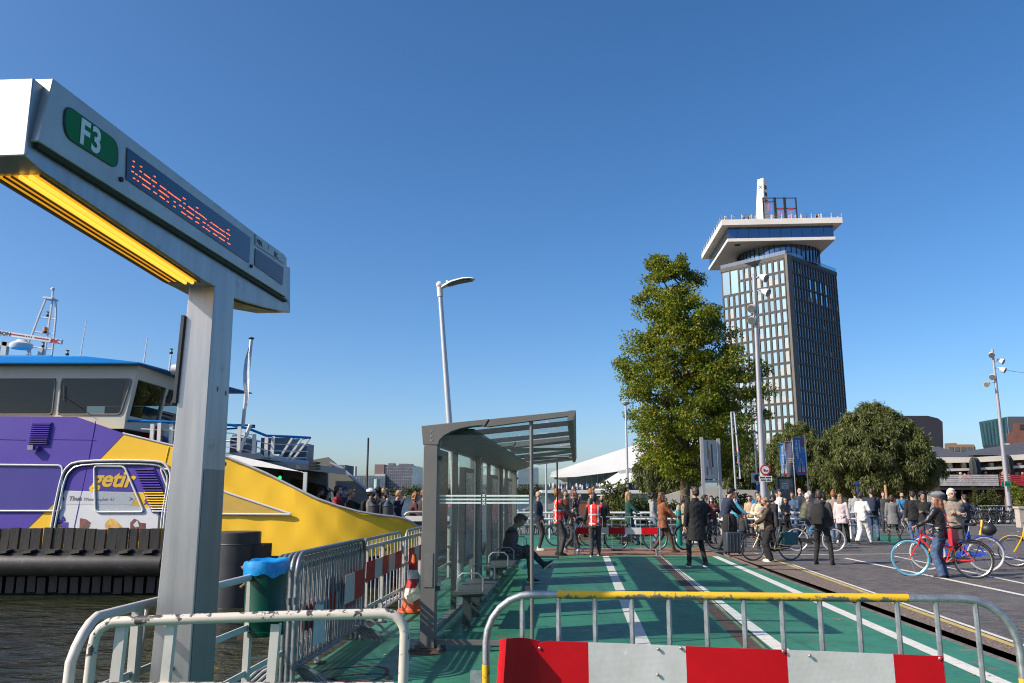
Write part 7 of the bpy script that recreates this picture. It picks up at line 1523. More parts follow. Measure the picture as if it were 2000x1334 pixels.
def person(label, px, foot=None, Y=None, top=None, yaw=0, z0=0.0, hands='hang', legs='stand', lean=0, pitch=0, turn=0, skin=0, hair='brown', hs='short', topc='navy', hem=.86, sleeve='long', legc='djeans', wide=1.0, shoe='black', fem=False, bulk=1.0, group=GROUP_S, H=None, vox=.017, under=None, extra=None, skirt=None, mask=None, beard=None, collar=None, scarf=None, hood=None, vest=False, dx=0, cloth2=None, glasses=None):
    if foot is not None: p = Pz(px, foot, z0)
    else: a, b_, c_ = ray(px, top); t_ = Y / b_; p = Vector((a * t_, Y, z0))
    if H is None: H = PY(px, top, p.y).z - z0 if top else 1.74
    s = H / 1.775; root = thing('person', label, 'person', p, R(yaw), group); sk = SK[skin]
    vox = vox * (1.25 if p.y > 26 else 1)
    S = lambda v: Vector(v) * s
    sw = (.168 if fem else .188) * (.5 + .5 * bulk); hipw = .092
    sit = legs == 'sit'; ride = legs == 'ride'
    ph = .50 if sit else (.98 if ride else .93); dz = ph - .93
    la = R(-lean)
    def T(v):                                           # torso point -> leaned, scaled
        v = Vector(v); k = min(1, max(0, (v.z - .78) / .22)); v.z += dz * (1 if (sit or ride) else 0)
        q = v - Vector((0, 0, .93 + dz)); q = Matrix.Rotation(la * k, 3, 'X') @ q; return (q + Vector((0, 0, .93 + dz))) * s
    nk = Vector((0, .0, 1.50)); hr = Matrix.Rotation(R(turn), 3, 'Z') @ Matrix.Rotation(R(-pitch), 3, 'X')
    hoff = Vector((0, 0, 0))
    def HT(v): return T(nk + hr @ (Vector(v) - nk)) if lean == 0 else (T(nk) + (Matrix.Rotation(la * .45, 3, 'X') @ hr @ (Vector(v) - nk)) * s)
    # ---- feet and legs
    FT = dict(stand=((-.10, .0, .085), (.11, .03, .085)), walk=((-.09, .30, .085), (.09, -.27, .15)), walk2=((-.09, -.27, .15), (.09, .30, .085)), wide=((-.19, .02, .085), (.20, .0, .085)), sit=((-.12, .44, .085), (.12, .40, .085)), ride=((-.11, .12, .30), (.11, .18, .62)), lean=((-.12, -.14, .085), (.10, .20, .085)), cross=((-.10, .46, .085), (.05, .72, .36)))
    ft = [S(v) for v in FT['cross' if legs == 'sit' and extra == 'crossleg' else legs]]
    hips = [S((-hipw, 0, ph - .01)), S((hipw, 0, ph - .01))]
    knees = []; ank = []
    for h_, f_ in zip(hips, ft):
        k_, a_ = ik(h_, f_, .44 * s, .43 * s, (0, 1, .25)); knees.append(k_); ank.append(a_)
    # ---- arms
    hd = PRE[hands] if isinstance(hands, str) else hands
    sh = [T((-sw, -.005, 1.415)), T((sw, -.005, 1.415))]; el = []; wr = []
    for i, (a_, t_) in enumerate(zip(sh, hd)):
        t_ = Vector(t_) + Vector((0, 0, dz)) if (sit or ride) else Vector(t_)
        e_, w_ = ik(a_, t_ * s, .285 * s, .255 * s, (-.5 if i == 0 else .5, -.9, -.5)); el.append(e_); wr.append(w_)
    # ---- body
    mb = MB()
    rings(mb, [(.84, .13, .10, 0), (.93, .162, .115, -.005), (1.02, .145, .105, 0), (1.12, .135, .098, .005), (1.28, .162, .115, 0), (1.38, .165, .105, -.005), (1.45, .10, .07, -.01)], sk, T)
    caps(mb, T((0, -.012, 1.42)), HT((0, .004, 1.56)), .057 * s, .052 * s, sk)
    rot = None
    def hell(c, r): 
        q = MB(); q.ell(c, r, sk, 14, 10); mb.add([HT(Vector(v)) for v in q.v], q.f, sk)
    hell((0, .008, 1.665), (.076, .096, .105)); hell((0, .030, 1.60), (.060, .070, .070)); hell((0, .052, 1.572), (.036, .046, .036))
    hell((0, .105, 1.628), (.014, .022, .026)); hell((0, .116, 1.617), (.016, .014, .011)); hell((-.076, .0, 1.63), (.011, .02, .03)); hell((.076, .0, 1.63), (.011, .02, .03)); hell((0, .088, 1.668), (.05, .016, .012))
    for a_, e_, w_ in zip(sh, el, wr): caps(mb, a_, e_, .050 * s, .040 * s, sk, 8); caps(mb, e_, w_, .039 * s, .027 * s, sk, 8)
    for h_, k_, a_ in zip(hips, knees, ank): caps(mb, h_, k_, .080 * s, .055 * s, sk, 8); caps(mb, k_, a_, .053 * s, .036 * s, sk, 8); caps(mb, a_ - Vector((0, .02, .03)) * s, a_ + Vector((0, .13, -.055)) * s, .035 * s, .028 * s, sk, 8)
    def face(o, me):
        q = MB(); q.mats = [sk, eye_m, lip_m]
        for sx in (-1, 1):
            for c, r_, m_ in (((sx * .031, .094, 1.645), (.013, .007, .006), eye_m), ((sx * .032, .098, 1.664), (.019, .006, .0045), eye_m)):
                e = MB(); e.ell(c, r_, m_, 8, 5); q.add([HT(Vector(v)) for v in e.v], e.f, m_)
        e = MB(); e.ell((0, .098, 1.583), (.024, .008, .006), lip_m, 8, 5); q.add([HT(Vector(v)) for v in e.v], e.f, lip_m)
        for i in range(2):
            d_ = (wr[i] - el[i]).normalized(); inn = Vector((-1 if i else 1, 0, 0))
            grip = hands in ('bike', 'phone', 'phone1', 'crossed'); bk_ = Vector((0, -.3, 1)) if hands in ('bike',) else (Vector((0, 0, -1)) if hands in ('phone', 'lap') else -inn + Vector((0, .3, .1)))
            hq = MB(); hand(hq, Vector((0, 0, 0)), d_, bk_, sk, 62 if grip else 26, 1 if i else -1); q.add([wr[i] + Vector(v) * s for v in hq.v], hq.f, sk)
        import bmesh
        b2 = bmesh.new(); b2.from_mesh(me); m2 = q.mesh('tmpq'); n0 = len(b2.faces)
        me.materials.clear()
        for m_ in q.mats: me.materials.append(m_)
        b2.from_mesh(m2); b2.to_mesh(me); b2.free(); bpy.data.meshes.remove(m2)
    fuse('body', root, mb, .0135 * s * (1.2 if p.y > 26 else 1), 2, face)
    # ---- top
    if topc:
        m = C_[topc]; mb = MB(); k = bulk; hemw = .185 if hem > .75 else (.20 + .05 * (.8 - hem))
        rs = [(hem, hemw * k, .135 * k + (.03 if hem < .7 else 0), 0)]
        if hem < .8: rs += [(.80, .19 * k, .145 * k, 0)]
        rs += [(max(.95, hem + .03), .178 * k, .132 * k, 0), (1.08, (.150 if fem else .166) * k, .122 * k, .004), (1.27, (.172 if fem else .192) * k, .136 * k, .006), (1.37, (sw + .004) , .124 * k, -.004), (1.435, sw * .82, .088, -.012), (1.475, .085, .074, -.012)]
        rings(mb, rs, m, T)
        if collar: rings(mb, [(1.44, .095, .085, -.01), (1.52, .078, .078, -.005), (1.53, .07, .07, -.005)], m, T)
        if hood:
            q = MB(); q.ell((0, -.095, 1.47), (.12, .075, .09), m, 12, 8); mb.add([T(Vector(v)) for v in q.v], q.f, m)
        rsl = .068 * k
        for i in range(2):
            a_, e_, w_ = sh[i], el[i], wr[i]; caps(mb, a_, a_ + (e_ - a_) * .3, rsl, rsl * .98, m)
            if sleeve == 'long': cone(mb, a_, e_, rsl, rsl * .86, m); caps(mb, e_, e_ + (w_ - e_) * .3, rsl * .85, rsl * .8, m); cone(mb, e_, e_.lerp(w_, .96), rsl * .85, .046 * k, m)
            elif sleeve == 'half': cone(mb, a_, e_, rsl, rsl * .92, m); cone(mb, e_, e_.lerp(w_, .25), rsl * .9, rsl * .8, m)
            elif sleeve == 'short': cone(mb, a_, a_.lerp(e_, .72), rsl * 1.02, rsl * 1.04, m)
        def vestmarks(o, me):
            me.materials.append(C_['strip']); me.materials.append(C_['dgrey']); N = len(me.polygons); mi = np.zeros(N, int); Rm = Matrix.Rotation(-la, 3, 'X')
            for pl_ in me.polygons:
                c = pl_.center / s; q = c - Vector((0, 0, .93)); q = Rm @ q; z = q.z + .93; x = abs(c.x)
                arm = x > sw * .98 and z < 1.40
                if arm: mi[pl_.index] = 2
                elif (.905 < z < .942) or (1.175 < z < 1.21) or (abs(x - .105) < .019 and z < 1.47): mi[pl_.index] = 1
            me.polygons.foreach_set('material_index', mi)
        fuse('vest' if vest else ('coat' if hem < .75 else ('shirt' if sleeve != 'long' else 'jacket')), root, mb, (.0125 if vest else vox) * s, 2 if vest else 3, vestmarks if vest else None)
    if cloth2:                                          # open lighter front or shirt tail under the jacket
        mb = MB(); rings(mb, [(cloth2[1], .178, .128, 0), (cloth2[1] + .10, .172, .124, 0), (1.0, .16, .115, 0)], C_[cloth2[0]], T); fuse('shirt', root, mb, vox * s, 2)
    # ---- legs
    if legc:
        m = C_[legc]; mb = MB(); rings(mb, [(.80, .150, .118, -.004), (.92, .176, .128, -.006), (1.04, .158, .116, 0)], m, T)
        for h_, k_, a_ in zip(hips, knees, ank): caps(mb, h_, k_, .094 * s * (1 + .25 * (wide - 1)), .068 * s * wide, m); caps(mb, k_, k_ + (a_ - k_) * .2, .068 * s * wide, .066 * s * wide, m); cone(mb, k_, a_ + Vector((0, 0, -.015 * s if wide < 1.2 else -.05 * s)), .067 * s * wide, .054 * s * wide * (1.15 if wide > 1.2 else 1), m)
        fuse('trousers', root, mb, vox * s, 2)
    if skirt:
        mb = MB(); rings(mb, [(skirt[1], .21, .17, 0), (.8, .19, .145, 0), (1.02, .16, .12, 0)], C_[skirt[0]], T); fuse('skirt', root, mb, vox * s, 2)
    # ---- shoes
    m = C_[shoe] if shoe in C_ else shoe; sole = C_['white'] if shoe in ('white', 'dgrey') else C_['black']
    for i, a_ in enumerate(ank):
        mb = MB(); g = a_ - Vector((0, 0, .085 * s)); k_ = (ank[i] - knees[i]).normalized(); pit = math.atan2(-k_.y, -k_.z) if (legs in ('walk', 'walk2') and g.z > .02) or extra == 'crossleg' and i == 1 else 0
        Rm = Matrix.Rotation(max(-.6, min(.9, -pit * .8)), 3, 'X'); pv = lambda v: a_ + (Rm @ (Vector(v) - Vector((0, 0, .085)))) * s
        vs = []; n = 12
        for z_, w_, l0, l1 in ((.0, .048, -.075, .185), (.022, .050, -.078, .19), (.05, .046, -.07, .165), (.08, .042, -.06, .08), (.115, .042, -.05, .05)):
            for k in range(n):
                t = 2 * math.pi * k / n; vs.append(pv((w_ * math.cos(t), (l0 + l1) / 2 + (l1 - l0) / 2 * math.sin(t), z_)))
        mb.add(vs, [(j * n + k, j * n + (k + 1) % n, (j + 1) * n + (k + 1) % n, (j + 1) * n + k) for j in range(4) for k in range(n)] + [tuple(range(n - 1, -1, -1)), tuple(4 * n + k for k in range(n))], m)
        mb.m = [mb.mi(sole) if j < n else 0 for j in range(len(mb.f))]; mb.build('shoe', root)
    # ---- hair and headgear
    hm = HC[hair]; mb = MB(); r_ = random.Random(hash(label) % 999 if False else len(label) * 7 + int(px))
    def he(c, r, mm=hm, nu=12, nv=8):
        q = MB(); q.ell(c, r, mm, nu, nv); mb.add([HT(Vector(v)) for v in q.v], q.f, mm)
    if hs != 'bald':
        he((0, -.020, 1.695), (.084, .098, .088)); he((0, -.055, 1.645), (.078, .062, .085)); he((0, .045, 1.738), (.060, .060, .030))
        he((-.070, -.012, 1.655), (.016, .05, .05)); he((.070, -.012, 1.655), (.016, .05, .05))
        if hs in ('short', 'quiff'):
            for i in range(7): he((r_.uniform(-.05, .05), r_.uniform(-.06, .07), 1.765 + r_.uniform(-.01, .012)), (.028, .03, .02))
            if hs == 'quiff': he((0, .06, 1.765), (.055, .045, .035))
        if hs in ('long', 'wavy'):
            for x in (-.06, -.02, .02, .06): he((x, -.075, 1.52 + r_.uniform(-.03, .02)), (.035, .042, .17))
            for x in (-.078, .078): he((x, .012, 1.55), (.022, .045, .13))
            if hs == 'wavy':
                for i in range(22): he((r_.uniform(-.09, .09), r_.uniform(-.12, -.03), 1.36 + r_.random() * .3), (.03, .028, .045))
        if hs == 'bob': he((0, -.045, 1.60), (.092, .072, .11)); he((-.075, .02, 1.61), (.022, .04, .075)); he((.075, .02, 1.61), (.022, .04, .075))
        if hs == 'bun': he((0, -.075, 1.775), (.045, .045, .042)); he((.02, -.07, 1.79), (.03, .03, .03))
        if hs == 'lowbun': he((0, -.125, 1.66), (.045, .04, .045))
        if hs in ('curly', 'afro'):
            for i in range(46):
                t = r_.uniform(0, 6.28); ph_ = r_.uniform(-.2, 1.4); R0 = .10 if hs == 'curly' else .13
                c = (R0 * math.cos(t) * math.cos(ph_) * .92, -.02 + R0 * math.sin(t) * math.cos(ph_) - (.0 if math.sin(t) < .3 else .03), 1.665 + R0 * math.sin(ph_)); he(c, (.028, .028, .028), hm, 8, 5)
            if hs == 'curly':
                for i in range(20): he((r_.uniform(-.09, .09), r_.uniform(-.11, -.03), r_.uniform(1.5, 1.65)), (.032, .032, .032), hm, 8, 5)
        fuse('hair', root, mb, .0125 * s, 1)
    def gear(nm, fn, mm):
        q = MB(); fn(q); q.v = [tuple(HT(Vector(v))) for v in q.v]; return q.build(nm, root)
    if extra == 'beret' or hood == 'beanie': 
        def fb_(q):
            N = 26; prof_ = [(.085, 1.68), (.098, 1.70), (.128, 1.735), (.132, 1.76), (.11, 1.795), (.06, 1.82), (.01, 1.83)]; vs = []
            for r0, z_ in prof_: vs += [(r0 * (1 + .035 * (k % 2)) * math.cos(2 * math.pi * k / N), -.02 + r0 * 1.12 * (1 + .035 * (k % 2)) * math.sin(2 * math.pi * k / N), z_ - .25 * max(0, 0)) for k in range(N)]
            q.add(vs, [(j * N + k, j * N + (k + 1) % N, (j + 1) * N + (k + 1) % N, (j + 1) * N + k) for j in range(len(prof_) - 1) for k in range(N)], M('knit_grey', (.17, .18, .20), .9, 0, .25, 40, .5, 150))
        gear('beret', fb_, None)
    if extra in ('cap', 'bluecap', 'backcap'):
        cm = M('cap_navy', (.015, .02, .04), .8) if extra != 'bluecap' else M('cap_blue', (.02, .07, .25), .8)
        def fc(q):
            q.ell((0, -.008, 1.70), (.090, .107, .085), cm, 16, 10, cut=-.012); sgn = -1 if extra == 'backcap' else 1
            q.prism([(-.06, sgn * .08, 1.695), (.06, sgn * .08, 1.695), (.05, sgn * .17, 1.682), (0, sgn * .185, 1.68), (-.05, sgn * .17, 1.682)], (0, 0, .008), cm)
        gear('cap', fc, None)
    if extra == 'helmet':
        hmw = M('helmet_white', (.62, .63, .65), .3)
        def fh(q):
            q.ell((0, -.01, 1.70), (.105, .135, .10), hmw, 18, 10, cut=-.02)
            for x in (-.05, 0, .05): q.tube([(x, .10, 1.745), (x, .02, 1.803 - abs(x) * .4), (x, -.1, 1.765)], .012, M('helmet_slot', (.05, .05, .055), .6), 5)
        gear('helmet', fh, None)
    if extra == 'hoodup':
        def fh(q):
            q.ell((0, -.03, 1.66), (.11, .115, .135), C_[topc], 16, 10); q.ell((0, -.04, 1.54), (.12, .09, .10), C_[topc], 14, 8)
        gear('hood', fh, None)
    if mask:
        mm = M('face_mask_blue', (.30, .46, .55), .8) if mask == 'blue' else (M('face_mask_white', (.62, .63, .64), .8) if mask == 'white' else C_['black'])
        def fm_(q):
            q.ell((0, .058, 1.592), (.055, .068, .052), mm, 14, 8)
            for x in (-1, 1): q.tube([(x * .05, .08, 1.60), (x * .078, .0, 1.63)], .003, mm, 4)
        gear('face_mask', fm_, None)
    if beard:
        def fb2(q): q.ell((0, .045, 1.575), (.056, .066, .05), HC[beard], 14, 8); q.ell((0, .1, 1.60), (.03, .014, .008), HC[beard], 8, 5)
        gear('beard', fb2, None)
    if glasses:
        def fg(q):
            for x in (-1, 1): q.ell((x * .032, .104, 1.643), (.024, .008, .018), eye_m, 10, 6); q.tube([(x * .056, .10, 1.646), (x * .079, .01, 1.645)], .003, eye_m, 4)
            q.tube([(-.01, .11, 1.646), (.01, .11, 1.646)], .003, eye_m, 4)
        gear('glasses', fg, None)
    if scarf:
        mb = MB(); q = MB(); q.lathe([(.065, 1.46), (.10, 1.475), (.105, 1.51), (.075, 1.535)], (0, -.005, 0), C_[scarf], 16); mb.add([T(Vector(v)) for v in q.v], q.f, C_[scarf]); mb.build('scarf', root)
    root['T'] = 0; del root['T']
    return dict(root=root, T=T, s=s, p=p, yaw=R(yaw), wr=wr, sh=sh, HT=HT, sw=sw)
def worn(name, label, cat, pr, fn, group=None):
    """a bag or other thing carried by a person: top-level, built in that person's frame"""
    t = thing(name, label, cat, pr['p'] + Matrix.Rotation(pr['yaw'], 3, 'Z') @ pr['T']((0, -.1, 1.0)), pr['yaw'], group); off = pr['T']((0, -.1, 1.0))
    def put(nm, mb, bev=0): mb.v = [tuple(Vector(v) - off) for v in mb.v]; return mb.build(nm, t, bevel=bev)
    fn(put, pr); return t
def backpack(label, pr, m, w_=.29, h_=.42, d_=.15, top_=1.44):
    def fn(put, pr):
        T = pr['T']; q = MB(); y0 = -.125
        rings(q, [(top_ - h_, w_ * .44, d_ * .42, y0 - d_ * .5), (top_ - h_ + .04, w_ * .5, d_ * .5, y0 - d_ * .5), (top_ - .12, w_ * .5, d_ * .5, y0 - d_ * .5), (top_ - .03, w_ * .42, d_ * .4, y0 - d_ * .42), (top_, w_ * .25, d_ * .2, y0 - d_ * .35)], m, T); put('pack', q)
        q = MB(); rings(q, [(top_ - h_ + .03, w_ * .36, .03, y0 - d_ - .02), (top_ - h_ + .2, w_ * .36, .03, y0 - d_ - .02)], m, T); put('pocket', q)
        for x in (-1, 1):
            q = MB(); q.tube([T((x * .10, -.13, 1.42)), T((x * .115, -.06, 1.482)), T((x * .12, .04, 1.47)), T((x * .125, .125, 1.36)), T((x * .14, .10, 1.16)), T((x * .15, -.1, 1.08))], .018, C_['black'], 6); put('strap', q)
    return worn('backpack', label, 'backpack', pr, fn)
def shoulder_bag(label, pr, m, side, z, w_=.26, h_=.24, front=0.0, strapc='black', nm='shoulder_bag', back=False):
    def fn(put, pr):
        T = pr['T']; x = side * (.245 + .02); q = MB()
        q.bx(-.045, .045, -w_ / 2, w_ / 2, 0, h_, m); q.v = [tuple(T((v[0] + x, v[1] + front, v[2] + z))) for v in q.v] if not back else [tuple(T((v[1] + side * .10, v[0] - .22, v[2] + z))) for v in q.v]; put('bag_body', q, .012)
        q = MB(); q.tube([T((x, front + w_ * .4, z + h_)), T((side * .12, .14, 1.28)), T((-side * .10, .02, 1.475)), T((-side * .06, -.10, 1.40)), T((x, front - w_ * .4, z + h_))] if not back else [T((side * .26, -.2, z + h_)), T((side * .24, .05, 1.15)), T((.02, .13, 1.38)), T((-side * .1, -.02, 1.485)), T((-side * .04, -.16, 1.3)), T((-side * .02, -.22, z + h_))], .011, C_[strapc], 6); put('strap', q)
    return worn(nm, label, 'bag', pr, fn)

FZ = .09; FYq = 23.2
# passengers on the ferry, seen over the yellow bulwark
person('man with a dark beard and grey hood, last in line on the ferry', 622, None, 24.0, 952, -95, FZ, 'phone', hair='brown', hs='short', topc='dgrey', hood=True, beard='brown', pitch=25, group=GROUP_F)
person('dark-haired person with a white face mask, second on the ferry', 640, None, 23.6, 958, -90, FZ, hair='black', topc='grey', mask='white', group=GROUP_F)
person('man in a dark red jacket with a pale blue face mask on the ferry', 661, None, 22.6, 948, -90, FZ, hair='brown', hs='quiff', topc='red', mask='blue', group=GROUP_F)
person('person in a blue cap half hidden behind the man in dark red', 671, None, 23.9, 951, -90, FZ, topc='navy', extra='bluecap', mask='blue', group=GROUP_F)
person('fair-haired man in a black jacket holding a bicycle on the ferry', 683, None, 22.5, 955, -75, FZ, 'bike', hair='fair', hs='quiff', topc='black', pitch=20, turn=-15, group=GROUP_F)
pr = person('person in a white cycle helmet, black mask and grey T-shirt on the ferry', 725, None, 22.3, 954, -90, FZ, 'bike', hair='black', topc='grey', sleeve='short', extra='helmet', mask='black', skin=1, group=GROUP_F)
backpack('black backpack on the cyclist in the white helmet', pr, C_['black'])
person('pale-faced woman looking down behind the cyclist in the white helmet', 732, None, 23.9, 966, -100, FZ, topc='dgrey', hair='brown', hs='long', pitch=25, fem=True, group=GROUP_F)
person('person with a black hood pulled up and blue sleeves on the ferry', 739, None, 24.6, 951, 0, FZ, topc='black', extra='hoodup', group=GROUP_F)
person('blond person half hidden behind the man in grey-blue on the ferry', 752, None, 24.2, 953, -60, FZ, hair='blond', topc='navy', group=GROUP_F)
pr = person('dark-haired man in a slate T-shirt with a pale mask on the ferry', 758, None, 22.2, 958, -85, FZ, 'hang', hair='black', hs='quiff', topc='stripe', sleeve='short', mask='blue', group=GROUP_F)
backpack('dark backpack on the man in the slate T-shirt', pr, C_['dgrey'])
person('brown-haired young man in navy with his hand at his chin on the ferry', 776, None, 22.8, 957, -100, FZ, 'chin', hair='fair', hs='quiff', topc='navy', pitch=20, group=GROUP_F)
person('woman with curly ginger hair in a maroon top, foot of the ferry ramp', 803, None, 22.6, 961, -70, .03, 'bike', hair='ginger', hs='curly', topc='maroon', lean=14, fem=True, group=GROUP_F)
person('man in a dark brown jacket beside the curly ginger woman', 824, None, 22.3, 956, -80, .03, 'phone', hair='auburn', topc='dbrown', lean=6, group=GROUP_F)
# queue on the deck
seat = Vector(SO) + V * .34 + U * 6.75
pr = person('seated man in navy bent over his phone on the shelter bench, legs crossed', 1010, None, seat.y, None, -94, 0, 'lap', 'sit', lean=16, pitch=30, hair='black', hs='quiff', topc='navy', legc='djeans', shoe='dgrey', skin=1, group=GROUP_Q, H=1.74, extra='crossleg') if False else None
def seated():
    p = Vector(SO) + V * .30 + U * 6.75; a = PY(0, 0, p.y)
    # find the pixel column of the seat so that person() can place it
    d = p.y * math.cos(PITCH) + (0 - CAM_H) * math.sin(PITCH); px = 1000 + FPX * p.x / d; u = (-CAM_H) * math.cos(PITCH) - p.y * math.sin(PITCH); py = 667 - FPX * u / d
    return person('seated man in navy bent over his phone on the shelter bench, legs crossed', px, py, None, None, -94.5, 0, 'lap', 'sit', lean=16, pitch=34, hair='black', hs='quiff', topc='navy', hem=.93, legc='djeans', shoe='dgrey', skin=1, group=GROUP_Q, H=1.76, extra='crossleg')
seated()
person('bald man in a navy jacket and blue mask at the left end of the queue', 1052, 1075, None, 959, -100, 0, 'pockets', hair='grey', hs='bald', topc='navy', legc='dgrey', shoe='white', mask='blue', group=GROUP_Q)
person('steward in a red reflective vest facing right beside the shelter post', 1091, 1085, None, 954, -80, 0, 'bike', 'stand', hair='ginger', hs='short', topc='vest', vest=True, hem=.84, legc='dgrey', wide=1.15, shoe='black', group=GROUP_Q)
pr = person('woman with long dark hair in a black leather jacket bending over a pram', 1116, 1078, None, 972, -75, 0, 'bike', 'walk', lean=14, hair='black', hs='wavy', topc='leather', legc='dgrey', shoe='white', fem=True, group=GROUP_Q)
person('brown-haired woman with a yellow scarf behind the leather-jacketed woman', 1122, 1064, None, 955, -120, 0, 'chin', hair='auburn', hs='long', topc='navy', scarf='tan', legc='jeans', fem=True, group=GROUP_Q)
person('ginger man in a dark green coat behind the steward', 1157, 1066, None, 954, -110, 0, 'pockets', hair='ginger', hs='quiff', topc='olive', bulk=1.06, legc='black', group=GROUP_Q)
person('steward in a red reflective vest seen from behind at the striped barrier', 1163, 1086, None, 965, -6, 0, ((-.30, .30, .98), (.30, .28, .98)), 'lean', hair='black', topc='vest', vest=True, hem=.86, skin=2, legc='dgrey', wide=1.15, shoe='dgrey', group=GROUP_Q, turn=-20)
person('bald man with a dark mask behind the steward at the barrier', 1177, 1062, None, 968, 170, 0, hs='bald', skin=1, topc='black', mask='black', group=GROUP_Q)
person('blonde woman in a dark green coat pushing a bicycle behind the barrier', 1230, 1066, None, 960, -95, 0, 'bike', 'walk', hair='blond', hs='long', topc='dgreen', hem=.70, legc='jeans', shoe='black', fem=True, group=GROUP_Q)
person('young man in a light grey hoodie beside the woman in rust', 1278, 1062, None, 963, -100, 0, 'pockets', hair='black', hs='afro', topc='lgrey', hood=True, legc='ljeans', skin=2, group=GROUP_Q)
person('woman with long auburn hair in a rust coat and brown boots', 1296, 1080, None, 961, -80, 0, 'bike', 'walk2', hair='auburn', hs='wavy', topc='rust', hem=.72, legc='brown', shoe='brown', fem=True, group=GROUP_Q)
pr = person('woman in a tan coat with a floral backpack behind the man in black', 1338, 1062, None, 968, -100, 0, 'bike', 'walk', hair='brown', hs='bob', topc='tan', hem=.66, legc=None, shoe='white', fem=True, group=GROUP_Q)
backpack('white floral backpack on the woman in the tan coat', pr, M('floral_canvas', (.45, .42, .42), .8, 0, .2, 5, dirt=.6, dirtcol=(.22, .06, .09), ds=14))
pr = person('man in a long black coat standing alone on the green deck', 1363, 1107, None, 951, 12, 0, 'hang', 'wide', hair='brown', hs='short', topc='black', hem=.58, bulk=1.05, legc='black', wide=.95, shoe='dgrey', group=GROUP_Q, turn=20, collar=True, vox=.015)
person('dark-haired woman just right of the man in the long black coat', 1381, 1060, None, 966, -100, 0, hair='black', hs='lowbun', topc='black', legc='black', fem=True, group=GROUP_Q)
pr = person('woman in a white mask with a red bag strap behind the navy sweater', 1393, 1060, None, 968, 165, 0, 'strap', hair='black', hs='long', topc='maroon', mask='white', legc='djeans', fem=True, skin=1, group=GROUP_Q)
pr = person('tall man in a navy sweater bending over a dark suitcase', 1417, 1076, None, 950, -85, 0, ((-.06, .50, .98), (.06, .50, .98)), 'lean', lean=17, pitch=20, hair='black', hs='quiff', topc='navy', hem=.95, cloth2=('white', .82), legc='dgrey', shoe='black', group=GROUP_Q, vox=.015)
person('man in a teal blue shirt and blue mask behind the suitcase', 1439, 1062, None, 962, -95, 0, 'bike', hair='ginger', hs='short', topc='tblue', legc='jeans', mask='blue', group=GROUP_Q)
person('small child with brown curls in a dark jacket beside the suitcase', 1452, 1068, None, 1001, -20, 0, 'hang', hair='auburn', hs='curly', topc='dgrey', legc='djeans', shoe='black', group=GROUP_Q)
# square, first row
pr = person('woman with brown curls in a khaki jacket holding the beige bicycle', 1506, 1097, None, 971, 78, GR, ((-.20, .40, 1.05), (.16, .34, 1.02)), 'stand', lean=5, pitch=10, hair='fair', hs='curly', topc='brown', legc='black', wide=1.35, shoe='white', fem=True, bulk=1.03, mask='black', vox=.015)
backpack('dark olive backpack on the curly-haired woman with the beige bicycle', pr, cl('olive_pack', (.05, .047, .04)), top_=1.36)
person('woman in a cream trench coat behind the beige bicycle', 1488, 1072, None, 966, 175, GR, 'bag', hair='fair', hs='bob', topc='cream', hem=.62, legc='black', fem=True)
person('man in sunglasses with a blue denim jacket beside the spotlight mast', 1484, 1055, None, 961, -170, GR, 'phone1', hair='brown', hs='quiff', topc='blue', legc='white', glasses=True)
person('person in a black cap and black jacket behind the curly-haired woman', 1515, 1072, None, 966, 100, GR, 'phone', topc='black', extra='cap', legc='black', beard='black', skin=1)
person('man in a navy cap and white shirt in front of the advertising panel', 1528, 1052, None, 955, -175, GR, 'hang', topc='white', extra='cap', legc='djeans')
person('woman with long dark hair and sunglasses in a black leather jacket', 1538, 1064, None, 971, -165, GR, 'crossed', hair='black', hs='long', topc='leather', legc='black', fem=True, glasses=True)
person('man in a blue striped shirt partly behind the green puffer jacket', 1553, 1052, None, 961, 150, GR, 'phone', hair='brown', topc='stripe', legc='jeans', sleeve='half', skin=1)
person('bald man far back behind the white-haired cyclist', 1567, 1045, None, 953, 180, GR, hs='bald', topc='dgrey', mask='white')
pr = person('white-haired man in an olive puffer jacket and jeans astride a bicycle', 1573, 1072, None, 961, -100, GR, ((-.2, .50, 1.02), (.2, .50, 1.02)), 'ride', lean=18, hair='white', hs='short', topc='olive', bulk=1.15, hem=.92, legc='jeans', wide=1.1, shoe='blue', H=1.70, vox=.015)
pr = person('hooded man in dark grey with a black backpack and black jeans', 1609, 1103, None, 957, -35, GR, 'pockets', 'wide', hair='brown', hs='short', topc='dgrey', hood=True, hem=.88, bulk=1.1, legc='black', wide=.95, shoe='black', turn=15, vox=.015)
backpack('large black backpack on the hooded man in dark grey', pr, C_['black'], .33, .50, .18)
person('brown-haired man hidden behind the hooded man', 1588, 1060, None, 955, 160, GR, hair='brown', topc='navy', legc='djeans')
person('woman with dark hair looking left beyond the hooded man', 1612, 1058, None, 960, 120, GR, hair='black', hs='long', topc='black', legc='djeans', fem=True)
pr = person('woman with a ginger bun in a taupe sweater and light jeans', 1634, 1062, None, 958, -20, GR, 'hang', 'walk', hair='ginger', hs='bun', topc='taupe', legc='ljeans', wide=1.25, shoe='white', fem=True)
shoulder_bag('black shoulder bag on the woman with the ginger bun', pr, C_['black'], 1, .80, .26, .36)
person('woman with light brown hair in a pale pink blouse beside the ginger bun', 1648, 1066, None, 964, -40, GR, 'hang', 'walk2', hair='fair', hs='long', topc='pink', hem=.75, legc='black', wide=1.1, shoe='white', fem=True)
person('woman with dark tied hair in an all-white T-shirt and trousers', 1688, 1063, None, 962, -50, GR, ((-.25, .05, .84), (.20, .30, 1.05)), 'walk2', hair='brown', hs='lowbun', topc='white', sleeve='half', legc='white', wide=1.45, shoe='cream', fem=True, lean=4, vox=.015)
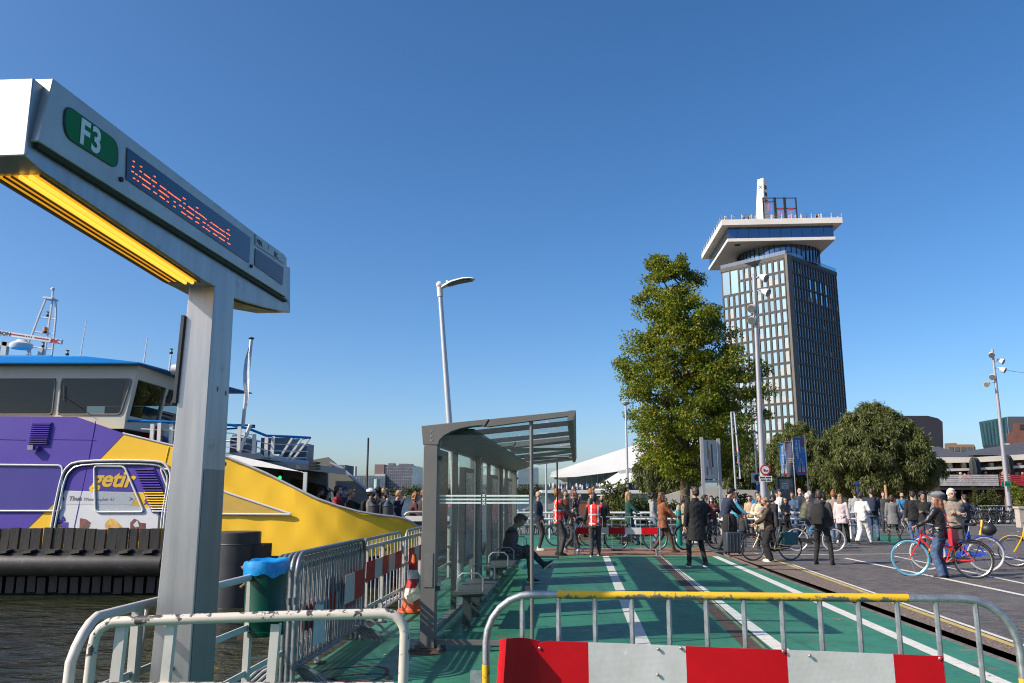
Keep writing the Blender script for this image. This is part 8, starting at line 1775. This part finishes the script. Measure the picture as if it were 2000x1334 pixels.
pr = person('tall man in a navy jacket and jeans facing the woman in white', 1709, 1056, None, 954, -30, GR, 'phone1', 'stand', hair='brown', hs='short', topc='navy', legc='jeans', bulk=1.08, turn=40)
backpack('navy backpack on the tall man beside the woman in white', pr, C_['navy'], .30, .46)
person('grey-shirted person behind the woman in white', 1676, 1048, None, 958, -10, GR, hair='brown', topc='lgrey', legc='jeans')
pr = person('woman with a dark bob in a long grey cardigan and black tights', 1748, 1058, None, 966, -12, GR, 'hang', 'wide', hair='brown', hs='bob', topc='grey', hem=.64, bulk=1.05, legc='black', wide=.8, shoe='black', fem=True)
shoulder_bag('thin black crossbody strap and purse on the woman in the grey cardigan', pr, C_['black'], 1, .86, .16, .14)
person('cyclist in a blue vest and pale shirt riding towards the camera', 1768, 1046, None, 968, 178, GR, 'bike', 'ride', topc='blue', sleeve='long', hair='black', hs='short', beard='black', legc='jeans', H=1.72)
person('man in a black blazer and jeans seen from behind', 1790, 1064, None, 959, -5, GR, 'hang', 'stand', hair='brown', hs='short', topc='black', hem=.80, bulk=1.08, legc='jeans', shoe='black')
person('woman with dark curls in a black jacket looking over her shoulder', 1812, 1075, None, 961, 165, GR, 'crossed', hair='black', hs='afro', topc='black', legc='djeans', fem=True, skin=1)
pr = person('woman in a grey beret and black leather jacket with the red bicycle', 1845, 1128, None, 964, 40, GR, ((-.26, .38, 1.08), (.20, .26, 1.0)), 'stand', hair='auburn', hs='long', topc='leather', hem=.84, legc='jeans', wide=1.35, shoe='dbrown', fem=True, extra='beret', turn=15, vox=.014, bulk=1.05)
shoulder_bag('bright red shoulder bag on the woman in the grey beret', pr, M('red_leather_bag', (.42, .012, .03), .4, 0, .08, 5), 1, .66, .34, .36, -.10, 'red', back=True)
person('white-haired man with glasses in a brown-grey coat facing the camera', 1872, 1095, None, 954, 172, GR, 'crossed', hair='white', hs='curly', topc='taupe', hem=.80, bulk=1.08, legc='dgrey', glasses=True, scarf='olive', vox=.015)
person('man in a denim jacket behind the white-haired man', 1892, 1058, None, 966, 20, GR, 'hips', hair='brown', topc='djeans', legc='djeans')
person('person in dark clothes behind the grey cardigan woman', 1731, 1040, None, 960, 170, GR, hair='brown', topc='dgrey')
person('woman in a yellow jacket and helmet-like hair behind the suitcase', 1468, 1050, None, 968, 150, GR, hair='black', topc='tan', legc='black', fem=True)
person('dark-haired man at the back between the two cap wearers', 1521, 1046, None, 962, -150, GR, hair='black', topc='dgrey')
person('person in an orange vest seen past the steward on the left', 1105, 1060, None, 957, -140, 0, hair='brown', topc='rust', mask='black', group=GROUP_Q)
run_jobs()
# ------------------------------------------------------------------ bicycles
chrome = M('bike_chrome', (.55, .55, .55), .25, .9); tyre_b = M('tyre_black', (.018, .018, .018), .75, 0, .2, 30); bsad = M('saddle_black', (.015, .014, .014), .45)
def bicycle(name, label, loc, yaw, fm, tyre=tyre_b, tyre2=None, scale=1.0, style='omafiets', forkm=None, guard=None, group='bicycles in the crowd', extra=None):
    t = thing(name, label, 'bicycle', loc, yaw, group); t.scale = (scale,) * 3; fk = forkm or fm; gm = guard or M('mudguard_black', (.02, .02, .021), .35)
    r = .345; fy, ry = .58, -.52
    for wy, tm in ((fy, tyre), (ry, tyre2 or tyre)):
        mb = MB(); mb.tube([(0, wy + (r - .03) * math.cos(2 * math.pi * k / 32), r + (r - .03) * math.sin(2 * math.pi * k / 32)) for k in range(32)], .014, chrome, 6, closed=True); mb.cyl((-.045, wy, r), (.045, wy, r), .022, chrome, 8); wh = mb.build('wheel', t)
        mb = MB(); mb.tube([(0, wy + (r - .012) * math.cos(2 * math.pi * k / 32), r + (r - .012) * math.sin(2 * math.pi * k / 32)) for k in range(32)], .021, tm, 8, closed=True); mb.build('tyre', wh)
        mb = MB()
        for k in range(14): a = 2 * math.pi * k / 14; mb.tube([(.03 * (-1) ** k, wy + .02 * math.cos(a + .5), r + .02 * math.sin(a + .5)), (0, wy + (r - .03) * math.cos(a), r + (r - .03) * math.sin(a))], .0022, chrome, 3)
        mb.build('spokes', wh, kind='stuff')
    bb = (0, -.06, .30); st = (0, -.24, .82); hb, ht = (0, .37, .72), (0, .33, .88); mb = MB()
    mb.tube([bb, st], .017, fm, 8); mb.tube([ht, hb], .021, fm, 8)
    if style == 'omafiets': mb.tube([hb, (0, .24, .50), (0, .08, .36), bb], .019, fm, 8); mb.tube([(0, .36, .78), (0, .20, .58), (0, 0, .50), (0, -.14, .55)], .015, fm, 8)
    else: mb.tube([hb, bb], .02, fm, 8); mb.tube([(0, .35, .82), (0, -.22, .74 if style == 'diamond' else .52)], .018, fm, 8)
    for x in (-.05, .05): mb.tube([(x * .4, -.06, .30), (x, ry, r)], .011, fm, 6); mb.tube([(x * .3, -.21, .74), (x, ry, r)], .010, fm, 6)
    mb.build('frame', t)
    mb = MB()
    for x in (-.05, .05): mb.tube([(x * .5, .385, .70), (x, .42, .62), (x, fy, r)], .012, fk, 6)
    mb.cyl((0, .385, .70), (0, .32, .95), .013, fk, 6); mb.build('fork', t)
    mb = MB(); mb.tube([(-.28, .10, 1.00), (-.26, .22, 1.03), (-.10, .33, 1.02), (0, .32, .98), (.10, .33, 1.02), (.26, .22, 1.03), (.28, .10, 1.00)], .011, chrome, 6)
    for x in (-1, 1): mb.tube([(x * .285, .02, .985), (x * .28, .12, 1.003)], .017, bsad, 6)
    mb.build('handlebar', t)
    mb = MB(); mb.tube([(0, -.40, .955), (0, -.34, .965), (0, -.24, .955), (0, -.12, .95)], [.06, .095, .055, .022], bsad, 10, flat=.45); mb.cyl((0, -.24, .80), (0, -.265, .94), .013, chrome, 6); mb.build('saddle', t)
    mb = MB(); mb.tube([(0, ry + (r + .028) * math.cos(R(a)), r + (r + .028) * math.sin(R(a))) for a in range(10, 176, 12)], .024, gm, 6, flat=.5); mb.build('mudguard', t)
    mb = MB(); mb.tube([(0, fy + (r + .028) * math.cos(R(a)), r + (r + .028) * math.sin(R(a))) for a in range(40, 200, 12)], .022, gm, 6, flat=.5); mb.build('mudguard', t)
    mb = MB(); mb.prism([(.035, .02, .36), (.035, -.06, .39), (.035, -.5, .38), (.035, -.58, .345), (.035, -.5, .31), (.035, -.06, .22), (.035, .02, .26)], (.025, 0, 0), gm); mb.build('chain_guard', t)
    mb = MB(); mb.cyl((-.08, -.06, .30), (.08, -.06, .30), .015, chrome, 6); mb.beam((.08, -.06, .30), (.09, .06, .20), .012, .022, chrome); mb.beam((-.08, -.06, .30), (-.09, -.18, .40), .012, .022, chrome); mb.bx(.08, .17, .02, .10, .19, .21, bsad); mb.bx(-.17, -.08, -.22, -.14, .39, .41, bsad); mb.build('crank', t)
    mb = MB()
    for x in (-.06, .06): mb.tube([(x, -.28, .72), (x, -.70, .73), (x * .9, ry, r)], .007, gm, 5)
    for y in (-.35, -.48, -.62): mb.cyl((-.06, y, .727), (.06, y, .727), .006, gm, 5)
    mb.build('luggage_rack', t)
    mb = MB(); mb.lathe([(.02, -.04), (.042, 0), (.045, .03), (.03, .035)], (0, .44, .80), chrome, 12, 'Y'); mb.build('headlamp', t)
    if extra == 'pannier':
        mb = MB(); pm = M('teal_pannier', (.03, .14, .15), .7, 0, .15, 8)
        for x in (-1, 1): mb.bx(x * .075 - (.11 if x < 0 else 0), x * .075 + (.11 if x > 0 else 0), -.68, -.30, .42, .74, pm)
        mb.build('pannier', t, bevel=.02)
    if extra == 'tubes':
        for x in (-.03, .03):
            mb = MB(); mb.tube([(x, -.45, .74), (x, -.50, .95), (x + .02, -.52, 1.05)], .018, M('yellow_strap', (.7, .38, .02), .5), 6); mb.build('strap', t)
        mb = MB(); mb.ell((0, -.62, .86), (.13, .16, .13), M('black_bag', (.018, .018, .018), .5), 12, 8); mb.build('rack_bag', t)
    return t
beige = M('bike_beige', (.38, .30, .19), .35, .3, .1, 6); bblack = M('bike_black', (.02, .02, .022), .35); bred = M('bike_red', (.62, .012, .02), .28, 0, .05, 5, coat=.5); byel = M('bike_yellow', (.75, .42, .01), .3, 0, .05, 5, coat=.5); bblue = M('bike_blue', (.015, .06, .42), .3, 0, .05, 5, coat=.5); bgrey = M('bike_grey', (.16, .17, .18), .35, .3)
blue_ty = M('tyre_blue', (.07, .30, .46), .6); wh_ty = M('tyre_pale', (.42, .42, .42), .6)
def between(a, b, z=GR):
    """ground midpoint and yaw of a bicycle from the pixels under its front and rear wheels"""
    p, q = Pz(*a, z), Pz(*b, z); d = p - q; return (p + q) / 2 - d.normalized() * .03, math.atan2(-d.x, d.y), d.length / 1.10
c, yw, k = between((1474, 1095), (1541, 1094)); bicycle('bicycle', 'beige step-through bicycle with a teal pannier, held by the curly-haired woman', c, yw, beige, scale=max(.95, min(1.1, k)), extra='pannier', forkm=beige)
c, yw, k = between((1628, 1077), (1560, 1076)); bicycle('bicycle', 'grey bicycle ridden by the white-haired man in the olive puffer', c, yw, bgrey, wh_ty, scale=max(.95, min(1.1, k)))
c, yw, k = between((1781, 1125), (1905, 1130)); bicycle('bicycle', 'bright red bicycle with a blue front tyre, held by the woman in the beret', c, yw, bred, blue_ty, tyre_b, max(1.0, min(1.17, k)), 'diagonal', guard=bblack)
c, yw, k = between((1815, 1113), (1929, 1116)); bicycle('bicycle', 'yellow and blue bicycle with pale tyres behind the red bicycle', c, yw, bblue, wh_ty, wh_ty, max(1.0, min(1.17, k)), 'diagonal', forkm=byel, guard=bblue, extra='tubes')
c, yw, k = between((1990, 1107), (2090, 1112)); bicycle('bicycle', 'bright yellow bicycle cut off by the right edge of the picture', c, yw, byel, scale=max(1.0, min(1.15, k)), style='diagonal', guard=byel)
c, yw, k = between((1400, 1072), (1337, 1074), 0); bicycle('bicycle', 'black bicycle half hidden behind the man in the long black coat', c, yw, bblack, scale=1.05)
c, yw, k = between((1280, 1076), (1205, 1076), 0); bicycle('bicycle', 'dark bicycle pushed by the blonde woman in green behind the barrier', c, yw, bblack, scale=1.05)
c, yw, k = between((1150, 1066), (1088, 1066), 0); bicycle('bicycle', 'dark bicycle in the queue behind the two stewards', c, yw, bgrey)
bicycle('bicycle', 'pale bicycle ridden towards the camera by the cyclist in the blue vest', Pz(1768, 1046, GR), math.pi - .05, wh_ty)
bicycle('bicycle', 'black bicycle on the ferry held by the fair-haired man in black', PY(700, 1000, 22.7) * Vector((1, 1, 0)) + Vector((0, 0, .09)) if False else Vector((PY(700, 1000, 22.75).x, 22.75, .09)), R(-80), bblack)
# parked bicycles: copies of two prototypes, jittered; too small to single out, so they share one label per rack
def rack(spots, label, group):
    protos = []
    for i, (x, y, yw) in enumerate(spots):
        if i < 3: protos.append(bicycle('parked_bicycle', label, (x, y, GR - .004), yw, (bblack, bgrey, wh_ty)[i], group=group, style=('omafiets', 'diamond', 'omafiets')[i]))
        else: dup(protos[i % 3], (x, y, GR - .004), yw)
r_ = random.Random(12)
sp = [(PY(px, 1000, 34.6).x, 34.6 + r_.uniform(-.25, .25), R(r_.choice((0, 180)) + r_.uniform(-22, 22))) for px in np.linspace(1003, 1475, 34)]
rack(sp, 'dark bicycle parked in the long rack behind the white rails', 'bicycles parked behind the white rails')
sp = [(PY(px, 1000, 47).x, 47 + r_.uniform(-.5, .5), R(r_.uniform(40, 130))) for px in np.linspace(1893, 1972, 13)]
rack(sp, 'bicycle parked in the rack below the restaurant terrace', 'bicycles parked below the terrace')
sp = [(PY(px, 1000, 43).x, 43 + r_.uniform(-.3, .3), R(r_.uniform(-30, 30))) for px in np.linspace(1716, 1745, 5)]
rack(sp, 'dark bicycle parked by the willow behind the crowd', 'bicycles parked by the willow')
# suitcase and pram in the queue
c = Pz(1434, 1083, 0); t = thing('suitcase', 'upright dark slate suitcase beside the man in the navy sweater', 'suitcase', c, .15); sm = M('suitcase_slate', (.035, .045, .06), .45, 0, .1, 5)
mb = MB(); mb.bx(-.26, .26, -.15, .15, .05, .62, sm); mb.build('shell', t, bevel=.04)
mb = MB(); mb.tube([(-.12, .12, .62), (-.12, .12, .95), (.12, .12, .95), (.12, .12, .62)], .01, chrome, 6); mb.build('handle', t)
for x in (-.2, .2):
    for y in (-.1, .1): mb = MB(); mb.cyl((x - .02, y, .03), (x + .02, y, .03), .03, black_rubber, 10); mb.build('wheel', t)
mb = MB()
for x in (-.15, -.05, .05, .15): mb.cyl((x, -.153, .10), (x, -.153, .57), .008, sm, 5)
mb.build('rib', t, kind='stuff')
t = thing('holdall', 'black backpack strapped on top of the slate suitcase', 'backpack', c + Vector((-.08, 0, .62)), .15); mb = MB(); rings(mb, [(0, .19, .13, 0), (.1, .21, .15, 0), (.38, .19, .14, 0), (.48, .12, .09, 0)], C_['black'], lambda v: v); mb.build('bag', t); mb = MB(); mb.tube([(-.1, -.13, .05), (-.11, -.17, .25), (-.08, -.13, .44)], .014, C_['dgrey'], 6); mb.build('strap', t)
c = Pz(1140, 1070, 0); t = thing('pram', 'dark pushchair in the queue just left of the striped barrier', 'pushchair', c, R(-85))
mb = MB(); mb.tube([(0, -.05, .45), (0, .15, .5), (0, .35, .7)], [.15, .2, .17], C_['black'], 10); mb.build('seat', t)
mb = MB()
for x in (-.22, .22): mb.tube([(x, -.45, .98), (x, -.1, .55), (x, .4, .14)], .012, chrome, 6); mb.cyl((x, -.1, .55), (x, -.3, .14), .012, chrome, 6)
mb.cyl((-.22, -.45, .98), (.22, -.45, .98), .015, black_rubber, 6); mb.build('chassis', t)
for x in (-.24, .24):
    for y, rr_ in ((-.3, .13), (.4, .10)): mb = MB(); mb.cyl((x - .02, y, rr_), (x + .02, y, rr_), rr_, black_rubber, 14); mb.build('wheel', t)
